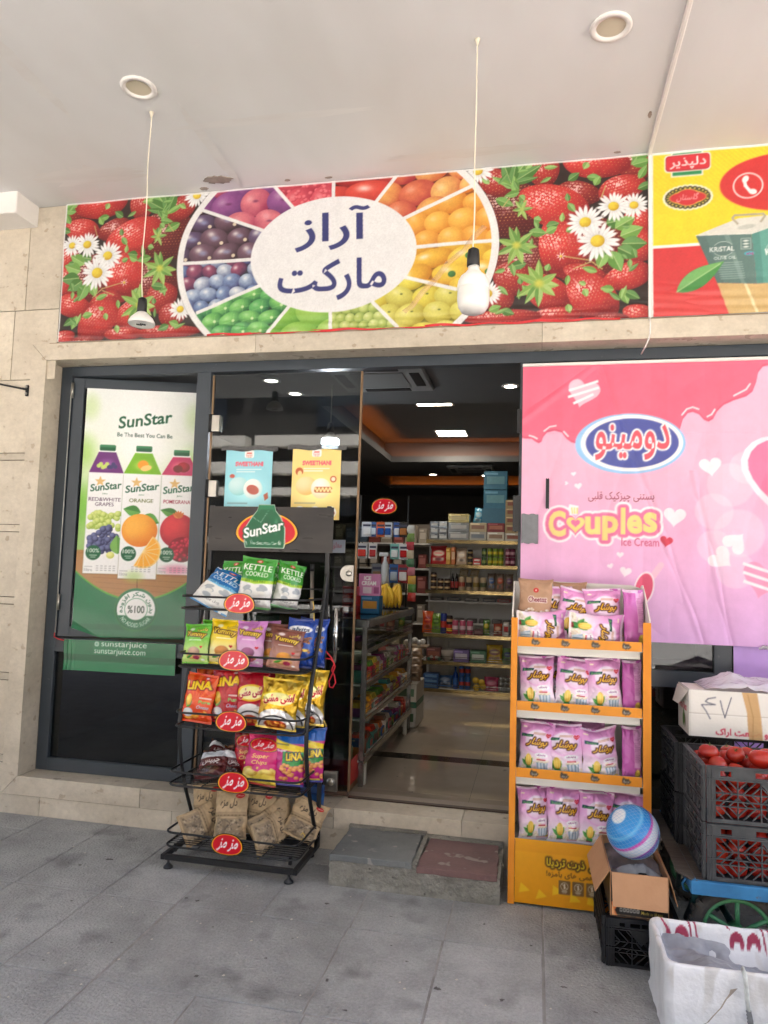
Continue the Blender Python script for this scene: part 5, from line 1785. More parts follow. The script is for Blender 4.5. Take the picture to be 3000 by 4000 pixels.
def d_ashi(w, h, c, cl, gold=False):
    cv = Canvas(w, h, BR, c)
    cv.vgrad([(0, cl), (.5, c), (1, cl)])
    if gold:
        for k in range(26):
            q = random.Random(k)
            x, y = q.random() * w, q.random() * h
            cv.poly([(x, y), (x + q.uniform(-.05, .05), y + .04), (x + .03, y + q.uniform(-.02, .05))], q.choice([(250, 226, 120), (120, 80, 10), (232, 186, 40)]), .6)
    cv.ell(w * .5, h * .61, w * .47, h * .16, (250, 226, 60), (236, 180, 30)); cv.ell(w * .5, h * .61, w * .4, h * .125, (250, 240, 160))
    cv.text(fa('اشی مشی'), w * .1, h * .51, w * .9, h * .72, (176, 24, 40), bold=.04, outline=[(.003, (250, 240, 220))], rot=6)
    cv.ell(w * .5, h * .14, w * .5, h * .27, (244, 242, 238)); cv.ell(w * .5, h * .08, w * .44, h * .2, (40, 36, 34)); cv.ell(w * .5, h * .07, w * .41, h * .185, (246, 244, 240))
    cv.ell(w * .5, h * .1, w * .28, h * .1, (214, 90, 40), (150, 40, 20), noise=.9); cv.text('o', w * .72, h * .36, w * .79, h * .405, (30, 30, 30), bold=.02)
    for k in range(8):
        q = random.Random(50 + k)
        cv.ell(w * (.3 + .4 * q.random()), h * (.05 + .1 * q.random()), w * .07, h * .02, (236, 160, 60), rot=q.uniform(-60, 60))
    seal(cv, cl)
    return cv


def jojo_logo(cv, x0, y0, x1, y1, rim=True):
    cx, cy, rx, ry = (x0 + x1) / 2, (y0 + y1) / 2, (x1 - x0) / 2, (y1 - y0) / 2
    def shp(k):
        return [(cx + k * rx * math.copysign(abs(math.cos(t)) ** .82, math.cos(t)) * (1 - .09 * math.sin(t)), cy + k * ry * (math.sin(t) * (1 if math.sin(t) > 0 else .93))) for t in np.linspace(0, 2 * math.pi, 60, endpoint=False)]
    if rim:
        cv.poly(shp(1), (22, 18, 18)); cv.poly(shp(.95), (250, 182, 40))
    cv.poly(shp(.885), (214, 22, 40))
    # slanted twin syllables
    for k in (0, 1):
        dx = x0 + rx * (.34 + .68 * k)
        cv.text(fa('مز'), dx, cy - ry * .62, dx + rx * .66, cy + ry * .56, (252, 250, 250), bold=.022, shear=.62)


def d_superchips(w, h, dark=False):
    cv = Canvas(w, h, BR, (212, 30, 110))
    if dark:
        cv.vgrad([(0, (140, 10, 26)), (.5, (190, 16, 36)), (1, (120, 8, 20))])
    else:
        cv.vgrad([(0, (236, 206, 70)), (.24, (240, 210, 80)), (.28, (206, 30, 120)), (1, (226, 50, 110))])
        for k in range(8):
            q = random.Random(k)
            cv.ell(w * q.random(), h * (.2 + .1 * q.random()), w * .16, h * .05, (250, 226, 120), (214, 160, 50), rot=q.uniform(-40, 40))
    jojo_logo(cv, w * .06, h * .66, w * .94, h * .93)
    cv.text('Super', w * .22, h * .51, w * .74, h * .62, (250, 226, 110), bold=.012, shear=.2, rot=5); cv.text('Chips', w * .24, h * .39, w * .72, h * .49, (250, 226, 110), bold=.012, shear=.2, rot=5)
    cv.rect(w * .42, h * .31, w * .48, h * .355, (250, 226, 110))
    seal(cv, (150, 10, 50) if not dark else (110, 6, 16))
    return cv


def d_superlina(w, h):
    cv = Canvas(w, h, BR, (196, 40, 130))
    cv.rect(0, h * .78, w, h, (24, 96, 180)); cv.poly([(0, h * .68), (w, h * .62), (w, h * .72), (0, h * .84)], (250, 220, 40)); cv.rect(w * .05, h * .74, w * .5, h * .77, (60, 70, 60), op=.6)
    cv.poly([(w * .3, h * .34), (w, h * .4), (w, h * .63), (w * .3, h * .64)], (50, 150, 70))
    cv.text('Super', w * .1, h * .61, w * .44, h * .67, (250, 250, 250), bold=.03, rot=4); cv.text('LiNA', w * .42, h * .48, w * .97, h * .62, (252, 222, 40), bold=.05, outline=[(.005, (60, 20, 60))], rot=5)
    for k in range(30):
        q = random.Random(k)
        cv.ell(w * (.2 + .8 * q.random()), h * (.1 + .3 * q.random()), w * .075, h * .032, (246, 180, 110), (200, 120, 50))
    cv.rect(w * .02, h * .03, w * .4, h * .08, (230, 240, 250), op=.6); cv.rect(w * .5, h * .03, w * .9, h * .07, (250, 220, 60))
    seal(cv, (20, 70, 150))
    return cv


def d_alvita(w, h):
    cv = Canvas(w, h, BR, (28, 70, 160))
    cv.vgrad([(0, (20, 56, 140)), (.6, (36, 84, 176)), (1, (24, 60, 150))])
    cv.ell(w * .48, h * .79, w * .42, h * .075, (248, 248, 250)); cv.text('alvita', w * .16, h * .75, w * .8, h * .83, (30, 50, 90), bold=.012, shear=.15)
    for k in range(22):
        q = random.Random(k)
        x, y = w * (.25 + .6 * q.random()), h * (.35 + .28 * q.random())
        cv.ell(x, y, w * .09, h * .03, (176, 100, 50), (110, 56, 26), rot=q.uniform(0, 180)); cv.ell(x, y, w * .04, h * .012, (60, 40, 60), rot=q.uniform(0, 90))
    cv.text('el', w * .3, h * .22, w * .5, h * .3, (240, 244, 250), bold=.03); cv.ell(w * .7, h * .36, w * .12, h * .03, (240, 200, 60))
    seal(cv, (20, 50, 130))
    return cv


def d_kraft(w, h):
    cv = Canvas(w, h, BR, (196, 170, 132))
    cv.grain(.02, .12, 3)
    cv.text(fa('دل مزه'), w * .2, h * .62, w * .72, h * .82, (34, 28, 24), bold=.006, shear=.12); cv.ell(w * .76, h * .87, w * .12, h * .05, (206, 40, 40)); cv.text(fa('مزمز'), w * .68, h * .85, w * .84, h * .895, (250, 236, 230), bold=.02)
    cv.rect(0, h * .47, w, h * .5, (150, 128, 96)); cv.rect(0, h * .535, w, h * .545, (130, 108, 80)); cv.rect(w * .0, h * .51, w, h * .53, (176, 150, 116))
    for k in range(9):
        cv.rect(w * k / 9 + .004, h * .475, w * k / 9 + .010, h * .495, (110, 92, 70))
    cv.poly([(w * .05, h * .05), (w * .95, h * .05), (w * .9, h * .45), (w * .1, h * .45)], (166, 146, 118), .8)
    for k in range(16):
        cv.line([(w * .08, h * (.06 + .024 * k)), (w * .92, h * (.075 + .022 * k))], .0014, (120, 104, 84), .7)
    for k in range(70):
        q = random.Random(k)
        x, y = w * (.14 + .72 * q.random()), h * (.07 + .34 * q.random())
        cv.ell(x, y, w * .035, h * .011, q.choice([(104, 94, 82), (190, 172, 144), (120, 106, 88), (84, 74, 64), (206, 186, 156)]), rot=q.uniform(-70, 70))
    cv.ell(w * .5, h * .44, w * .36, h * .035, (150, 128, 98)); cv.ell(w * .5, h * .44, w * .3, h * .022, (196, 170, 132))
    cv.poly([(w * .3, h * .4), (w * .44, h * .43), (w * .4, h * .12), (w * .3, h * .1)], (130, 114, 94), .6)
    seal(cv, (180, 154, 116), .03)
    return cv


def d_choc(w, h):
    cv = Canvas(w, h, BR, (84, 30, 30))
    cv.rect(0, h * .62, w, h * .86, (226, 228, 230)); cv.rect(w * .2, h * .68, w * .8, h * .8, (200, 204, 208)); cv.text(fa('چیپس'), w * .2, h * .4, w * .8, h * .55, (240, 236, 230), bold=.02); cv.ell(w * .5, h * .22, w * .36, h * .12, (50, 24, 20), (110, 70, 40), noise=.8); cv.rect(0, h * .95, w, h, (206, 170, 60))
    seal(cv, (60, 20, 20))
    return cv


def d_bushar(w, h, seed=0):
    cv = Canvas(w, h, BR, (214, 110, 190))
    cv.vgrad([(0, (246, 232, 242)), (.12, (250, 236, 246)), (.35, (250, 224, 242)), (.6, (240, 180, 224)), (.85, (232, 156, 212)), (1, (228, 148, 206))])
    cv.ell(w * .56, h * .64, w * .42, h * .25, (240, 178, 226), soft=.15); cv.ell(w * .58, h * .64, w * .37, h * .22, (252, 236, 248), (240, 196, 230), soft=.06)
    cv.ell(w * .4, h * .2, w * .4, h * .22, (252, 240, 248), soft=.9, op=.8)
    cv.poly([(w * .08, h * .70), (w * .44, h * .715), (w * .46, h * .76), (w * .1, h * .765)], (20, 66, 76)); cv.text('Bushar', w * .13, h * .712, w * .42, h * .752, (120, 190, 90), bold=.015, rot=3)
    cv.rect(w * .46, h * .79, w * .8, h * .802, (196, 130, 90), op=.8); cv.rect(w * .44, h * .768, w * .78, h * .78, (196, 130, 90), op=.8)
    cv.heart(w * .88, h * .76, w * .075, (206, 26, 50)); cv.text(fa('لینا'), w * .83, h * .75, w * .93, h * .78, (250, 240, 240), bold=.02)
    cv.text(fa('بوشار'), w * .27, h * .53, w * .87, h * .70, (252, 196, 30), bold=.02, shear=.45, outline=[(.0075, (86, 36, 14))], rot=-3)
    cv.ell(w * .72, h * .38, w * .18, h * .05, (253, 250, 253)); cv.text(fa('پنیری'), w * .6, h * .36, w * .84, h * .405, (120, 40, 110), bold=.015)
    for k in range(44):
        q = random.Random(k + seed)
        x, y = w * q.random(), h * (.03 + .09 * q.random() ** 1.4)
        cv.ell(x, y, w * .06, h * .024, (253, 248, 236), (226, 204, 176), rot=q.uniform(0, 90))
    for k in range(16):
        q = random.Random(k + 77 + seed)
        x, y = w * (.12 + .7 * q.random()), h * (.13 + .2 * q.random())
        for j in range(4):
            cv.ell(x + w * .03 * math.cos(j * 1.6), y + h * .013 * math.sin(j * 1.6), w * .032, h * .016, (254, 250, 240), (230, 208, 170))
    # plain corn cob and striped popcorn tub
    for a_ in (115, 65, 140):
        leaf(cv, w * .34, h * .13, h * .2, w * .06, a_, (60, 140, 60), (96, 176, 80))
    cv.ell(w * .34, h * .26, w * .1, h * .12, (252, 214, 80), (226, 160, 40))
    for r_ in range(7):
        for c_ in range(3):
            cv.ell(w * (.28 + .06 * c_), h * (.18 + .027 * r_), w * .02, h * .008, (255, 236, 150))
    cv.poly([(w * .25, h * .06), (w * .43, h * .06), (w * .42, h * .14), (w * .26, h * .14)], (60, 150, 70)); cv.rect(w * .27, h * .04, w * .41, h * .07, (160, 30, 40))
    cv.poly([(w * .62, h * .06), (w * .86, h * .06), (w * .9, h * .24), (w * .58, h * .24)], (150, 176, 196))
    for c_ in range(3):
        cv.poly([(w * (.64 + .08 * c_), h * .06), (w * (.68 + .08 * c_), h * .06), (w * (.69 + .09 * c_), h * .24), (w * (.64 + .09 * c_), h * .24)], (226, 232, 240))
    for c_ in range(9):
        cv.ell(w * (.6 + .035 * c_), h * (.25 + .012 * (c_ % 3)), w * .04, h * .02, (254, 248, 232), (230, 206, 168))
    cv.rect(w * .6, h * .28, w * .84, h * .30, (190, 40, 50))
    cv.rect(w * .56, h * .02, w * .86, h * .045, (160, 30, 50)); cv.ell(w * .9, h * .05, w * .07, h * .03, (240, 206, 70))
    cv.rect(w * .1, h * .88, w * .22, h * .9, (250, 246, 200))
    seal(cv, (246, 238, 246), .04)
    return cv


def d_busharside(w, h):
    cv = Canvas(w, h, BR, (206, 104, 184))
    cv.rect(w * .55, h * .25, w, h * .95, (232, 170, 216))
    for k in range(26):
        cv.rect(w * .58, h * (.35 + .02 * k), w * (.8 + .15 * ((k * 7) % 5) / 5), h * (.358 + .02 * k), (150, 70, 130), op=.7)
    cv.ell(w * .75, h * .14, w * .16, h * .08, (226, 190, 70), (150, 130, 50), noise=.7)
    seal(cv, (240, 224, 238), .05)
    return cv


def d_cheetoz(w, h):
    cv = Canvas(w, h, BR, (188, 150, 122))
    cv.text('Cheetoz', w * .3, h * .5, w * .86, h * .62, (110, 24, 34), bold=.02, outline=[(.005, (250, 244, 240))], rot=2)
    cv.ell(w * .52, h * .76, w * .08, h * .05, (196, 40, 40)); cv.ell(w * .52, h * .76, w * .03, h * .02, (240, 200, 190))
    for k in range(40):
        q = random.Random(k)
        cv.ell(w * (.15 + .8 * q.random()), h * (.05 + .3 * q.random() ** 1.3), w * .05, h * .028, q.choice([(252, 248, 240), (240, 226, 206), (190, 110, 80)]), (220, 196, 170))
    seal(cv, (170, 132, 104))
    return cv


KG = ((56, 150, 44), (50, 110, 30), (166, 206, 40))
BAGS = {
    'kettle_green': (bag_mesh, d_kettle(.165, .25, *KG), .165, .25, .07, 1, FOILP, (60, 150, 50)),
    'kettle_green2': (bag_mesh, d_kettle(.155, .24, *KG), .155, .24, .07, 21, FOILP, (60, 150, 50)),
    'kettle_blue': (bag_mesh, d_kettle(.2, .25, (24, 112, 186), (30, 80, 140), (120, 196, 230)), .2, .25, .075, 2, FOILP, (220, 226, 230)),
    'yummy_green': (bag_mesh, d_yummy(.145, .205, (96, 190, 40), (200, 230, 130), (230, 190, 160)), .145, .205, .06, 3, FOILP, (90, 180, 40)),
    'yummy_yellow': (bag_mesh, d_yummy(.15, .215, (250, 214, 20), (252, 240, 170), (226, 150, 70)), .15, .215, .06, 4, FOILP, (240, 206, 20)),
    'yummy_lilac': (bag_mesh, d_yummy(.15, .22, (206, 130, 200), (236, 190, 226), (200, 120, 170)), .15, .22, .06, 5, FOILP, (200, 120, 196)),
    'yummy_brown': (bag_mesh, d_yummy(.15, .2, (124, 70, 58), (190, 140, 120), (250, 170, 60)), .15, .2, .06, 6, FOILP, (120, 66, 54)),
    'alvita': (bag_mesh, d_alvita(.145, .245), .145, .245, .06, 7, FOILP, (24, 60, 150)),
    'lina_orange': (bag_mesh, d_lina(.165, .24, (232, 74, 20), (250, 150, 40)), .165, .24, .065, 8, FOILP, (226, 70, 24)),
    'lina_red': (bag_mesh, d_lina(.17, .27, (186, 22, 34), (214, 50, 50)), .17, .27, .065, 9, FOILP, (186, 20, 34)),
    'ashi_red': (bag_mesh, d_ashi(.165, .27, (196, 20, 44), (170, 12, 34)), .165, .27, .065, 10, FOILP, (180, 16, 40)),
    'ashi_gold': (bag_mesh, d_ashi(.18, .255, (206, 160, 30), (226, 190, 60), True), .18, .255, .07, 11, mat('gold_foil', attr=True, rough=.24, metal=.5, bump=.3, bscale=30), (214, 170, 40), 1.5),
    'super_chips': (bag_mesh, d_superchips(.165, .235), .165, .235, .065, 12, FOILP, (200, 30, 100)),
    'red_chips': (bag_mesh, d_superchips(.155, .23, True), .155, .23, .065, 13, FOILP, (150, 12, 30), 1.3),
    'super_lina': (bag_mesh, d_superlina(.15, .265), .15, .265, .06, 14, FOILP, (190, 40, 130)),
    'kraft': (bag_mesh, d_kraft(.15, .215), .15, .215, .07, 15, PAPERP, (190, 164, 126), 1.2),
    'kraft2': (bag_mesh, d_kraft(.15, .215), .15, .215, .06, 16, PAPERP, (190, 164, 126), 1.7),
    'choc': (bag_mesh, d_choc(.15, .19), .15, .19, .06, 17, FOILP, (80, 28, 30), 1.4),
    'bushar': (bag_mesh, d_bushar(.165, .245), .165, .245, .075, 31, FOILP, (206, 100, 184)),
    'bushar2': (bag_mesh, d_bushar(.165, .245, 5), .165, .245, .07, 32, FOILP, (206, 100, 184), 1.3),
    'bushar3': (bag_mesh, d_bushar(.18, .245, 9), .18, .245, .075, 33, FOILP, (206, 100, 184), 1.1),
    'bushar4': (bag_mesh, d_bushar(.17, .25, 3), .17, .25, .08, 41, FOILP, (206, 100, 184), 1.5),
    'bushar5': (bag_mesh, d_bushar(.165, .25, 7), .165, .25, .075, 47, FOILP, (206, 100, 184), 1.2, .8),
    'bushar_side': (bag_mesh, d_busharside(.1, .245), .1, .245, .06, 34, FOILP, (200, 96, 180)),
    'cheetoz': (bag_mesh, d_cheetoz(.165, .22), .165, .22, .07, 35, PAPERP, (186, 148, 120)),
}
BME = {}
gA = 'snack bags on the black rack'
def bag(kind, loc, label, rot=(0, 0, 0), sc=(1, 1, 1), group=None):
    if group == gA:
        k_ = 1.17 if kind.startswith('kraft') else 1.07
        sc = (sc[0] * k_, sc[1] * 1.15, sc[2] * (1.12 if kind.startswith('kraft') else 1.02))
    if kind not in BME:
        b_ = BAGS[kind]
        BME[kind] = b_[0]('snack_bag', *b_[1:])
    o = link('snack_bag', BME[kind], None, loc, tuple(R(a) for a in rot))
    o.scale = sc
    return tag(o, label, 'snack bag', group)

# ================================================================ CHIP RACK
rk_m = mat('black_rack_steel', (26, 27, 29), .42, var=.25, vscale=20, spots=((92, 86, 80), 90, .74), spec=.5)
rack = thing('chip_rack', 'black wire chip rack with five tiers and red oval badges', 'display rack', (-1.45, -.3, 0))
xl, xr, yb, yf = -1.79, -1.105, -.118, -.462
for x in (xl, xr):
    bar('rear_post', x - .011, x + .011, yb - .011, yb + .011, .06, 1.845, rk_m, rack)
    arc_ = [(-.118, 1.50), (-.15, 1.37), (-.205, 1.2), (-.265, 1.06), (-.32, .93), (-.362, .80), (-.38, .70), (-.372, .6), (-.335, .46), (-.27, .32), (-.19, .18), (-.128, .075)]
    pts = []
    for i in range(len(arc_) - 1):
        for k in range(3):
            t = k / 3
            pts.append((x, arc_[i][0] * (1 - t) + arc_[i + 1][0] * t, arc_[i][1] * (1 - t) + arc_[i + 1][1] * t))
    pts.append((x, *arc_[-1]))
    build('side_arch', MB().tube(pts, .01, 8, flat=(.011, .007)), rk_m, rack)
TZ = [(1.345, 1.283), (1.056, .988), (.760, .690), (.470, .405), (.176, .110)]
def u_rail(z, y0, r=.05, fx=.0):
    p = [(xl - fx, yb, z)]
    for a in range(0, 91, 15):
        p.append((xl - fx + r - r * math.cos(R(a)), y0 + r - r * math.sin(R(a)), z))
    for a in range(90, -1, -15):
        p.append((xr + fx - r + r * math.cos(R(a)), y0 + r - r * math.sin(R(a)), z))
    p.append((xr + fx, yb, z))
    return p
for k, (zu, zl) in enumerate(TZ):
    yy = yf - (.0 if k < 3 else .012)
    fx = -.005 if k < 3 else .005
    build('upper_rail', MB().tube(u_rail(zu, yy, fx=fx), .0055, 8), rk_m, rack)
    build('lower_rail', MB().tube(u_rail(zl, yy, fx=fx), .0055, 8), rk_m, rack)
    mb = MB()
    n = 13
    for j in range(n):
        y = yb + (yy + .02 - yb) * j / n
        mb.tube([(xl, y, zl), (xr, y, zl)], .0022, 5)
    for x in (-1.62, -1.45, -1.28):
        mb.tube([(x, yb, zl - .003), (x, yy, zl - .003)], .0028, 5)
    build('shelf_grid', mb, rk_m, rack)
    build('back_rail', MB().tube([(xl, yb, zl + .11), (xr, yb, zl + .11)], .004, 6), rk_m, rack)
for (a, b_) in (((xl - .012, xl + .012, -.488, -.11), 'base_side'), ((xr - .012, xr + .012, -.488, -.11), 'base_side'), ((xl + .0125, xr - .0125, -.4885, -.465), 'base_front'), ((xl + .0125, xr - .0125, -.13, -.11), 'base_rear')):
    mb = MB(); mb.box(*a, .048, .073); build(b_, mb, rk_m, rack, bevel=.002)
for x in (xl + .04, xr - .04):
    mb = MB(); mb.box(x - .007, x + .007, -.44, -.426, .0735, .11); build('riser', mb, rk_m, rack)
for x in (xl + .02, xr - .035):
    for y in (-.462, -.13):
        build('foot', MB().lathe([(.024, 0), (.022, .008), (.012, .016), (.009, .022), (.006, .024), (.006, .049)], (x, y, .0035), 16), rk_m, rack)
mb = MB(); mb.box(xl - .012, xr + .03, -.132, -.1295, 1.59, 1.838)
hdm = mat('dark_brushed_panel', (62, 58, 56), .35, metal=.35, c2=(44, 42, 42), vscale=2.5, stretch=(1, 1, 4), rvar=.1)
build('header_panel', mb, hdm, rack)
# badges: printed oval plates
def plate(name, cv, outline, y, x0, z0, parent, mt, t=.004, n=None):
    """cut-out printed plate facing -y: rings of the outline filled with canvas colours"""
    o = np.asarray(outline, float)
    c = o.mean(0)
    ks = np.linspace(0.02, 1, n or 26)
    P = np.concatenate([c + (o - c) * k for k in ks])
    m_ = len(o)
    F = []
    for i in range(len(ks) - 1):
        a = np.arange(m_)
        F.append(np.stack([i * m_ + a, i * m_ + (a + 1) % m_, (i + 1) * m_ + (a + 1) % m_, (i + 1) * m_ + a], 1)[:, ::-1])
    F = np.concatenate(F)
    C = cv.sample(P[:, 0], P[:, 1])
    V = np.stack([P[:, 0] + x0, np.full(len(P), y), P[:, 1] + z0], 1)
    nb = len(V)
    Vb = np.stack([o[:, 0] + x0, np.full(m_, y + t), o[:, 1] + z0], 1)
    last = (len(ks) - 1) * m_
    a = np.arange(m_)
    Fs = np.stack([last + a, last + (a + 1) % m_, nb + (a + 1) % m_, nb + a], 1)[:, ::-1]
    V = np.vstack([V, Vb]); F = np.vstack([F, Fs]); C = np.vstack([C, np.full((m_, 3), .02)])
    # back: fan as quads via centre is not needed, close with thin ring
    off = OFF[parent.name] if parent is not None else Vector((0, 0, 0))
    me = fast_mesh(name, V - np.array(off), F, C, [mt], smooth=False)
    return link(name, me, parent)
def jojo_outline(w, h, n=72):
    cx, cy, rx, ry = w / 2, h / 2, w / 2, h / 2
    return [(cx + rx * math.copysign(abs(math.cos(t)) ** .82, math.cos(t)) * (1 - .09 * math.sin(t)), cy + ry * (math.sin(t) * (1 if math.sin(t) > 0 else .93))) for t in np.linspace(0, 2 * math.pi, n, endpoint=False)]
jw, jh = .168, .106
jc = Canvas(jw, jh, 420, (22, 18, 18)); jojo_logo(jc, 0, 0, jw, jh)
for (x, z) in [(-1.448, 1.318), (-1.463, 1.036), (-1.464, .737), (-1.437, .447), (-1.455, .151)]:
    plate('badge', jc, jojo_outline(jw, jh), -.482, x - jw / 2, z - jh / 2, rack, PRINTG, n=30)
ew, eh = .37, .25
ec = Canvas(ew, eh, 360, (22, 18, 18))
for (k, c) in ((1, (24, 20, 20)), (.97, (250, 180, 40)), (.9, (214, 24, 44))):
    ec.poly([(.185 + .183 * k * math.copysign(abs(math.cos(t)) ** .85, math.cos(t)) * (1 - .12 * math.sin(t)), .105 + (.1 if math.sin(t) > 0 else .09) * k * math.sin(t)) for t in np.linspace(0, 6.28, 60, endpoint=False)], c)
bo = [(.06, .012), (.285, .012), (.29, .02), (.288, .12), (.262, .18), (.226, .222), (.226, .246), (.132, .246), (.132, .222), (.1, .18), (.062, .12)]
ec.poly([(.175 + (x - .175) * 1.05, .13 + (z - .13) * 1.04) for x, z in bo], (196, 220, 200)); ec.poly(bo, (20, 100, 62))
ec.poly([(.132, .222), (.226, .222), (.226, .246), (.132, .246)], (30, 124, 80)); ec.line([(.1, .18), (.15, .15), (.19, .215)], .002, (170, 214, 190)); ec.line([(.15, .15), (.155, .06)], .002, (60, 140, 100))
ec.ell(.24, .13, .02, .06, (90, 160, 120), soft=.8, op=.6)
ec.text('SunStar', .045, .085, .285, .142, (250, 250, 250), bold=.03, shear=.18, rot=13, outline=[(.009, (20, 90, 56))])
ec.text('Be The Best You Can Be', .064, .028, .276, .044, (240, 246, 240), bold=.012)
th_ = np.linspace(0, 2 * math.pi, 110, endpoint=False)
ol = []
for t in th_:
    ox = .185 + .183 * math.copysign(abs(math.cos(t)) ** .85, math.cos(t)) * (1 - .12 * math.sin(t)); oz = .105 + (.1 if math.sin(t) > 0 else .09) * math.sin(t)
    if .06 < ox < .29 and math.sin(t) > 0:
        # carton shoulder rises above the oval
        zt = np.interp(ox, [.058, .095, .128, .13, .23, .232, .265, .292], [.12, .182, .222, .25, .25, .222, .182, .12])
        oz = max(oz, zt)
    if .06 < ox < .292 and math.sin(t) < 0:
        oz = min(oz, .008)
    ol.append((ox, oz))
plate('header_emblem', ec, ol, -.137, -1.64, 1.6, rack, PRINTG, n=50)
# ties and cords on the rack
strw = mat('yellow_twine', (216, 184, 96), .8)
build('twine', MB().tube([(-1.17, -.21, 1.345), (-1.15, -.225, 1.35), (-1.14, -.22, 1.30), (-1.15, -.215, 1.28), (-1.137, -.225, 1.27), (-1.131, -.23, 1.18), (-1.128, -.25, 1.08), (-1.13, -.24, 1.06)], .0035, 6), strw, label='yellow twine tied down the right side of the chip rack', cat='twine')
build('red_cord', MB().tube([(-1.116, -.13, 1.072), (-1.09, -.12, 1.06), (-1.065, -.11, 1.03), (-1.047, -.1, .985), (-1.06, -.1, .945), (-1.078, -.1, .905), (-1.074, -.1, .876), (-1.055, -.1, .872), (-1.041, -.1, .9), (-1.05, -.1, .94), (-1.066, -.1, .965), (-1.052, -.1, 1.0), (-1.07, -.11, 1.025), (-1.105, -.125, 1.028)], .004, 7), mat('red_string', (214, 30, 50), .5), label='looped red cord hanging from the rack beside the door handle', cat='cord')
build('twine', MB().tube([(-1.106, -.2, .735), (-1.09, -.19, .725), (-1.075, -.19, .72), (-1.06, -.185, .69), (-1.064, -.18, .675)], .003, 6), strw, label='short yellow twine end at the third tier of the rack', cat='twine')
build('twine', MB().tube([(-1.12, -.36, .19), (-1.11, -.365, .205), (-1.1, -.36, .19), (-1.107, -.352, .165), (-1.12, -.355, .17)], .003, 6), strw, label='small yellow twine knot at the lowest tier of the rack', cat='twine')
# broom leaning behind the rack
br = thing('broom', 'broom with a steel handle and blue bristles behind the chip rack', 'broom', (-1.17, -.05, .2235))
build('handle', MB().tube([(-1.175, -.055, .34), (-1.216, -.035, 1.5)], .011, 10), steel, br)
build('handle_cap', MB().tube([(-1.2155, -.035, 1.49), (-1.2165, -.0345, 1.53)], .013, 10), black_pl, br)
mb = MB(); mb.box(-1.225, -1.1, -.075, -.03, .30, .345); build('brush_block', mb, mat('blue_plastic', (30, 70, 130), .4), br, bevel=.006)
mb = MB()
for k in range(90):
    x, y = -1.222 + .12 * (k % 18) / 17, -.072 + .04 * (k // 18) / 4
    mb.tube([(x, y, .302), (x + random.uniform(-.006, .006), y + random.uniform(-.008, .004), .2245)], .0025, 4)
build('bristles', mb, mat('blue_bristle', (36, 100, 170), .5), br)

# ---- bags on the rack
def T1(k):
    return TZ[k][1] + .006
gA = 'snack bags on the black rack'
bag('kettle_green2', (-1.60, -.22, T1(0)), 'green kettle chip bag at the back of the top tier, partly hidden', (-8, 0, -4), group=gA)
bag('kettle_blue', (-1.665, -.39, T1(0)), 'blue and white kettle chip bag slumped on the top tier', (-40, 22, -6), (1.1, 1.1, .95), gA)
bag('kettle_green', (-1.352, -.205, T1(0)), 'green kettle chip bag behind the front one on the top tier', (-7, 3, 18), group=gA)
bag('kettle_green', (-1.305, -.22, T1(0)), 'rightmost green kettle chip bag on the top tier, turned sideways', (-5, 12, 40), (.9, 1, .95), gA)
bag('kettle_green', (-1.44, -.33, T1(0)), 'front green kettle chip bag on the top tier facing out', (-10, 5, 5), (1.1, 1, 1.04), gA)
bag('yummy_green', (-1.675, -.25, T1(1)), 'green Yummy bag at the back of the second tier', (-8, 0, 6), (1.05, 1, 1.05), gA)
bag('yummy_green', (-1.728, -.37, T1(1)), 'front green Yummy bag at the end of the second tier', (-12, -2, -4), (1.0, 1, .98), gA)
bag('yummy_yellow', (-1.53, -.25, T1(1)), 'yellow Yummy bag at the back of the second tier', (-8, 0, 3), group=gA)
bag('yummy_yellow', (-1.59, -.345, T1(1)), 'front yellow Yummy bag on the second tier', (-10, 3, 4), (1.08, 1, 1.05), gA)
bag('yummy_lilac', (-1.40, -.25, T1(1)), 'lilac Yummy bag at the back of the second tier', (-8, 0, 8), group=gA)
bag('yummy_lilac', (-1.442, -.35, T1(1)), 'front lilac Yummy bag on the second tier', (-9, 1, 0), (1.03, 1, 1.02), gA)
bag('yummy_brown', (-1.345, -.28, T1(1)), 'rear brown Yummy bag on the second tier', (-7, 2, 6), (1, 1, 1.06), gA)
bag('alvita', (-1.15, -.22, T1(1)), 'rear blue pretzel bag on the second tier', (-8, 4, 14), group=gA)
bag('alvita', (-1.195, -.29, T1(1)), 'front blue pretzel bag with a white oval on the second tier', (-9, 4, 10), group=gA)
bag('yummy_brown', (-1.243, -.38, T1(1)), 'front brown Yummy bag on the second tier', (-10, 6, 8), (1.08, 1, .98), gA)
bag('lina_orange', (-1.69, -.26, T1(2)), 'rear orange puff bag on the third tier', (-8, 0, 4), (1, 1, 1.08), gA)
bag('lina_orange', (-1.71, -.37, T1(2)), 'front orange puff bag at the end of the third tier', (-12, 3, -3), (1.05, 1, 1), gA)
bag('ashi_red', (-1.36, -.23, T1(2)), 'rear dark red bag on the third tier', (-8, 0, 4), (1.15, 1, .98), gA)
bag('lina_red', (-1.565, -.32, T1(2)), 'red puff bag with yellow lettering on the third tier', (-8, 0, 2), (1.06, 1, 1), gA)
bag('ashi_red', (-1.418, -.34, T1(2)), 'front red bag with a yellow oval on the third tier', (-9, -1, 3), (1.0, 1, .98), gA)
bag('ashi_gold', (-1.16, -.235, T1(2)), 'rear gold foil bag on the third tier', (-6, 4, 12), (1, 1, 1.08), gA)
bag('ashi_gold', (-1.24, -.30, T1(2)), 'middle gold foil bag on the third tier', (-7, 5, 10), (1, 1, 1.02), gA)
bag('ashi_gold', (-1.268, -.385, T1(2)), 'front gold foil bag with a yellow oval on the third tier', (-10, 5, 4), (1.1, 1, .95), gA)
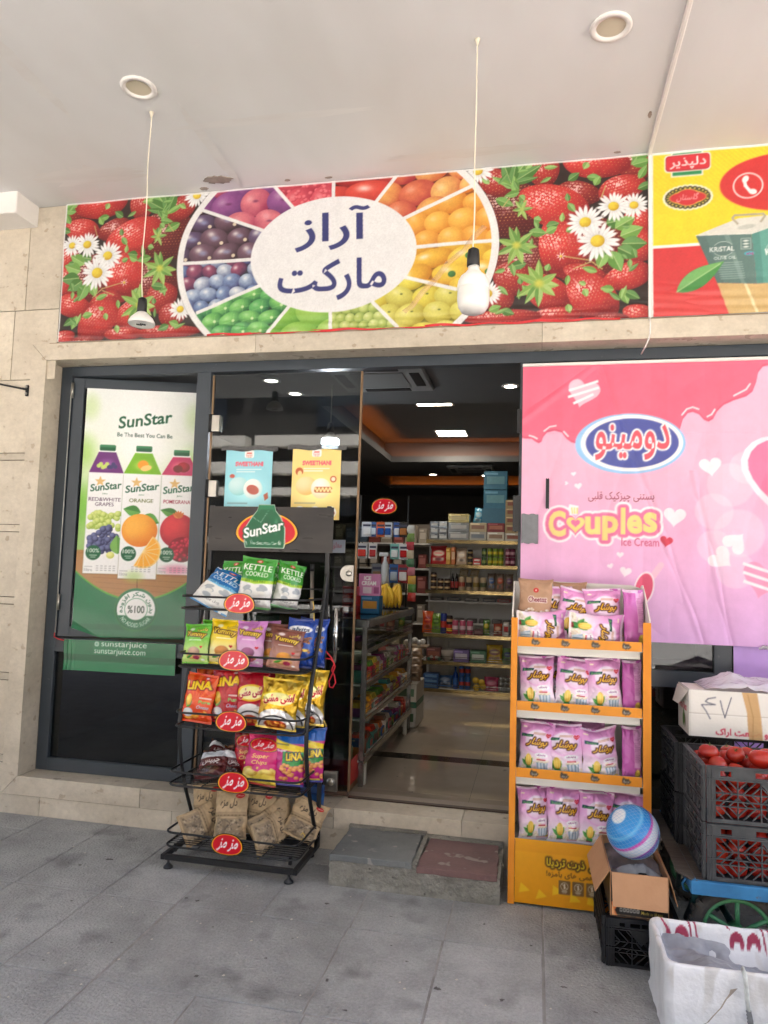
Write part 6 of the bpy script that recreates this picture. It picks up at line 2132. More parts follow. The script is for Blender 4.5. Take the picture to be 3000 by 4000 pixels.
bag('choc', (-1.64, -.24, T1(3) + .05), 'dark brown bag lying on top of two others on the fourth tier', (-60, 20, 20), (.9, 1, .8), gA)
bag('choc', (-1.625, -.36, T1(3) + .004), 'brown and white bag slumped at the end of the fourth tier', (-48, -15, -8), (1.2, 1, .95), gA)
bag('choc', (-1.525, -.30, T1(3)), 'dark brown bag leaning beside the slumped one on the fourth tier', (-30, 15, 30), (.9, 1, .8), gA)
bag('red_chips', (-1.455, -.25, T1(3)), 'rear red chip bag with an oval badge on the fourth tier', (-8, -3, 4), group=gA)
bag('red_chips', (-1.36, -.225, T1(3)), 'rearmost shiny red chip bag on the fourth tier', (-7, 4, -6), (1.05, 1, 1.04), gA)
bag('super_chips', (-1.36, -.36, T1(3)), 'magenta Super Chips bag on the fourth tier', (-14, 6, 4), (1.05, 1, 1.02), gA)
bag('super_lina', (-1.135, -.235, T1(3)), 'rear blue and pink puff bag on the fourth tier', (-6, 2, 16), group=gA)
bag('super_lina', (-1.21, -.33, T1(3)), 'front blue and pink Super puff bag on the fourth tier', (-7, 1, 4), (1.03, 1, 1), gA)
bag('kraft', (-1.678, -.22, T1(4)), 'kraft paper snack bag standing at the back left of the lowest tier', (-16, -9, 2), (1.02, 1, .94), gA)
bag('kraft2', (-1.565, -.19, T1(4)), 'kraft bag half hidden between two standing ones on the lowest tier', (-6, 0, -4), (.95, 1, .96), gA)
bag('kraft2', (-1.42, -.22, T1(4)), 'kraft bag standing at the back centre of the lowest tier', (-14, 7, 3), (.95, 1, .94), gA)
bag('kraft', (-1.505, -.34, T1(4)), 'kraft bag standing at the front centre of the lowest tier', (-24, -6, 3), (1.05, 1, 1.02), gA)
bag('kraft2', (-1.185, -.22, T1(4)), 'kraft bag leaning at the back right of the lowest tier', (-26, 24, 12), (1.1, 1, .84), gA)
bag('kraft', (-1.40, -.30, T1(4) + .012), 'kraft bag tilted sideways at the right of the lowest tier', (-38, 58, 6), (1, 1, 1.05), gA)
bag('kraft2', (-1.75, -.37, T1(4) + .02), 'kraft bag lying on its side at the front left of the lowest tier', (-44, 66, 6), (1, 1, 1.04), gA)
bag('kraft2', (-1.345, -.405, T1(4) + .03), 'kraft bag lying flat at the front right of the lowest tier', (-62, 74, 10), (.95, 1, 1.12), gA)

# ================================================================ ORANGE CARDBOARD STAND
orange = mat('orange_card', (238, 150, 34), .55, c2=(232, 140, 28), vscale=6, bump=.05, bscale=60)
whitec = mat('white_card', (236, 230, 220), .7, var=.06, vscale=10, bump=.04, bscale=40)
st = thing('cardboard_stand', 'orange cardboard snack stand with four shelves', 'display stand', (.2, -.25, .0))
SX0, SX1, SYF, SYB = -.108, .515, -.392, -.11
ORG = Canvas(.1, .1, 60)
for (x0, x1) in ((SX0, SX0 + .006), (SX1 - .006, SX1)):
    mb = MB()
    pr = [(SYF, .0035), (SYB, .0035), (SYB, 1.462), (SYB - .05, 1.47), (SYB - .14, 1.42), (SYF + .05, 1.35), (SYF, 1.31)]
    mb.slab([(x0, y, z) for y, z in pr], (1, 0, 0), x1 - x0)
    build('side_panel', mb, whitec, st)
for (x0, x1) in ((SX0 - .0015, SX0 + .028), (SX1 - .034, SX1 + .0015)):
    mb = MB(); mb.box(x0, x1, SYF - .0045, SYF - .0005, .0035, 1.302)
    build('front_strip', mb, orange, st, bevel=.0012)
mb = MB(); mb.slab([(SX0 + .007, SYB, .01), (SX1 - .007, SYB, .01), (SX1 - .007, SYB, 1.455), (SX1 - .05, SYB, 1.468), (SX0 + .07, SYB, 1.478), (SX0 + .007, SYB, 1.47)], (0, 1, 0), .006)
build('back_panel', mb, whitec, st)
lipc = Canvas(.556, .043, 330, (238, 152, 36))
for k in range(4):
    x = .083 + .1355 * k
    lipc.poly([(x - .02, .024), (x - .014, .04), (x - .004, .031), (x + .01, .032), (x + .012, .026), (x + .021, .02), (x + .013, .013), (x + .008, .008), (x, .012), (x - .004, .004), (x - .009, .011), (x - .018, .012)], (60, 52, 46))
    lipc.text(fa('تردیلا'), x - .014, .013, x + .012, .026, (226, 222, 214), bold=.03)
for k, z in enumerate((1.17, .874, .57)):
    mb = MB(); mb.box(SX0 + .007, SX1 - .007, SYF + .001, SYB - .002, z - .003, z + .002)
    build('shelf', mb, whitec, st)
    def lip_fn(x, y, z=z):
        return x + SX0 + .0295, SYF - .0005 - .0 * x, y + z
    o = sheet('shelf_lip', lipc, lip_fn, PRINT, st, off=tuple(OFF[st.name]), dens=.8)
    mb = MB(); mb.box(SX0 + .02, SX1 - .045, SYF + .02, SYF + .024, z - .037, z - .0035)
    build('price_rail', mb, whitec, st)
mb = MB(); mb.box(SX0 + .007, SX1 - .007, SYF + .001, SYB - .002, .27, .275); build('shelf', mb, whitec, st)
pc = Canvas(.556, .284, 290, (240, 168, 32))
pc.vgrad([(0, (234, 156, 22)), (.8, (242, 170, 34)), (.81, (236, 160, 30)), (1, (240, 166, 34))])
for k in range(7):
    q = random.Random(k)
    x, z = .02 + .075 * k, .02 + .03 * q.random()
    pc.poly([(x, z), (x + .05, z + q.uniform(-.01, .02)), (x + q.uniform(0, .02), z + .045)], (246, 198, 40))
pc.text(fa('ذرت تردیلا'), .142, .165, .31, .212, (250, 216, 50), bold=.03, outline=[(.008, (60, 36, 20))])
pc.text(fa('ی'), .33, .165, .36, .19, (250, 216, 50), bold=.03, outline=[(.008, (60, 36, 20))])
pc.text(fa('رهمی های بامزه!'), .142, .125, .36, .155, (70, 40, 20), bold=.008)
for k in range(4):
    x = .196 + .06 * k
    pc.rect(x, .058, x + .052, .118, (128, 96, 56), .004); pc.ell(x + .026, .093, .017, .017, (236, 226, 206)); pc.ell(x + .026, .093, .015, .015, (128, 96, 56)); pc.line([(x + .015, .104), (x + .037, .082)], .002, (236, 226, 206)); pc.line([(x + .026, .083), (x + .026, .103)], .006, (236, 226, 206))
    pc.rect(x + .014, .07, x + .038, .0735, (236, 226, 206)); pc.rect(x + .017, .064, x + .035, .067, (236, 226, 206))
sheet('base_panel', pc, lambda x, y: (x + SX0 + .0295, SYF - .001 + 0 * x, y + .012), PRINT, st, off=tuple(OFF[st.name]))
gB = 'pink popcorn bags on the orange stand'
def pk(kind, x, z, lb, rot=(-5, 0, 0), sc=(1, 1, 1), y=-.325):
    bag(kind, (x, y, z), lb, rot, sc, gB)
z0 = 1.176
pk('bushar', .095, z0 + .03, 'pink popcorn bag standing at the back of the top shelf behind the brown bag', (-6, 0, 0), y=-.2)
bag('cheetoz', (-.006, -.26, z0 + .085), 'brown popcorn bag at the left of the top shelf', (-8, 2, -3), (1.02, 1, 1.02), gB)
bag('cheetoz', (.17, -.165, z0 + .07), 'brown bag showing only its top edge at the back of the top shelf', (-4, 0, 0), (1, 1, 1.03), gB)
pk('bushar2', .165, z0 + .035, 'pink popcorn bag tilted on the top shelf beside the brown bag', (-10, 10, 0), (1.05, 1, .96), -.25)
pk('bushar', .325, z0 + .035, 'upright pink popcorn bag at the back centre of the top shelf', (-8, -3, 2), (1.1, 1, .97), -.25)
pk('bushar_side', .457, z0 + .005, 'pink popcorn bag turned edge-on at the right end of the top shelf', (-8, 3, 22), (1.1, 1, 1.1), -.29)
pk('bushar3', -.085, z0 + .075, 'pink popcorn bag lying sideways at the front left of the top shelf', (-14, 88, 2), (.9, 1, 1), -.335)
pk('bushar3', .155, z0 + .075, 'pink popcorn bag lying sideways at the front right of the top shelf', (-16, 92, -3), (.95, 1, 1.05), -.345)
for z, row, xs_ in ((.88, 'second', (.012, .172, .318)), (.576, 'third', (.008, .148, .312)), (.277, 'lowest', (.008, .145, .278, .408))):
    for k, x in enumerate(xs_):
        kd = ['bushar', 'bushar2', 'bushar3', 'bushar4', 'bushar5'][(k * 2 + len(row)) % 5]
        pk(kd, x + random.uniform(-.007, .007), z, f'pink popcorn bag on the {row} shelf of the orange stand, {ORD[k]} from the left', (random.uniform(-14, -2), random.uniform(-6, 6), random.uniform(-18, 18)), (random.uniform(.98, 1.08) * (.9 if len(xs_) == 4 else 1), 1, random.uniform(.94, 1.0)))
    if len(xs_) == 3:
        pk('bushar_side', .442, z, f'pink popcorn bag turned edge-on at the right end of the {row} shelf', (-6, 2, 12), (.95, 1, .98), -.31)
    for k, x in enumerate((.08, .25)):
        pk('bushar', x, z, f'pink popcorn bag in the back row of the {row} shelf, {ORD[k]} from the left', (-2, 0, 0), (1, 1, .97), -.215)
# ================================================================ STEP AT THE DOOR
def rough_block(x0, x1, y0, y1, z0, z1, n, amp, seed):
    """box with lumpy faces (no bottom)"""
    q = np.random.default_rng(seed)
    mb = MB()
    def face(o, a, b, na, nb, nrm):
        P = np.zeros((nb, na, 3))
        N_ = vnoise(nb, na, 7, int(q.integers(1e6)), 3) - .5
        for j in range(nb):
            for i in range(na):
                s, t = i / (na - 1), j / (nb - 1)
                w_ = min(1, 4 * min(s, 1 - s, t, 1 - t) * 1.6)
                P[j, i] = np.array(o) + np.array(a) * s + np.array(b) * t + np.array(nrm) * N_[j, i] * amp * w_
        mb.grid(P, smooth=False)
    L_, D_, H_ = x1 - x0, y1 - y0, z1 - z0
    face((x0, y0, z0), (L_, 0, 0), (0, 0, H_), n, 16, (0, -1, 0))
    face((x1, y0, z0), (0, D_, 0), (0, 0, H_), n // 2, 8, (1, 0, 0))
    face((x0, y1, z0), (0, -D_, 0), (0, 0, H_), n // 2, 8, (-1, 0, 0))
    face((x0, y0, z1), (L_, 0, 0), (0, D_, 0), n, n // 2, (0, 0, 1))
    return mb
mortar = mat('rough_mortar', (150, 146, 134), .95, fine=(.16, 60), c2=(122, 118, 108), vscale=9, bump=.8, bscale=90, spots=((90, 86, 78), 22, .68))
stp = thing('doorstep', 'mortared doorstep topped with one grey and one dark red stone', 'step', (-.55, -.22, .0))
build('mortar_block', rough_block(-.952, -.143, -.428, -.018, .0, .118, 90, .034, 3), mortar, stp)
for (x0, x1, zt, m_, nm) in ((-.95, -.552, .147, mat('grey_step_stone', (120, 122, 119), .7, c2=(98, 101, 100), vscale=5, spots=((146, 142, 134), 14, .64), bump=.3, bscale=70), 'grey_slab'), (-.528, -.158, .134, mat('red_step_stone', (128, 96, 91), .75, c2=(110, 84, 80), vscale=6, spots=((150, 138, 128), 12, .63), bump=.3, bscale=70), 'red_slab')):
    qj = random.Random(int(zt * 1000))
    ring = []
    cor = [(x0, -.436), (x1, -.434), (x1 - .006, -.06), (x0 + .012, -.055)]
    for a_ in range(4):
        p_, r_ = cor[a_], cor[(a_ + 1) % 4]
        for k_ in range(12):
            f_ = k_ / 12
            ring.append((p_[0] + (r_[0] - p_[0]) * f_ + qj.uniform(-.004, .004), p_[1] + (r_[1] - p_[1]) * f_ + qj.uniform(-.004, .004), zt - .03))
    mb = MB(); mb.slab(ring, (0, 0, 1), .03)
    build(nm, mb, m_, stp, bevel=.003)
mb = rough_block(-.955, -.54, -.0495, -.0145, .09, .152, 24, .012, 5); build('mortar_fillet', mb, mortar, stp)
mb = rough_block(-.55, -.145, -.0545, -.0145, .09, .140, 24, .012, 6); build('mortar_fillet', mb, mortar, stp)
mb = rough_block(-.551, -.529, -.43, -.055, .09, .139, 12, .008, 7); build('mortar_fillet', mb, mortar, stp)

# ================================================================ CRATES
def clip_seg(p, d, x0, x1, y0, y1):
    t0, t1 = -9., 9.
    for k, lo, hi in ((0, x0, x1), (1, y0, y1)):
        if abs(d[k]) < 1e-9:
            if not lo < p[k] < hi:
                return None
            continue
        a, b = (lo - p[k]) / d[k], (hi - p[k]) / d[k]
        if a > b:
            a, b = b, a
        t0, t1 = max(t0, a), min(t1, b)
    if t1 - t0 < .012:
        return None
    return (p[0] + d[0] * t0, p[1] + d[1] * t0), (p[0] + d[0] * t1, p[1] + d[1] * t1)


def crate_side(L_, h):
    """lattice side in local (s, d, z): outward = -d"""
    mb = MB()
    T_ = .006
    def b(s0, s1, z0, z1, t=.010):
        mb.box(s0, s1, -t, T_ - t + .004, z0, z1)
    b(0, .03, 0, h, .011); b(L_ - .03, L_, 0, h, .011)
    for s in (.008, .018, L_ - .02, L_ - .01):
        b(s, s + .003, 0, h, .015)
    b(.03, L_ - .03, 0, h * .07, .009)
    # top band with hand slot and two small windows
    zt0, zt1 = h * .78, h
    c = L_ / 2
    b(.03, c - .06, zt1 - .018, zt1, .009); b(c - .06, c + .06, zt1 - .016, zt1, .009); b(c + .06, L_ - .03, zt1 - .018, zt1, .009)
    b(.03, L_ - .03, zt0 - .006, zt0 + .008, .009)
    for s0, s1 in ((.03, .05), (.09, c - .06), (c + .06, L_ - .09), (L_ - .05, L_ - .03), (c - .003, c + .003)):
        b(s0, s1, zt0 + .008, zt1 - .016, .008)
    # lattice: columns and rows with crossing diagonals
    n = max(3, int(round((L_ - .06) / .075)))
    z0, z1 = h * .07, zt0 - .006
    rows = 3
    for i in range(n + 1):
        s = .03 + (L_ - .06) * i / n
        b(s - .002, s + .002, z0, z1, .011)
    for j in range(1, rows):
        z = z0 + (z1 - z0) * j / rows
        b(.03, L_ - .03, z - .002, z + .002, .0105)
    for z in (h * .4, h * .78, h * .985):
        mb.box(-.001, L_ + .001, -.017, -.0105, z - .002, z + .002)
    for i in range(n):
        for j in range(rows):
            a0, a1 = .03 + (L_ - .06) * i / n, .03 + (L_ - .06) * (i + 1) / n
            c0, c1 = z0 + (z1 - z0) * j / rows, z0 + (z1 - z0) * (j + 1) / rows
            sg = 1 if (i + j) % 2 else -1
            for k in range(-2, 3):
                p = ((a0 + a1) / 2 + k * .031, (c0 + c1) / 2)
                e = clip_seg(p, (.7071, .7071 * sg), a0 + .002, a1 - .002, c0 + .002, c1 - .002)
                if e is None:
                    continue
                (xa, za), (xb, zb) = e
                nx, nz = -.7071 * sg * .0023, .7071 * .0023
                mb.slab([(xa + nx, -.008, za + nz), (xa - nx, -.008, za - nz), (xb - nx, -.008, zb - nz), (xb + nx, -.008, zb + nz)], (0, 1, 0), .006)
    # solid triangular shield under the slot
    mb.slab([(c - .045, -.0095, zt0 - .006), (c, -.0095, zt0 - .058), (c + .045, -.0095, zt0 - .006)], (0, 1, 0), .006)
    return mb


crate_m = mat('crate_grey_plastic', (78, 79, 80), .55, c2=(58, 60, 62), vscale=14, spots=((120, 116, 108), 70, .73))
crate_k = mat('crate_black_plastic', (30, 31, 34), .5, c2=(22, 23, 25), vscale=14, spots=((84, 80, 74), 90, .74))


def crate(label, x0, x1, y0, y1, z0, h, m_, group=None):
    t = thing('plastic_crate', label, 'crate', ((x0 + x1) / 2, (y0 + y1) / 2, z0), group=group)
    W_, D_ = x1 - x0, y1 - y0
    for (ln, ox, oy, ux, uy) in ((W_, x0, y0, 1, 0), (D_, x1, y0, 0, 1), (W_, x1, y1, -1, 0), (D_, x0, y1, 0, -1)):
        mb = crate_side(ln, h - .001)
        mb.v = [(ox + s * ux - d * (uy) * 1, oy + s * uy + d * ux, z0 + .0005 + z) for (s, d, z) in mb.v]
        build('side', mb, m_, t)
    mb = MB(); mb.box(x0 + .003, x1 - .003, y0 + .003, y1 - .003, z0 + .0015, z0 + .007)
    build('base', mb, m_, t)
    return t


# ---- black crate, carton, plastic and ball
crate('black slatted crate on the ground under the open carton', .285, .545, -.815, -.405, .003, .182, crate_k)
card = mat('kraft_card', (196, 148, 108), .75, c2=(186, 138, 98), vscale=8, bump=.08, bscale=70)
cardk = mat('black_printed_card', (28, 26, 26), .45, var=.2, vscale=20, spots=((214, 110, 50), 9, .70))
bx = thing('open_carton', 'open cardboard carton with a ball on the black crate', 'box', (.41, -.605, .185))
bx0, bx1, by0, by1, bz0, bz1 = .303, .515, -.815, -.405, .187, .352
def wall2(name, pts, n, parent, t=.003):
    mb = MB(); mb.slab(pts, n, t, 0)
    k = len(mb.f)
    mb.mi[0] = 0
    # outer skin printed black: the face on the +n side
    mb.mi[1] = 1
    return build(name, mb, [card, cardk], parent)
wall2('side', [(bx0, by0, bz0), (bx1, by0, bz0), (bx1, by0, bz1), (bx0, by0, bz1)][::-1], (0, -1, 0), bx)
wall2('side', [(bx0, by1, bz0), (bx1, by1, bz0), (bx1, by1, bz1), (bx0, by1, bz1)], (0, 1, 0), bx)
wall2('side', [(bx0, by0, bz0), (bx0, by0, bz1), (bx0, by1, bz1), (bx0, by1, bz0)][::-1], (-1, 0, 0), bx)
wall2('side', [(bx1, by0, bz0), (bx1, by0, bz1), (bx1, by1, bz1), (bx1, by1, bz0)], (1, 0, 0), bx)
mb = MB(); mb.box(bx0, bx1, by0, by1, bz0 - .002, bz0 + .002); build('bottom', mb, card, bx)
def flap(pts, n, parent=bx, t=.003):
    mb = MB(); mb.slab(pts, n, t); mb.mi[0] = 0
    return build('flap', mb, [card], parent, bevel=.0008)
flap([(bx0 + .002, by0 - .004, bz1), (bx1 - .002, by0 - .004, bz1), (bx1 - .006, by0 - .034, bz1 - .118), (bx0 + .004, by0 - .03, bz1 - .118)], (0, -1, .2))
flap([(bx0 - .004, by0 + .004, bz1), (bx0 - .004, by1 - .004, bz1), (bx0 - .062, by1 - .02, bz1 - .088), (bx0 - .056, by0 + .03, bz1 - .096)], (-1, 0, .5))
flap([(bx1 + .004, by0 + .004, bz1), (bx1 + .004, by1 - .004, bz1), (bx1 + .03, by1 - .012, bz1 - .1), (bx1 + .036, by0 + .012, bz1 - .11)][::-1], (1, 0, .3))
flap([(bx0 + .003, by1 + .004, bz1), (bx1 - .003, by1 + .004, bz1), (bx1 - .003, by1 + .012, bz1 - .1), (bx0 + .003, by1 + .012, bz1 - .1)][::-1], (0, 1, 0))
lc = Canvas(.205, .05, 420, (26, 24, 24))
lc.poly([(0, 0), (.022, 0), (.012, .02), (.03, .05), (0, .05)], (226, 120, 60)); lc.poly([(0, 0), (.012, 0), (.006, .03), (0, .04)], (246, 180, 120))
for k in range(6):
    lc.rect(.03 + .0125 * k, .016, .04 + .0125 * k, .03, (206, 200, 190), .002); lc.ell(.035 + .0125 * k, .023, .0025, .004, (40, 36, 36))
lc.text('Made in IRAN', .11, .012, .188, .024, (236, 206, 90), bold=.01, rot=-3); lc.line([(.0, .004), (.2, .0)], .002, (226, 170, 110))
sheet('printed_label', lc, lambda x, y: (x + bx0 + .003, by0 - .0042 + 0 * x, y + bz0 + .004), PRINT, bx, off=tuple(OFF[bx.name]))
# crumpled grey plastic bag inside the carton
def crumple(nx, ny, amp, seed, cell=6):
    a = vnoise(ny, nx, cell, seed, 3)
    b = vnoise(ny, nx, cell * .5, seed + 1, 2)
    return (1 - np.abs(2 * a - 1) * 2) * amp + (1 - np.abs(2 * b - 1) * 2) * amp * .45
n = 44
X, Y = np.meshgrid(np.linspace(bx0 + .006, bx1 - .006, n), np.linspace(by0 + .006, by1 - .01, n))
Zc = bz1 - .035 + crumple(n, n, .011, 5, 15) + .055 * np.exp(-((Y + .775) / .05) ** 2) * np.sin((X - bx0) / (bx1 - bx0) * 3.1) - .03 * np.exp(-(((X - .4) ** 2 + (Y + .66) ** 2) / .005))
mb = MB(); mb.grid(np.stack([X, Y, Zc], -1)); mb.grid(np.stack([X, Y, Zc - .004], -1), flip=True)
build('plastic_bag', mb, mat('grey_film', (112, 116, 122), .25, var=.2, vscale=20, spec=.6), label='crumpled dark grey plastic bag stuffed in the open carton', cat='plastic bag')
# play ball
bl = thing('play_ball', 'blue, white and pink play ball in a net', 'ball', (.398, -.70, .372))
bc, br_ = np.array((.402, -.68, .468)), .103
nu, nv = 97, 65
u, v = np.meshgrid(np.linspace(0, 2 * math.pi, nu), np.linspace(0.001, math.pi - .001, nv))
D3 = np.stack([np.sin(v) * np.cos(u), np.sin(v) * np.sin(u), np.cos(v)], -1)
ax = np.array((-.60, -.38, .70)); ax /= np.linalg.norm(ax)
h_ = D3 @ ax
nz_ = vnoise(nv, nu, 12, 3)
Cb = np.zeros(D3.shape)
bands = [(-1, (60, 90, 190)), (-.82, (70, 70, 170)), (-.62, (90, 60, 150)), (-.34, (110, 70, 170)), (-.28, (206, 80, 176)), (-.24, (214, 216, 224)), (.12, (226, 230, 236)), (.17, (210, 90, 180)), (.24, (214, 80, 176)), (.28, (70, 150, 216)), (.5, (40, 132, 206)), (.62, (110, 190, 232)), (.68, (50, 146, 214)), (.94, (60, 150, 214)), (.955, (236, 240, 240)), (1, (240, 240, 240))]
for k in range(3):
    Cb[..., k] = np.interp(h_ + (nz_ - .5) * .05, [b[0] for b in bands], [b[1][k] for b in bands])
me = fast_mesh('shell', (D3 * br_ + bc - np.array(OFF[bl.name])).reshape(-1, 3), gridfaces(nv, nu)[:, ::-1], lin(Cb).reshape(-1, 3), [PRINTG])
link('shell', me, bl)
mb = MB()
a1_ = Vector((.86, -.25, -.1)).normalized()
M_ = a1_.to_track_quat('Z', 'Y').to_matrix()
for sgn in (1, -1):
    for k in range(34):
        pts = []
        for j in range(19):
            th2 = .12 + (math.pi - .24) * j / 18
            ph = 2 * math.pi * k / 34 + sgn * th2 * .8
            d_ = M_ @ Vector((math.sin(th2) * math.cos(ph), math.sin(th2) * math.sin(ph), math.cos(th2)))
            pts.append(Vector(bc) + d_ * (br_ + .0012))
        mb.tube(pts, .00042, 3)
build('net', mb, mat('net_cord', (130, 172, 214), .4), bl)

# ================================================================ CART
blue = mat('worn_blue_paint', (52, 126, 176), .5, c2=(40, 104, 150), vscale=10, spots=((92, 84, 76), 26, .66), rvar=.12)
woodm = mat('weathered_board', (96, 88, 78), .85, c2=(70, 64, 58), vscale=5, stretch=(1, 14, 14), bump=.5, bscale=60)
greenp = mat('worn_green_paint', (74, 140, 92), .5, c2=(58, 116, 78), vscale=14, spots=((110, 96, 78), 30, .68))
rubber = mat('dusty_rubber', (46, 44, 42), .85, c2=(70, 66, 60), vscale=14, bump=.3, bscale=80)
tealp = mat('dark_teal_paint', (28, 66, 66), .5, var=.3, vscale=14)
cart = thing('hand_cart', 'blue hand cart with green spoked wheels under the tomato crates', 'cart', (1.1, -.44, 0))
CZ = .366
bar('front_rail', .588, 1.75, -.872, -.85, .322, .372, blue, cart, .003)
bar('rear_rail', .588, 1.75, -.04, -.022, .322, .372, blue, cart, .003)
bar('side_rail', .588, .61, -.8495, -.0405, .322, .372, blue, cart, .003)
ye = np.linspace(-.848, -.042, 7)
for i in range(6):
    mb = MB(); mb.box(.6105, 1.75, ye[i] + .002, ye[i + 1] - .002, .345, CZ + random.uniform(-.003, .0))
    build('board', mb, woodm, cart, bevel=.002)
mb = MB(); mb.slab([(.548, -.8, .3705), (.588, -.87, .3705), (.606, -.845, .3705), (.606, -.03, .3705), (.556, -.03, .3705)], (0, 0, 1), .006); build('edge_board', mb, woodm, cart, bevel=.001)
def wheel(cx, cy, R0, r0, label_part):
    w_ = MB()
    w_.lathe([(r0 + .008, -.022), (R0 - .02, -.03), (R0 - .004, -.024), (R0, -.012), (R0, .012), (R0 - .004, .024), (R0 - .02, .03), (r0 + .008, .022), (r0 + .008, -.022)], (cx, cy, R0 + .006), 40, axis='y', cap=False)
    n = 30
    for k in range(n):
        a = 2 * math.pi * k / n
        sgn = 1 if k % 2 else -1
        q = MB(); q.box(R0 - .012, R0 + .010, -.028 if sgn < 0 else -.004, .004 if sgn < 0 else .028, -.009, .009)
        w_.add([(cx + x * math.cos(a) - z * math.sin(a), cy + y, R0 + .006 + x * math.sin(a) + z * math.cos(a)) for x, y, z in q.v], q.f)
    wh = build('wheel', w_, rubber, cart)
    OFF[wh.name] = OFF[cart.name]
    q = MB(); q.tube([(cx + r0 * math.cos(t), cy - .012, R0 + .006 + r0 * math.sin(t)) for t in np.linspace(0, 2 * math.pi, 40, endpoint=False)], .010, 8, closed=True)
    build('rim', q, greenp, wh)
    for k in range(6):
        a = R(90 + 60 * k)
        q = MB(); q.tube([(cx + .02 * math.cos(a), cy - .012, R0 + .006 + .02 * math.sin(a)), (cx + r0 * math.cos(a), cy - .012, R0 + .006 + r0 * math.sin(a))], .009, 8)
        build('spoke', q, greenp, wh)
    q = MB(); q.lathe([(.03, -.03), (.03, .03)], (cx, cy, R0 + .006), 16, axis='y')
    build('hub', q, greenp, wh)
wheel(.765, -.79, .165, .122, '')
wheel(.765, -.12, .165, .122, '')
q = MB(); q.tube([(.765, -.79, .171), (.765, -.12, .171)], .014, 8); build('axle', q, tealp, cart)
for (a, b_) in (((.62, -.83, .33), (.74, -.6, .17)), ((.62, -.1, .33), (.74, -.3, .17)), ((.62, -.83, .33), (.62, -.6, .12)), ((.60, -.6, .33), (.66, -.2, .09)), ((.66, -.2, .09), (.9, -.2, .33))):
    q = MB(); q.tube([a, b_], .011, 6); build('strut', q, tealp, cart)
q = MB(); q.tube([(.578, -.83, .365), (.566, -.82, .34), (.575, -.8, .31), (.592, -.79, .30)], .004, 6); build('wire_tie', q, blue, cart)

# ---- crates of tomatoes on the cart
TC0, TC1, TY0, TY1 = .652, 1.12, -.828, -.462
tz1, tz2 = CZ + .001, CZ + .001 + .215
crate('lower grey crate full of tomatoes at the front of the cart', TC0, TC1, TY0, TY1, tz1, .212, crate_m, 'tomato crates on the cart')
crate('upper grey crate heaped with tomatoes at the front of the cart', TC0, TC1, TY0, TY1, tz2, .212, crate_m, 'tomato crates on the cart')
crate('lower dark crate at the back of the cart', .618, 1.1, -.455, -.085, tz1, .212, crate_k, 'dark crates at the back of the cart')
crate('upper dark crate at the back of the cart under the white carton', .622, 1.1, -.45, -.09, tz2, .212, crate_k, 'dark crates at the back of the cart')
tom_m = mat('tomato_skin', (166, 26, 22), .25, c2=(178, 50, 30), vscale=9, spec=.6, obrand=.16)
tom_g = mat('tomato_stem', (92, 104, 50), .7, var=.3, vscale=40)
def tomato_mesh(seed):
    q = random.Random(seed)
    n, k = 18, 11
    vs, fs = [], []
    a1, a2 = q.random() * 6, q.random() * 6
    for j in range(k):
        t = math.pi * j / (k - 1)
        for i in range(n):
            p = 2 * math.pi * i / n
            r = 1 + .035 * math.sin(5 * p + a1) * math.sin(t) + .03 * math.sin(2 * p + a2)
            z = .82 * math.cos(t) - (.16 * math.exp(-(t / .35) ** 2))
            vs.append((r * math.sin(t), 0, z, p))
    V = [(a[0] * math.cos(a[3]), a[0] * math.sin(a[3]), a[2]) for a in vs]
    for j in range(k - 1):
        for i in range(n):
            fs.append((j * n + i, (j + 1) * n + i, (j + 1) * n + (i + 1) % n, j * n + (i + 1) % n))
    mb = MB(); mb.add(V, fs, smooth=True)
    me = bpy.data.meshes.new('tomato')
    me.from_pydata(mb.v, [], mb.f); me.polygons.foreach_set('use_smooth', [True] * len(mb.f)); me.materials.append(tom_m)
    return me
def calyx_mesh():
    mb = MB()
    for k in range(5):
        a = 2 * math.pi * k / 5
        pts = [(.0, 0, .70), (.16, .05, .72), (.38, .0, .76 + .06 * (k % 2)), (.16, -.05, .72)]
        mb.add([(x * math.cos(a) - y * math.sin(a), x * math.sin(a) + y * math.cos(a), z) for x, y, z in pts], [(0, 3, 2, 1)])
    mb.tube([(0, 0, .66), (.05, 0, .85), (.14, .05, 1.0)], .045, 6)
    me = bpy.data.meshes.new('calyx'); me.from_pydata(mb.v, [], mb.f); me.materials.append(tom_g)
    return me
TM = [tomato_mesh(k) for k in range(4)]
CM = calyx_mesh()
tq = random.Random(5)
def tomato(x, y, z, r, label, group, cal=False):
    o = link('tomato', tq.choice(TM), None, (x, y, z), (tq.uniform(-.8, .8), tq.uniform(-.6, .6), tq.uniform(0, 6.3)) if not cal else (tq.uniform(-.1, .7), tq.uniform(-.6, .5), tq.uniform(0, 6.3)))
    o.scale = (r, r, r)
    tag(o, label, 'tomato', group)
    if cal:
        link('calyx', CM, o)
for zc, nm in ((tz1, 'lower'), (tz2, 'upper')):
    lb, gp = f'ripe tomato seen through the slats of the {nm} front crate', f'tomatoes inside the {nm} front crate'
    for j in range(3):
        for i in range(6):
            tomato(TC0 + .05 + .073 * i + tq.uniform(-.006, .006), TY0 + .046, zc + .042 + .058 * j + tq.uniform(-.004, .004), tq.uniform(.037, .041), lb, gp)
        for i in range(4):
            tomato(TC0 + .046, TY0 + .125 + .072 * i, zc + .042 + .058 * j, tq.uniform(.037, .040), lb, gp)
    if nm == 'lower':
        for i in range(4):
            tomato(TC0 + .125 + .08 * i, TY0 + .125, zc + .16, .038, lb, gp)
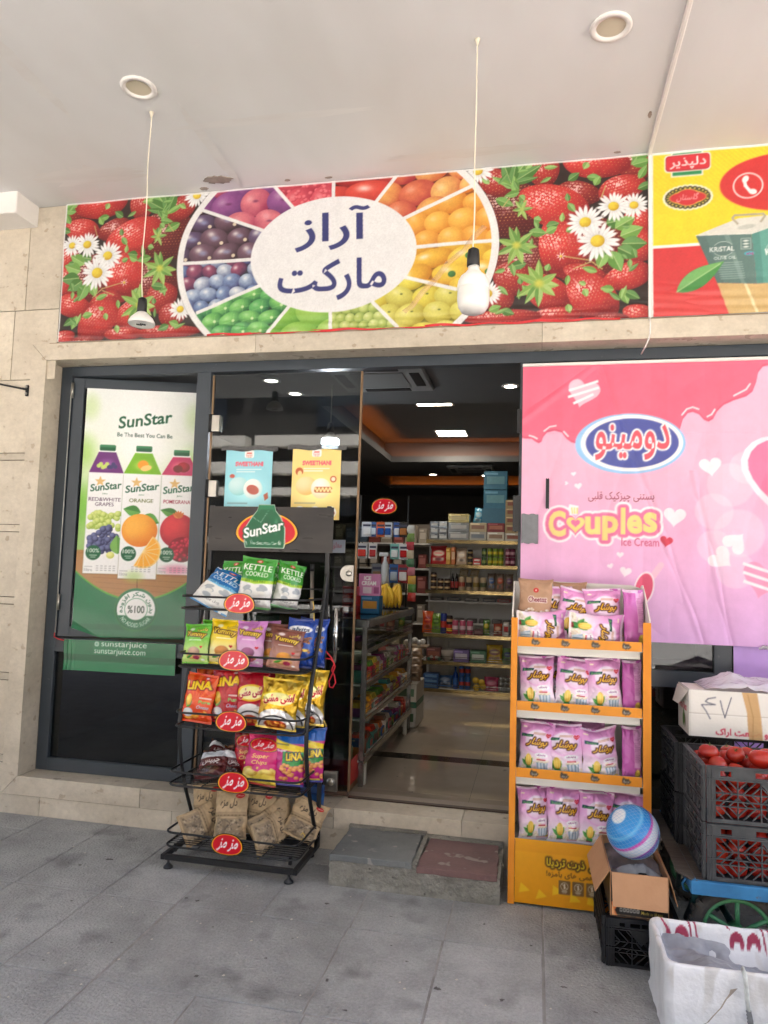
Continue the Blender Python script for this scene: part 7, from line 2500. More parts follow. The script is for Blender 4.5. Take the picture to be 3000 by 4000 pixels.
tops = [(0, 0), (1, 0), (2, 0), (3, 0), (4, 0), (5, 0), (0, 1), (1, 1), (2, 1), (3, 1), (4, 1), (5, 1), (0, 2), (1, 2), (2, 2), (3, 2), (4, 2), (5, 2), (0, 3), (1, 3), (2, 3), (3, 3), (4, 3), (5, 3)]
for i, j in tops:
    h = .168 + .010 * j + tq.uniform(-.008, .012)
    tomato(TC0 + .052 + .074 * i + tq.uniform(-.008, .008) + (.02 if j % 2 else 0), TY0 + .052 + .078 * j, tz2 + h, tq.uniform(.033, .039), f'tomato in the upper front crate, {ORD[j]} row, {ORD[i]} from the left', 'tomatoes heaped on top', cal=(i * 3 + j) % 3 != 1)
for k, (x, y, z, r) in enumerate([(.70, -.66, .225, .038), (.80, -.66, .222, .035), (.88, -.72, .226, .045), (.99, -.70, .215, .037)]):
    tomato(x, y, tz2 + z, r, ['large tomato resting against the left rim of the upper crate', 'tomato with a curly stem on top of the heap', 'biggest pale tomato on top of the heap in the upper crate', 'tomato with a stem at the right of the heap'][k], 'tomatoes heaped on top', cal=k != 2)
# ---- white carton and plastic film on the dark crates
wc = thing('white_carton', 'white carton with red Persian print and brown tape on the dark crates', 'box', (.95, -.2, tz2 + .214))
wx0, wx1, wy0, wy1, wz0, wz1 = .692, 1.22, -.305, -.05, tz2 + .2135, tz2 + .2135 + .207
mb = MB(); mb.box(wx0 + .003, wx1, wy0 + .003, wy1, wz0, wz1 - .003); build('body', mb, whitec, wc, bevel=.003)
fc_ = Canvas(.528, .207, 300, (238, 234, 226))
fc_.rect(0, .1, .528, .104, (206, 200, 190)); fc_.rect(0, .098, .528, .1, (250, 248, 244))
ink = (70, 74, 90)
Z_ = lambda x, y: ((x - 935) * .00054, .207 - (y - 462) * .00050)
fc_.line([Z_(1150, 520), Z_(1090, 535), Z_(1068, 560), Z_(1090, 572), Z_(1145, 585)], .0035, ink); fc_.line([Z_(1145, 585), Z_(1038, 592), Z_(1075, 650), Z_(1105, 716)], .0035, ink); fc_.line([Z_(1185, 545), Z_(1200, 620), Z_(1220, 696), Z_(1240, 620), Z_(1272, 512)], .0035, ink)
fc_.text(fa('کشت و صنعت اراک'), .115, .004, .44, .042, (206, 30, 60), bold=.02)
fc_.poly([(.226, .207), (.29, .207), (.305, .1), (.312, .0), (.255, 0), (.25, .05), (.246, .12)], (206, 164, 110), .9); fc_.line([(.25, .2), (.272, .1), (.27, 0)], .004, (170, 126, 78), .6)
sheet('front_print', fc_, lambda x, y: (x + wx0, wy0 + .0025 - .003 * np.sin(x * 9) ** 2 * np.sin(y * 12) ** 2, y + wz0), PAPERP, wc, off=tuple(OFF[wc.name]))
sc_ = Canvas(.255, .207, 260, (226, 220, 210))
sc_.text('Arak Best', .03, .1, .2, .135, (206, 40, 60), bold=.01); leaf(sc_, .12, .02, .09, .02, 80, (70, 110, 50), (110, 150, 70)); leaf(sc_, .16, .02, .07, .016, 95, (90, 70, 40), (120, 150, 70)); sc_.rect(0, .15, .255, .153, (190, 184, 172))
sheet('side_print', sc_, lambda x, y: (wx0 + .0015 + 0 * x, wy1 - x, y + wz0), PAPERP, wc, off=tuple(OFF[wc.name]))
mb = MB(); mb.slab([(wx0, wy0 + .01, wz1 - .01), (wx0, wy1, wz1 - .01), (wx0 - .022, wy1 + .0, wz1 - .09), (wx0 - .02, wy0 + .12, wz1 - .085)], (-1, 0, 0), .003); build('flap', mb, whitec, wc)
n = 60
X, Y = np.meshgrid(np.linspace(.765, 1.3, n), np.linspace(-.29, -.04, n))
Zc = wz1 + .003 + (.05 * np.exp(-((X - .90) / .07) ** 2) + .03 * np.exp(-((X - 1.05) / .08) ** 2)) * np.sin((Y + .29) / .25 * 3.14) ** .5 + np.abs(crumple(n, n, .016, 15, 12)) * np.clip((X - .765) / .05, 0, 1)
mb = MB(); mb.grid(np.stack([X, Y, Zc], -1))
build('plastic_film', mb, mat('clear_film', (226, 220, 232), .12, alpha=.75, spec=.8, bump=.4, bscale=40), label='crumpled clear plastic film on top of the white carton', cat='plastic film')

# ================================================================ WHITE TARP BIN
tb = thing('tarp_bin', 'low white tarpaulin lined bin with red lettering on its rim', 'bin', (.75, -1.05, 0))
tx0, tx1, ty0, ty1, th0 = .437, 1.12, -1.222, -.882, .232
def rr_loop(ins, z, n, seed, wob):
    """rounded rectangle loop, inset, at height z"""
    q = []
    a0, a1, b0, b1 = tx0 + ins, tx1 - ins, ty0 + ins, ty1 - ins
    r = .03
    per = []
    segs = [((a0 + r, b0), (a1 - r, b0)), ((a1 - r, b0 + r, r, -90), None), ((a1, b0 + r), (a1, b1 - r)), ((a1 - r, b1 - r, r, 0), None), ((a1 - r, b1), (a0 + r, b1)), ((a0 + r, b1 - r, r, 90), None), ((a0, b1 - r), (a0, b0 + r)), ((a0 + r, b0 + r, r, 180), None)]
    for s, e in segs:
        if e is not None:
            m_ = 60 if abs(s[1] - e[1]) < 1e-6 else 34
            for k in range(m_):
                t = k / m_
                per.append((s[0] + (e[0] - s[0]) * t, s[1] + (e[1] - s[1]) * t))
        else:
            for k in range(6):
                t = R(s[3] + 90 * k / 6)
                per.append((s[0] + s[2] * math.cos(t), s[1] + s[2] * math.sin(t)))
    P = np.array(per)
    return np.column_stack([P, np.full(len(P), z)])
kp = [(-.004, .0), (.004, .03), (.002, .07), (-.002, .11), (.001, .15), (.0, .19), (.0, .215), (.002, .228), (.007, .233), (.014, .232), (.02, .226), (.024, .21), (.028, .18), (.034, .15), (.042, .12), (.05, .1), (.06, .085), (.075, .075), (.095, .07), (.12, .068), (.15, .066), (.165, .066)]
tk = np.linspace(0, len(kp) - 1, 66)
prof = [(float(np.interp(t, range(len(kp)), [q[0] for q in kp])), float(np.interp(t, range(len(kp)), [q[1] for q in kp]))) for t in tk]
A = np.array([rr_loop(i, z, 0, 0, 0) for i, z in prof])
# finer loop
m0 = A.shape[1]
ti = np.linspace(0, m0, m0 * 3, endpoint=False)
i0 = ti.astype(int); f0 = (ti - i0)[None, :, None]
A = A[:, i0 % m0] * (1 - f0) + A[:, (i0 + 1) % m0] * f0
m_ = A.shape[1]
c0 = np.array([(tx0 + tx1) / 2, (ty0 + ty1) / 2])
kk = np.arange(len(prof))[:, None] / len(prof)
nzz = vnoise(len(prof), m_, 46, 3, 4) - .5
nz2 = 1 - np.abs(2 * vnoise(len(prof), m_, 60, 8, 3) - 1) * 2
nz3 = 1 - np.abs(2 * vnoise(len(prof), m_, 24, 18, 2) - 1) * 2
dirv = A[:, :, :2] - c0
dirv /= np.linalg.norm(dirv, axis=2, keepdims=True)
A[:, :, :2] += dirv * (nzz * .014 + nz2 * .005 + nz3 * .0012)[..., None]
inn = (kk > .5)
# slack cloth inside: swags across the back wall and a heap of folds on the floor
A[:, :, 2] += np.where(kk > .2, nzz * .016, 0)
swag = np.exp(-((kk - .68) / .07) ** 2) * (A[:, :, 1] > c0[1])
A[:, :, 1] -= swag * (.03 + .02 * np.sin(A[:, :, 0] * 9 + 1))
A[:, :, 2] += np.where(kk > .74, (nz2 * .5 + .5) * .03 + nz3 * .01, 0)
A[:, :, 2] = np.maximum(A[:, :, 2], .004)
lc = Canvas(.7, .14, 500, (236, 235, 233))
def letter(x, s_):
    lc.poly([(x + s_ * (.004 + .026 * math.cos(t)), .052 + .03 * math.sin(t)) for t in np.linspace(.15, math.pi, 16)] + [(x + s_ * (.004 + .013 * math.cos(t)), .05 + .012 * math.sin(t)) for t in np.linspace(math.pi, .1, 16)], (166, 52, 82))
def strokes(x):
    for j in (0, .02):
        lc.poly([(x + j - .012, .11), (x + j - .002, .11), (x + j + .007, .05), (x + j + .002, .046)], (166, 52, 82))
lc.poly([(.03, .125), (.036, .125), (.05, .085), (.075, .062), (.058, .066), (.04, .088)], (166, 52, 82)); lc.poly([(.038, .09), (.072, .066), (.06, .05), (.052, .07)], (166, 52, 82))
letter(.105, 1); strokes(.14)
lc.poly([(.262, .11), (.27, .11), (.278, .085), (.268, .09)], (166, 52, 82)); letter(.295, 1); letter(.352, 1); strokes(.392)
letter(.47, 1); strokes(.51)
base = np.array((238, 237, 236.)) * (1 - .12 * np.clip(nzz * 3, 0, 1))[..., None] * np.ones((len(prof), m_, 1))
inner_shade = np.where(kk > .55, np.clip((kk - .55) / .12, 0, 1) * np.clip(.35 + 1.4 * nzz, 0, .8), 0)[..., None]  # shade inside the bin painted into the cloth as grey
Cc = base * (1 - inner_shade) + np.array((140, 140, 146.)) * inner_shade
dirt = np.clip((vnoise(len(prof), m_, 16, 31, 3) - .62) * 5, 0, .5)[..., None]
Cc = Cc * (1 - dirt) + np.array((196, 190, 180.)) * dirt
back = (A[:, :, 1] > ty1 - .06) & (kk > .30) & (kk < .66)
# distance down the cloth from the rim stands for the letter's own height
dn = np.clip((kk - .34) * .30, 0, .14) * np.ones((1, m_))
px_ = np.clip(((A[:, :, 0] - tx0) * 500).astype(int), 0, lc.W - 1)
py_ = np.clip(((.125 - dn) * 500).astype(int), 0, lc.H - 1)
L_ = lc.a[py_, px_]
red = back & (L_[..., 1] < 150)
Cc[red] = L_[red]
idx = np.arange(len(prof) * m_).reshape(len(prof), m_)
F = np.stack([idx[:-1].ravel(), np.roll(idx, -1, 1)[:-1].ravel(), np.roll(idx, -1, 1)[1:].ravel(), idx[1:].ravel()], 1)
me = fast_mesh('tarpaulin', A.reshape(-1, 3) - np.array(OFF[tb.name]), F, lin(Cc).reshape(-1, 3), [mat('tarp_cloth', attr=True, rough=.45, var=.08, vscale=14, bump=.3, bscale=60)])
link('tarpaulin', me, tb)
mb = MB(); mb.box(tx0 + .13, tx1 - .13, ty0 + .13, ty1 - .13, .05, .058); build('lining_floor', mb, mat('tarp_floor', (206, 204, 204), .6, var=.2, vscale=10), tb)
n = 70
X, Y = np.meshgrid(np.linspace(tx0 + .03, tx1 - .03, n), np.linspace(ty0 + .03, ty1 - .03, n))
ed = np.minimum(np.minimum(X - tx0, tx1 - X), np.minimum(Y - ty0, ty1 - Y)) - .03
Zc = .115 + crumple(n, n, .022, 45, 20) + .05 * np.exp(-ed / .02) + .03 * np.sin(X * 11 + 1.2) * np.clip(ed / .08, 0, 1)
mb = MB(); mb.grid(np.stack([X, Y, np.minimum(Zc, .2)], -1)); mb.grid(np.stack([X, Y, np.minimum(Zc, .2) - .004], -1), flip=True)
build('slack_lining', mb, mat('shade_grey_lining', (168, 168, 172), .5, c2=(132, 132, 138), vscale=9, bump=.25, bscale=50), tb)  # lining coloured grey to carry the shade inside the bin
stain = mat('brown_stain', (158, 146, 132), .8)
mb = MB()
sp = [(.645, .182, .011), (.636, .168, .006), (.62, .148, .003), (.605, .12, .0028), (.58, .09, .003), (.565, .07, .003), (.55, .06, .003)]
P = []
for x, z, r in sp:
    P += [(x - r, ty0 - .014, z), (x + r, ty0 - .014, z + r * .6)]
mb.add(P, [(2 * i, 2 * i + 1, 2 * i + 3, 2 * i + 2) for i in range(len(sp) - 1)])
build('drip_stain', mb, stain, tb)
kn = thing('knife', 'serrated metal knife hanging over the front rim of the white bin', 'knife', (.70, -1.24, .06))
kx = .675
hm = mat('dull_metal', (224, 226, 218), .3, metal=.0, var=.3, vscale=40)
mb = MB()
pt = [(kx, ty0 + .004, .243), (kx + .003, ty0 - .012, .236), (kx + .005, ty0 - .02, .2), (kx + .007, ty0 - .021, .16), (kx + .010, ty0 - .021, .13)]
mb.tube(pt, .006, 8, flat=(.011, .006)); build('handle', mb, hm, kn)
mb = MB()
edge_ = [(kx + .004, .131), (kx + .018, .131), (kx + .024, .10), (kx + .026, .07), (kx + .022, .058), (kx + .016, .056)]
ser = [(kx + .012 - (k % 2) * .0025 - .008 * (k / 14), .056 + .075 * k / 14) for k in range(15)]
mb.slab([(x, ty0 - .0225, z) for x, z in edge_ + ser[:-1]][::-1], (0, 1, 0), .0018)
build('blade', mb, mat('dark_blade', (138, 140, 142), .35, metal=.35, var=.3, vscale=50), kn)
# ================================================================ GOODS INSIDE THE SHOP
shelf_w = mat('shelf_white_steel', (206, 204, 198), .45, var=.06, vscale=6)
shelf_g = mat('price_strip', (196, 170, 110), .18, metal=.75, c2=(120, 104, 76), vscale=5, stretch=(1, 1, 3))
chrome2 = mat('dull_chrome', (170, 168, 164), .25, metal=.9, var=.2, vscale=10)
PMC = {}
def pm(c, rough=.4, metal=0.0):
    k = (tuple(c), rough, metal)
    if k not in PMC:
        PMC[k] = mat(f'pack_{len(PMC)}', c, rough, metal, var=.12, vscale=25)
    return PMC[k]


def prod_box(nm, label, cat, x, y, z, w, d, h, c, c2=None, group=None, rough=.4, metal=0.0, rz=0.0):
    t = thing(nm, label, cat, (x, y, z), group, rot=(0, 0, R(rz)))
    mb = MB(); mb.box(-w / 2, w / 2, -d / 2, d / 2, 0.0005, h)
    build('carton', mb, pm(c, rough, metal), t, bevel=min(.003, w * .05), local=True)
    if c2:
        mb = MB(); mb.box(-w * .38, w * .38, -d / 2 - .0015, -d / 2 - .0003, h * .3, h * .72)
        build('print', mb, pm(c2), t, local=True)
        mb = MB(); mb.box(-w * .44, w * .1, -d / 2 - .0012, -d / 2 - .0003, h * .8, h * .92)
        build('print', mb, pm(tuple(min(255, v + 60) for v in c)), t, local=True)
    return t


def prod_can(nm, label, cat, x, y, z, r, h, c, c2, top=(190, 190, 188), group=None, n=18):
    t = thing(nm, label, cat, (x, y, z), group)
    build('can', MB().lathe([(r * .9, 0.0005), (r, .006), (r, h - .008), (r * .9, h)], (0, 0, 0), n), pm(c, .3), t, local=True)
    build('wrap', MB().lathe([(r + .0008, h * .3), (r + .0008, h * .62)], (0, 0, 0), n, cap=False), pm(c2), t, local=True)
    build('lid', MB().lathe([(r * .86, h + .0003), (r * .86, h + .004), (r * .5, h + .003)], (0, 0, 0), n), pm(top, .3, .6), t, local=True)
    return t


def prod_bottle(nm, label, cat, x, y, z, r, h, c, c2, cap, group=None):
    t = thing(nm, label, cat, (x, y, z), group)
    build('bottle', MB().lathe([(r * .9, .0005), (r, .006), (r, h * .58), (r * .8, h * .68), (r * .36, h * .82), (r * .34, h * .92)], (0, 0, 0), 16), pm(c, .15), t, local=True)
    build('wrap', MB().lathe([(r + .0008, h * .15), (r + .0008, h * .5)], (0, 0, 0), 16, cap=False), pm(c2), t, local=True)
    build('cap', MB().lathe([(r * .42, h * .92), (r * .42, h)], (0, 0, 0), 12), pm(cap), t, local=True)
    return t


SBM = {}
def prod_bag(nm, label, cat, x, y, z, w, h, c, c2, group=None, rot=(-5, 0, 0), t=.05, seed=1):
    key = (round(w, 2), round(h, 2), c, c2)
    if key not in SBM:
        cv = Canvas(w, h, 110, c)
        cv.ell(w / 2, h * .6, w * .36, h * .16, c2); cv.rect(w * .15, h * .2, w * .85, h * .36, tuple(min(255, int(v * .7 + 60)) for v in c2)); cv.ell(w * .5, h * .28, w * .2, h * .08, tuple(int(v * .6) for v in c)); cv.rect(w * .25, h * .57, w * .75, h * .63, tuple(min(255, v + 70) for v in c))
        seal(cv, tuple(int(v * .8) for v in c))
        SBM[key] = bag_mesh(nm, cv, w, h, t, seed + len(SBM), FOILP, c)
    o = link(nm, SBM[key], None, (x, y, z), tuple(R(a) for a in rot))
    return tag(o, label, cat, group)

# ---- gondola at the back
gd = thing('shelf_unit', 'tall white shelf unit with gilded price strips at the back of the shop', 'shelf unit', (-.45, 4.25, FZ))
GX0, GX1 = -1.215, .55
bar('back_panel', GX0, GX1, 4.46, 4.48, FZ, 2.05, shelf_w, gd)
bar('upright', GX0 - .0, GX0 + .03, 4.425, 4.458, FZ, 2.0, shelf_w, gd); bar('upright', -1.0, -.965, 4.425, 4.458, FZ, 1.86, shelf_w, gd); bar('upright', GX1 - .03, GX1, 4.425, 4.458, FZ, 2.0, shelf_w, gd)
SHZ = {'top': (1.872, 4.16), 'second': (1.598, 4.16), 'third': (1.312, 4.16), 'dark': (1.195, 4.22), 'fifth': (.832, 4.1), 'sixth': (.532, 4.1), 'bottom': (.232, 4.1)}
for k, (z, yf_) in SHZ.items():
    bar('shelf', GX0 + .002, GX1 - .002, yf_ + .004, 4.424, z - .02, z - .0005, shelf_w, gd)
    if k != 'dark':
        bar('price_strip', GX0 + .002, GX1 - .002, yf_ - .003, yf_ + .0035, z - .036, z + .004, shelf_g, gd)
for k in ('fifth', 'sixth', 'bottom'):
    z, yf_ = SHZ[k]
    for dz in (.03, .055):
        build('guard_wire', MB().tube([(GX0 + .01, yf_ + .002, z + dz), (GX1 - .01, yf_ + .002, z + dz)], .003, 6), chrome2, gd)
for x in (-1.1, -.3):
    bar('foot', x, x + .05, 4.12, 4.4, FZ + .0005, .21, shelf_w, gd)
q = random.Random(3)
yb_ = 4.27
# top shelf
silver, silver2 = (150, 152, 150), (96, 98, 100)
for c_, x in enumerate((-1.13, -1.03)):
    for r_ in range(3):
        prod_box('foil_box', f'silver wrapped pack on the top shelf, {["bottom", "middle", "top"][r_]} of stack {ORD[c_]} from the left', 'pack', x, yb_, 1.873 + .0705 * r_, .095, .16, .07, silver if (r_ + c_) % 2 else silver2, (206, 208, 204), 'silver packs on the top shelf', .2, .6)
for r_ in range(2):
    prod_box('foil_box', f'wide silver wrapped pack on the top shelf, {["lower", "upper"][r_]} of two', 'pack', -.855, yb_, 1.873 + .1005 * r_, .235, .16, .10, (134, 136, 134), (190, 190, 186), 'wide silver packs', .2, .6)
prod_box('foil_box', 'gilded pack on top of the wide silver packs', 'pack', -.855, yb_, 2.074, .235, .16, .095, (176, 160, 104), (206, 196, 150), None, .2, .6)
for r_, (c, c2) in enumerate((((176, 174, 164), (120, 130, 140)), ((196, 180, 146), (150, 110, 90)))):
    prod_box('tea_box', f'pale tea box on the top shelf, {["lower", "upper"][r_]} of the first pair', 'box', -.638, yb_, 1.873 + .1005 * r_, .19, .16, .10, c, c2, 'tea boxes on the top shelf')
for r_, (c, c2) in enumerate((((214, 206, 190), (150, 120, 96)), ((132, 40, 46), (190, 120, 96)))):
    prod_box('tea_box', ['white tea box under the dark red one on the top shelf', 'dark red tea box on the top shelf'][r_], 'box', -.44, yb_, 1.873 + .1005 * r_, .19, .16, .10, c, c2, 'tea boxes on the top shelf')
for r_ in range(5):
    prod_box('tea_box', f'tan tea box in the tall right stack, {ORD[r_]} from the bottom', 'box', -.245, yb_, 1.873 + .0925 * r_, .185, .16, .092, (206, 200, 188) if r_ == 0 else (180, 156, 112), (150, 90, 70), 'tan tea boxes in the tall stack')
for r_ in range(2):
    prod_box('nappy_pack', ['lower large blue pack on the far high shelf', 'upper large blue pack on the far high shelf'][r_], 'pack', -.47, 4.66, 2.27 + .22 * r_, .27, .25, .215, (60, 128, 160), (110, 170, 186), 'large blue packs')
prod_bag('wipes_pack', 'small blue pack leaning behind the tea boxes', 'pack', -.68, 4.6, 2.08, .11, .2, (70, 140, 170), (190, 214, 220), rot=(-4, 8, 0))
bar2 = MB(); bar2.box(-.65, .3, 4.5, 4.85, 2.05, 2.08); build('high_shelf', bar2, shelf_w, label='dim high shelf behind the gondola carrying blue packs', cat='shelf')
mb = MB(); mb.box(-.62, -.34, 4.52, 4.8, 2.081, 2.269); build('carton_riser', mb, pm((60, 120, 150)), label='blue carton under the large blue packs', cat='box')
# second shelf
z = 1.599
prod_bag('biscuit_bag', 'large red and cream biscuit bag at the left of the second shelf', 'bag', -1.08, 4.24, z, .19, .21, (176, 40, 44), (226, 206, 180))
prod_box('wafer_box', 'yellow wafer box on the second shelf', 'box', -.965, yb_, z, .05, .14, .19, (206, 150, 50), (236, 200, 120))
prod_box('wafer_box', 'orange wafer box on the second shelf', 'box', -.91, yb_, z, .045, .14, .2, (190, 106, 50), (226, 190, 150))
prod_bag('cake_bag', 'cream bag with a brown picture on the second shelf', 'bag', -.82, 4.24, z, .12, .19, (196, 170, 146), (226, 214, 200))
for r_ in range(3):
    prod_can('spread_jar', f'small dark spread jar on the second shelf, {ORD[r_]} from the bottom', 'jar', -.725, yb_, z + .0585 * r_, .03, .053, (50, 42, 44), (176, 150, 96), (60, 60, 80), 'small dark jars')
for r_ in range(2):
    prod_box('butter_tub', ['lower red and white tub on the second shelf', 'upper red and white tub on the second shelf'][r_], 'tub', -.645, yb_, z + .0385 * r_, .085, .1, .038, (196, 40, 44), (240, 236, 230), 'red and white tubs')
for c_, x in enumerate((-.565, -.50, -.44, -.38, -.305, -.25)):
    for r_ in range(2):
        cc = [((60, 90, 54), (150, 160, 90)), ((110, 140, 46), (216, 196, 60)), ((120, 150, 50), (220, 200, 70)), ((116, 146, 44), (210, 190, 60)), ((120, 30, 62), (200, 160, 170)), ((104, 24, 60), (190, 150, 160))][c_]
        prod_can('soup_can', f'{"lower" if r_ == 0 else "upper"} can in the {ORD[c_]} can column of the second shelf', 'can', x, 4.235, z + .0995 * r_, .028, .094, cc[0], cc[1], group='stacked cans on the second shelf')
# third shelf
z = 1.313
for c_, x in enumerate((-1.13, -1.05, -.975)):
    for r_ in range(3 if c_ == 0 else 2):
        prod_can('jam_jar', f'dark jam jar in the {ORD[c_]} jar column of the third shelf, {ORD[r_]} from below', 'jar', x, 4.235, z + .0655 * r_, .034, .06, (46, 26, 24), (206, 176, 130), (40, 34, 34), 'dark jam jars')
for c_, x in enumerate((-.915, -.868)):
    prod_bottle('sauce_bottle', ['left dark sauce bottle on the third shelf', 'right dark sauce bottle on the third shelf'][c_], 'bottle', x, 4.235, z, .021, .2, (30, 18, 18), (150, 50, 44), (150, 150, 150), 'dark sauce bottles')
for c_, x in enumerate((-.81, -.73, -.65, -.57)):
    prod_can('kraft_tin', f'kraft covered tin with a dark seal on the third shelf, {ORD[c_]} from the left', 'tin', x, 4.235, z, .036, .15, (176, 156, 126), [(150, 60, 50), (60, 50, 44), (120, 100, 40), (70, 80, 50)][c_], (150, 136, 110), 'kraft covered tins')
for c_, x in enumerate((-.80, -.68)):
    prod_bag('chip_roll', ['woven pack lying on the kraft tins, first', 'woven pack lying on the kraft tins, second'][c_], 'pack', x, 4.25, z + .157, .1, .085, (170, 150, 116), (120, 106, 84), rot=(-20, 10, 0))
for c_, (x, c) in enumerate(((-.48, (50, 90, 150)), (-.385, (190, 80, 50)), (-.285, (86, 52, 90)))):
    prod_bag('bread_bag', f'{["blue", "orange", "purple"][c_]} banded brown bread bag on the third shelf', 'bag', x, 4.235, z, .09, .2, (120, 100, 84), c, rot=(-3, 0, 0))
# dark shelf
z = 1.196
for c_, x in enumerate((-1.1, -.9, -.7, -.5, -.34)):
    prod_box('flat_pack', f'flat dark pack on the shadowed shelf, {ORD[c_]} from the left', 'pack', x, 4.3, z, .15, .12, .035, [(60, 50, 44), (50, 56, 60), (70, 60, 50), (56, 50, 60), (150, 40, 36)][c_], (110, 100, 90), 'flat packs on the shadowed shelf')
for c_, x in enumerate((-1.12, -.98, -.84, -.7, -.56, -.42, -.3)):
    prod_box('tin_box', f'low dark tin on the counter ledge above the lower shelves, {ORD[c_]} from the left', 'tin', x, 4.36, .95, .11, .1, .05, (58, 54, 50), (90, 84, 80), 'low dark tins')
bar3 = MB(); bar3.box(GX0 + .032, GX1 - .032, 4.3, 4.424, .93, .9495); build('ledge', bar3, shelf_w, gd)
# fifth shelf
z = .833
prod_bag('chip_bag', 'orange chip bag at the left of the fifth shelf', 'bag', -1.18, 4.2, z, .13, .24, (206, 84, 30), (170, 30, 30))
prod_bag('chip_bag', 'green chip bag beside the orange one on the fifth shelf', 'bag', -1.085, 4.2, z, .12, .22, (110, 150, 40), (60, 90, 30))
for c_, (x, h_c, c, c2) in enumerate(((-1.0, .22, (36, 56, 130), (190, 60, 50)), (-.935, .1, (190, 46, 40), (236, 196, 60)))):
    prod_can('chip_tube', ['tall blue chip tube on the fifth shelf', 'short red chip tube on the fifth shelf'][c_], 'tube', x, 4.2, z, .036, h_c, c, c2, (60, 60, 60))
prod_can('chip_tube', 'short dark chip tube on top of the red one', 'tube', -.935, 4.2, z + .106, .036, .09, (46, 34, 34), (206, 170, 120), (60, 60, 60))
for c_, x in enumerate((-.868, -.787, -.706)):
    prod_can('drink_can', f'pink drink can on the fifth shelf, {ORD[c_]} from the left', 'can', x, 4.19, z, .034, .15, (196, 90, 120), (236, 206, 214), group='pink drink cans')
prod_box('wafer_tray', 'dark tray of wafers on the fifth shelf', 'tray', -.61, 4.2, z, .1, .14, .06, (90, 40, 50), (150, 110, 110))
prod_bag('nut_bag', 'green nut bag on the fifth shelf', 'bag', -.525, 4.19, z, .075, .17, (70, 120, 50), (226, 190, 60))
prod_bag('sweet_bag', 'red and green sweet bag on the fifth shelf', 'bag', -.40, 4.19, z, .1, .13, (150, 60, 40), (206, 190, 150))
prod_box('gum_box', 'white and red gum box on the fifth shelf', 'box', -.31, 4.2, z, .06, .1, .15, (214, 206, 196), (190, 40, 40))
# sixth shelf
z = .533
prod_box('gift_basket', 'red gift box with small toys on the sixth shelf', 'box', -1.1, 4.22, z, .16, .16, .14, (110, 60, 56), (150, 90, 70))
for k in range(5):
    o = link('toy_ball', TM[k % 4], None, (-1.15 + .03 * k, 4.13, z + .022 + .018 * (k % 2)), (k, 0, 0)); o.scale = (.02, .02, .02)
    o.data = o.data.copy(); o.data.materials.clear(); o.data.materials.append(pm([(40, 130, 110), (190, 180, 170), (150, 60, 50), (200, 196, 190), (60, 110, 90)][k]))
    tag(o, f'{["green", "white", "red", "pale", "teal"][k]} toy ball in front of the red gift box', 'toy ball', 'toy balls on the sixth shelf')
t = thing('clear_bowl', 'clear plastic bowl of snacks on the sixth shelf', 'bowl', (-.95, 4.2, z))
build('bowl', MB().lathe([(.04, .0005), (.07, .05), (.078, .12), (.074, .12), (.066, .05), (.036, .006)], (0, 0, 0), 20), pm((170, 160, 150), .15), t, local=True)
build('snacks', MB().lathe([(.062, .06), (.05, .09), (.02, .1)], (0, 0, 0), 14), pm((150, 90, 50)), t, local=True)
for c_, (x, c, c2, nm) in enumerate(((-.79, (120, 100, 160), (206, 200, 214), 'purple'), (-.607, (70, 120, 90), (206, 216, 206), 'green'))):
    prod_box('napkin_pack', f'{nm} rimmed pack of white napkins on the sixth shelf', 'pack', x, 4.2, z, .17, .15, .13, c, c2)
prod_bag('candy_bag', 'yellow candy bag on the sixth shelf', 'bag', -.433, 4.2, z, .18, .2, (206, 166, 40), (120, 60, 50))
prod_bag('candy_bag', 'green candy bag at the right of the sixth shelf', 'bag', -.29, 4.2, z, .12, .17, (90, 130, 60), (60, 60, 110))
# bottom shelf
z = .233
for c_ in range(3):
    prod_box('sponge_pack', f'blue sponge pack at the left of the bottom shelf, {ORD[c_]} from the bottom', 'pack', -1.12, 4.2, z + .0525 * c_, .17, .15, .052, (40, 84, 140), (110, 150, 190), 'blue sponge packs')
prod_bag('detergent_bag', 'blue and white detergent bag lying on the bottom shelf', 'bag', -.97, 4.2, z + .01, .16, .14, (60, 100, 150), (206, 206, 210), rot=(-30, 0, 0))
prod_bottle('cleaner_bottle', 'slim blue cleaner bottle on the bottom shelf', 'bottle', -.855, 4.2, z, .03, .24, (30, 70, 150), (60, 110, 190), (30, 60, 130))
for c_, x in enumerate((-.785, -.72)):
    for r_ in range(2):
        prod_can('cleaner_can', f'blue cleaner can on the bottom shelf, {["left", "right"][c_]} column, {["lower", "upper"][r_]}', 'can', x, 4.2, z + .1405 * r_, .03, .134, (36, 90, 160), (190, 60, 50), (60, 110, 180), 'blue cleaner cans')
for k, (x, dz) in enumerate(((-.63, .11), (-.565, .09), (-.55, .045), (-.62, .03))):
    t = thing('yellow_toy', f'round yellow toy on the bottom shelf, {ORD[k]} one clockwise', 'toy', (x, 4.17, z + dz), 'round yellow toys')
    build('disc', MB().lathe([(.034, 0), (.036, -.012), (.03, -.02)], (0, 0, 0), 18, axis='y'), pm((214, 176, 50)), t, local=True)
prod_bag('sweet_bag', 'pink bow shaped sweet bag on the bottom shelf', 'bag', -.46, 4.19, z, .16, .15, (190, 60, 100), (226, 150, 170))
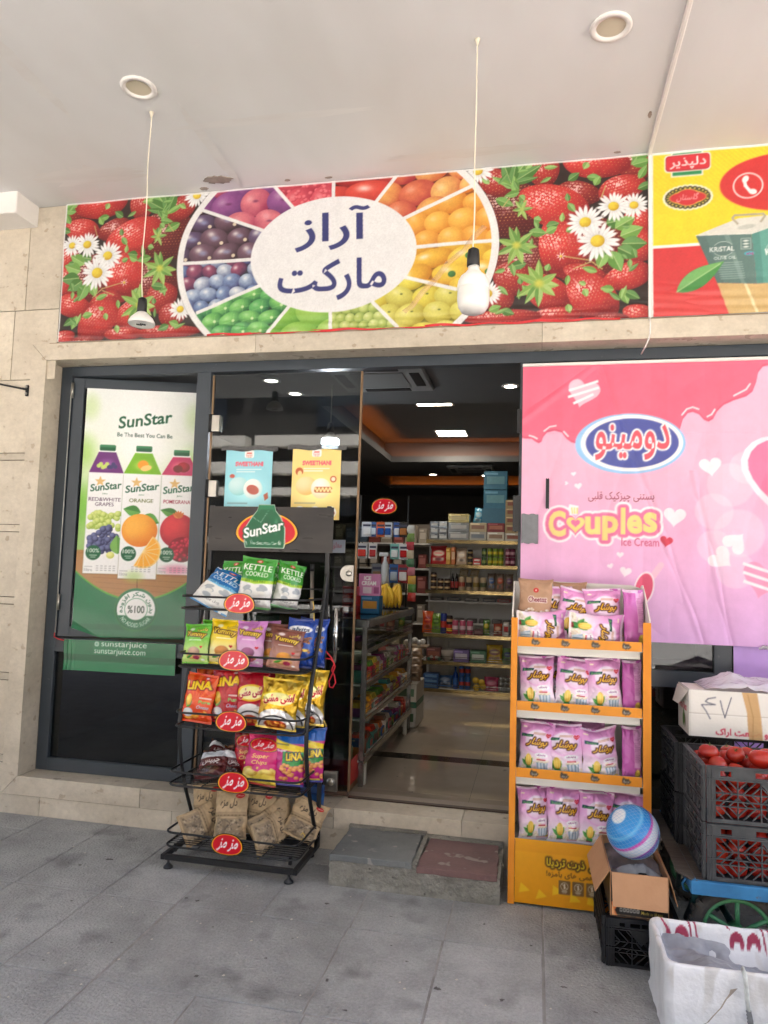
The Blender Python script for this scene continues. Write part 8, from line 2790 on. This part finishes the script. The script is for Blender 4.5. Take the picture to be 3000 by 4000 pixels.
for r_ in range(3):
    for c_ in range(3):
        o = link('foil_ball', TM[0], None, (-.355 + .05 * c_, 4.17, z + .03 + .055 * r_)); o.scale = (.026, .026, .03)
        o.data = TM[0].copy() if (r_, c_) == (0, 0) else FB
        FB = o.data
        if (r_, c_) == (0, 0):
            FB.materials.clear(); FB.materials.append(pm((196, 198, 198), .2, .8))
        tag(o, f'silver foil egg on the bottom shelf, {ORD[r_]} row up, {ORD[c_]} from the left', 'foil egg', 'silver foil eggs')
# side gondola in the shade behind the battery rack
g2 = thing('shelf_unit', 'dim shelf unit in the shade behind the battery rack', 'shelf unit', (-1.8, 4.8, FZ))
for z_ in (.5, .9, 1.25, 1.55, 1.85):
    bar('shelf', -2.6, -1.25, 4.65, 5.0, z_ - .02, z_, shelf_w, g2)
bar('back_panel', -2.6, -1.25, 5.01, 5.03, FZ, 2.1, dim, g2)
for z_ in (.5, .9, 1.25, 1.55, 1.85):
    for k in range(8):
        x = -1.34 - .15 * k
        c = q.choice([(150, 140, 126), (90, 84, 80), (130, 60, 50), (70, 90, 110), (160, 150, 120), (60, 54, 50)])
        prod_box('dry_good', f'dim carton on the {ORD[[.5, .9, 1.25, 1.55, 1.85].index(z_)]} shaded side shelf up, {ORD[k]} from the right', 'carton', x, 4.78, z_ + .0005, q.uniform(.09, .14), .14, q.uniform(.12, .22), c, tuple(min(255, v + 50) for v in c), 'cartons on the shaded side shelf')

# ---- glass fronted counter along the entrance
vt = thing('glass_counter', 'glass counter with rows of sweets just inside the doorway', 'counter', (-1.35, 1.25, FZ))
VX0, VX1, VY0, VY1 = -1.78, -1.0, .43, 2.1
for (x, y) in ((VX1 - .03, VY0), (VX1 - .03, VY1 - .03), (VX0, VY0), (VX0, VY1 - .03)):
    bar('post', x, x + .03, y, y + .03, .21, 1.185, chrome2, vt)
for (x, y) in ((VX1 - .035, VY0 + .08), (VX1 - .035, VY1 - .16), (VX0, VY0 + .08), (VX0, VY1 - .16)):
    bar('leg', x + .003, x + .032, y, y + .035, FZ + .0005, .3495, shelf_w, vt)
gl_shelf = glass_mat('green_shelf_glass', (.80, .9, .86), dirt=.02)
bar('top_glass', VX0, VX1, VY0, VY1, 1.186, 1.206, mat('dark_counter_glass', (22, 26, 26), .06, spec=.6), vt, .002)
bar('top_rim', VX1 - .001, VX1 + .012, VY0, VY1, 1.155, 1.2, chrome2, vt)
bar('top_rim', VX0, VX1 - .002, VY0 - .012, VY0 - .001, 1.155, 1.2, chrome2, vt)
for zz in (1.02, .815, .608):
    bar('shelf', VX0 + .032, VX1 - .032, VY0 + .005, VY1 - .005, zz - .014, zz - .003, shelf_w, vt)
    bar('shelf_rim', VX1 - .004, VX1 + .008, VY0, VY1, zz - .02, zz + .004, chrome2, vt)
    for dz in (.035, .06):
        build('guard_wire', MB().tube([(VX1 + .004, VY0, zz + dz), (VX1 + .004, VY1, zz + dz)], .0025, 6), chrome2, vt)
bar('bottom_shelf', VX0, VX1 - .001, VY0, VY1, .35, .364, shelf_w, vt); bar('shelf_rim', VX1 - .0005, VX1 + .01, VY0, VY1, .345, .39, chrome2, vt)
mb = MB(); mb.box(VX1 - .006, VX1 - .002, VY0 + .032, VY1 - .032, 1.025, 1.154); build('side_glass', mb, gl_shelf, vt)
mb = MB(); mb.box(VX0 + .032, VX1 - .032, VY0 + .002, VY0 + .006, .37, 1.154); build('end_glass', mb, gl_shelf, vt)
bar('back_board', VX0 + .002, VX0 + .012, VY0 + .032, VY1 - .032, .365, 1.154, pm((90, 150, 130)), vt)
pal = [(206, 60, 40), (226, 160, 40), (90, 140, 50), (190, 40, 70), (60, 90, 150), (120, 70, 50), (214, 190, 60), (140, 50, 110), (200, 110, 50), (214, 206, 190), (60, 130, 120)]
lv = [(.3645, 'lowest'), (.606, 'second'), (.813, 'third'), (1.018, 'top')]
for zz, nm in lv:
    nrow = 13 if nm != 'top' else 9
    for k in range(nrow):
        y = VY0 + .1 + (VY1 - VY0 - .18) * k / (nrow - 1)
        c = q.choice(pal); c2 = q.choice(pal)
        hh = q.uniform(.09, .15) if nm != 'top' else q.uniform(.06, .11)
        t = thing('sweet_box', f'opened sweet box on the {nm} counter level, {ORD[k]} from the door', 'box', (VX1 - .085, y, zz), f'sweet boxes on the {nm} counter level', rot=(0, 0, R(90 + q.uniform(-5, 5))))
        mb = MB(); w_ = .098 if nm != 'top' else .12
        mb.box(-w_ / 2, w_ / 2, -.055, .055, .0005, hh * .55)
        build('tray', mb, pm(c), t, local=True, bevel=.002)
        mb = MB()
        for j in range(4):
            a = R(q.uniform(-18, 18))
            x_ = -w_ / 2 + w_ * (j + .5) / 4
            mb.slab([(x_ - .011, -.045, hh * .5), (x_ + .011, -.045, hh * .5), (x_ + .011 + .02 * math.sin(a), -.03, hh * .56 + .03 * math.cos(a)), (x_ - .011 + .02 * math.sin(a), -.03, hh * .56 + .03 * math.cos(a))], (0, 1, 0), .07)
        build('sachets', mb, pm(c2, .25), t, local=True)
        mb = MB(); mb.box(-w_ * .36, w_ * .36, -.0565, -.0553, hh * .12, hh * .42); build('print', mb, pm(q.choice(pal)), t, local=True)
# goods on the counter top
CT = 1.2065
prod_box('ice_cream_box', 'pink ice cream box standing on the glass counter', 'box', -1.125, 1.02, CT + .125, .15, .1, .15, (206, 130, 180), None, rz=8)
ic = Canvas(.15, .15, 330, (206, 130, 180)); ic.text('ICE', .035, .105, .085, .135, (240, 244, 240), bold=.05); ic.text('CREAM', .02, .07, .12, .1, (240, 244, 240), bold=.05); ic.rect(.03, .015, .09, .06, (230, 214, 226)); ic.rect(.105, .015, .14, .06, (150, 60, 120))
tt = [o for o in bpy.data.objects if o.name.startswith('ice_cream_box')][0]
o = sheet('front_print', ic, lambda x, y: (x - .075, -.0512 + 0 * x, y + .0), PRINT, tt, off=(0, 0, 0))
prod_box('cereal_box', 'blue cereal box on the counter under the ice cream box', 'box', -1.11, 1.02, CT, .13, .12, .124, (40, 110, 160), (206, 150, 60))
for r_ in range(3):
    prod_box('egg_tray', f'red and white surprise egg tray on the counter, {ORD[r_]} from the bottom', 'tray', -1.235, .95, CT + .0625 * r_, .1, .14, .06, (190, 36, 36), (226, 200, 206), 'surprise egg trays')
    for k in range(4):
        o = link('surprise_egg', TM[1], None, (-1.27 + .024 * k, .89, CT + .033 + .0625 * r_)); o.scale = (.013, .013, .02)
        o.data = TM[1].copy() if (r_, k) == (0, 0) else EG
        EG = o.data
        if (r_, k) == (0, 0):
            EG.materials.clear(); EG.materials.append(pm((232, 190, 206), .3))
        tag(o, f'pink surprise egg on the {ORD[r_]} counter tray from below, {ORD[k]} from the left', 'egg', 'surprise eggs')
ban = mat('banana_skin', (246, 204, 60), .5, c2=(232, 176, 44), vscale=12, spots=((96, 66, 30), 40, .7))
btip = pm((70, 60, 36))
for b_, (x, y) in enumerate(((-1.27, 1.74), (-1.16, 1.72), (-1.06, 1.76))):
    t = thing('banana_bunch', ['left bunch of bananas hanging over the counter', 'middle bunch of bananas on the counter', 'right bunch of bananas on the counter'][b_], 'bananas', (x, y, CT), 'bunches of bananas')
    for k in range(6 if b_ != 2 else 4):
        a = (k - 2.5) * .34 + q.uniform(-.06, .06)
        pts, rs = [], []
        for j in range(9):
            s = j / 8
            rr = .062 * math.sin(s * 2.2) + .010
            pts.append((x + math.sin(a) * rr * 1.25, y - math.cos(a) * rr * .8 - .012 * (k % 2), CT + .012 + .185 * (1 - s)))
            rs.append([.008, .015, .019, .021, .0215, .021, .018, .012, .005][j])
        build('banana', MB().tube(pts, rs, 8), ban, t)
    build('stem', MB().tube([(x, y, CT + .175), (x + .004, y + .004, CT + .215)], .01, 8), btip, t)
# wire rack with hanging packs, sign on top
# (rack stands behind the bananas)
wr2 = thing('hanging_rack', 'wire rack of hanging packs on the glass counter with a red oval badge', 'rack', (-1.2, 1.85, CT))
for x in (-1.42, -1.02):
    build('post', MB().tube([(x, 1.86, CT + .0005), (x, 1.86, 2.12)], .006, 6), black_pl, wr2)
for z_ in (1.90, 1.72, 1.56, 1.35):
    build('crossbar', MB().tube([(-1.42, 1.86, z_), (-1.02, 1.86, z_)], .004, 6), black_pl, wr2)
build('base', MB().box(-1.44, -1.0, 1.84, 1.88, CT + .0005, CT + .012), black_pl, wr2)
jw2, jh2 = .22, .14
jc2 = Canvas(jw2, jh2, 260, (22, 18, 18)); jojo_logo(jc2, 0, 0, jw2, jh2)
plate('badge', jc2, jojo_outline(jw2, jh2), 1.85, -1.22 - jw2 / 2, 2.03 - jh2 / 2, wr2, PRINTG, n=26)
def card_pack(label, x, z, w, h, c, c2, y=1.845, nm='hanging_pack'):
    t = thing(nm, label, 'pack', (x, y, z), 'packs hanging on the counter rack')
    mb = MB(); mb.box(-w / 2, w / 2, -.012, -.0, 0, h); build('card', mb, pm(c), t, local=True, bevel=.002)
    mb = MB(); mb.box(-w * .36, w * .36, -.022, -.0125, h * .14, h * .6); build('blister', mb, pm(c2, .2), t, local=True, bevel=.004)
    mb = MB(); mb.box(-w * .38, w * .38, -.0132, -.0123, h * .7, h * .84); build('print', mb, pm((60, 60, 80)), t, local=True)
    build('hook', MB().tube([(0, .01, h + .004), (0, -.02, h + .004), (0, -.026, h + .012)], .003, 5), black_pl, t, local=True)
for k, (x, w_, c, c2) in enumerate(((-1.355, .085, (206, 210, 214), (230, 230, 228)), (-1.298, .05, (60, 100, 160), (200, 210, 220)), (-1.238, .075, (206, 96, 40), (40, 80, 150)), (-1.178, .065, (200, 206, 212), (50, 90, 160)), (-1.105, .055, (50, 90, 160), (206, 210, 214)), (-1.05, .08, (40, 34, 30), (170, 110, 60)))):
    card_pack(f'battery pack in the top row of the counter rack, {ORD[k]} from the left', x, 1.78, w_, .12, c, c2)
for k, (x, w_, c, c2) in enumerate(((-1.39, .09, (190, 190, 190), (206, 60, 50)), (-1.30, .07, (206, 200, 196), (180, 60, 60)), (-1.118, .075, (120, 186, 176), (226, 226, 222)), (-1.045, .075, (206, 206, 206), (190, 40, 40)))):
    card_pack(f'hanging pack in the second row of the counter rack, {ORD[k]} from the left', x, 1.60, w_, .125, c, c2)
for k, (x, w_, c, c2) in enumerate(((-1.26, .09, (110, 110, 112), (150, 120, 90)), (-1.12, .075, (40, 90, 150), (190, 206, 220)), (-1.045, .085, (150, 36, 40), (230, 226, 220)))):
    card_pack(f'hanging pack in the third row of the counter rack, {ORD[k]} from the left', x, 1.41, w_, .15, c, c2)
t = thing('spray_bottle', 'white trigger spray bottle on the counter rack', 'bottle', (-1.17, 1.72, 1.40))
build('bottle', MB().lathe([(.03, 0), (.032, .02), (.03, .15), (.012, .19), (.011, .22)], (0, 0, 0), 14), pm((200, 204, 206), .3), t, local=True)
mb = MB(); mb.box(-.05, .025, -.012, .012, .22, .25); build('trigger_head', mb, pm((210, 212, 212), .35), t, local=True, bevel=.005)
t = thing('snack_strip', 'long hanging strip of colourful snack sachets beside the counter', 'sachet strip', (-.99, 1.84, 1.25))
for k in range(9):
    z_ = 1.27 + .068 * k
    mb = MB()
    P = np.array([[(-.985 - .012 * (k - 4) * .3 + (i - 2) * .016 + .006 * math.sin(k), 1.835 - .012 * math.sin(math.pi * i / 4) * math.sin(math.pi * j / 4), z_ + .066 * j / 4) for i in range(5)] for j in range(5)])
    mb.grid(P); mb.grid(P + np.array([0, .006, 0]), flip=True)
    build('sachet', mb, pm([(190, 60, 50), (90, 140, 60), (206, 160, 60), (190, 110, 120), (70, 120, 80), (196, 180, 150), (180, 50, 60), (110, 140, 60), (200, 200, 190)][k], .3), t)
# red tray with bread by the door, cartons at the far end of the counter
t = thing('bread_tray', 'red plastic tray with bread bags just inside the glass door', 'tray', (-1.2, .5, FZ))
for a in ((-1.36, -1.035, .272, .28, .26, .40), (-1.36, -1.035, .672, .68, .26, .40), (-1.36, -1.352, .2805, .6715, .26, .40), (-1.043, -1.035, .2805, .6715, .26, .40)):
    mb = MB(); mb.box(*a); build('side', mb, pm((190, 36, 32)), t, bevel=.002)
mb = MB(); mb.box(-1.352, -1.043, .28, .672, .262, .27); build('floor', mb, pm((150, 30, 28)), t)
mb = MB(); mb.box(-1.34, -1.06, .29, .66, FZ + .0005, .2595); build('riser', mb, pm((150, 120, 84)), t)
prod_bag('bread_bag', 'clear bag of pale bread in the red tray', 'bread', -1.13, .42, .272, .14, .2, (206, 190, 160), (226, 214, 190), rot=(-20, 0, 10))
prod_bag('bread_bag', 'second bag of bread behind in the red tray', 'bread', -1.2, .56, .272, .14, .17, (190, 170, 140), (214, 200, 176), rot=(-14, 0, -8))
for r_, (c, h_) in enumerate((((206, 206, 200), .16), ((60, 120, 96), .05), ((214, 210, 200), .15))):
    prod_box('carton', f'{["white", "green", "pale"][r_]} carton stacked at the far end of the counter, {ORD[r_]} from the bottom', 'carton', -1.06, 2.42, FZ + [0, .1605, .211][r_], .18, .42, h_, c, (90, 130, 100), 'cartons at the end of the counter')
for r_ in range(4):
    prod_bag('paper_sack', f'brown paper sack stacked beside the counter, {ORD[r_]} from the bottom', 'sack', -1.03, 2.36 + .05 * r_, .565 + .06 * r_, .14, .16, (130, 104, 80), (160, 136, 110), 'brown paper sacks', rot=(-55, 0, 6 * r_))
for k in range(5):
    o = link('egg', TM[2], None, (-1.08 + .035 * k, 2.3 + .02 * (k % 2), .90 + .01 * (k % 3))); o.scale = (.024, .024, .032)
    o.data = TM[2].copy() if k == 0 else EW
    EW = o.data
    if k == 0:
        EW.materials.clear(); EW.materials.append(pm((236, 232, 224), .5))
    tag(o, f'white egg on the brown sacks, {ORD[k]} from the left', 'egg', 'white eggs on the sacks')
mb = MB(); mb.box(-1.12, -.9, 2.24, 2.46, .86, .872); build('egg_board', mb, pm((150, 130, 100)), label='grey egg board on top of the brown sacks', cat='tray')
# handwritten notice seen through the pane
nc = Canvas(.1, .075, 200, (120, 126, 136)); nc.text(fa('معلق'), .02, .02, .08, .06, (120, 40, 50))
sheet('notice', nc, lambda x, y: (x - 1.18, .142 + 0 * x, y + 1.60), PRINT, label='small handwritten notice on the door pane beside the rack', cat='notice', off=(-1.13, .142, 1.6))
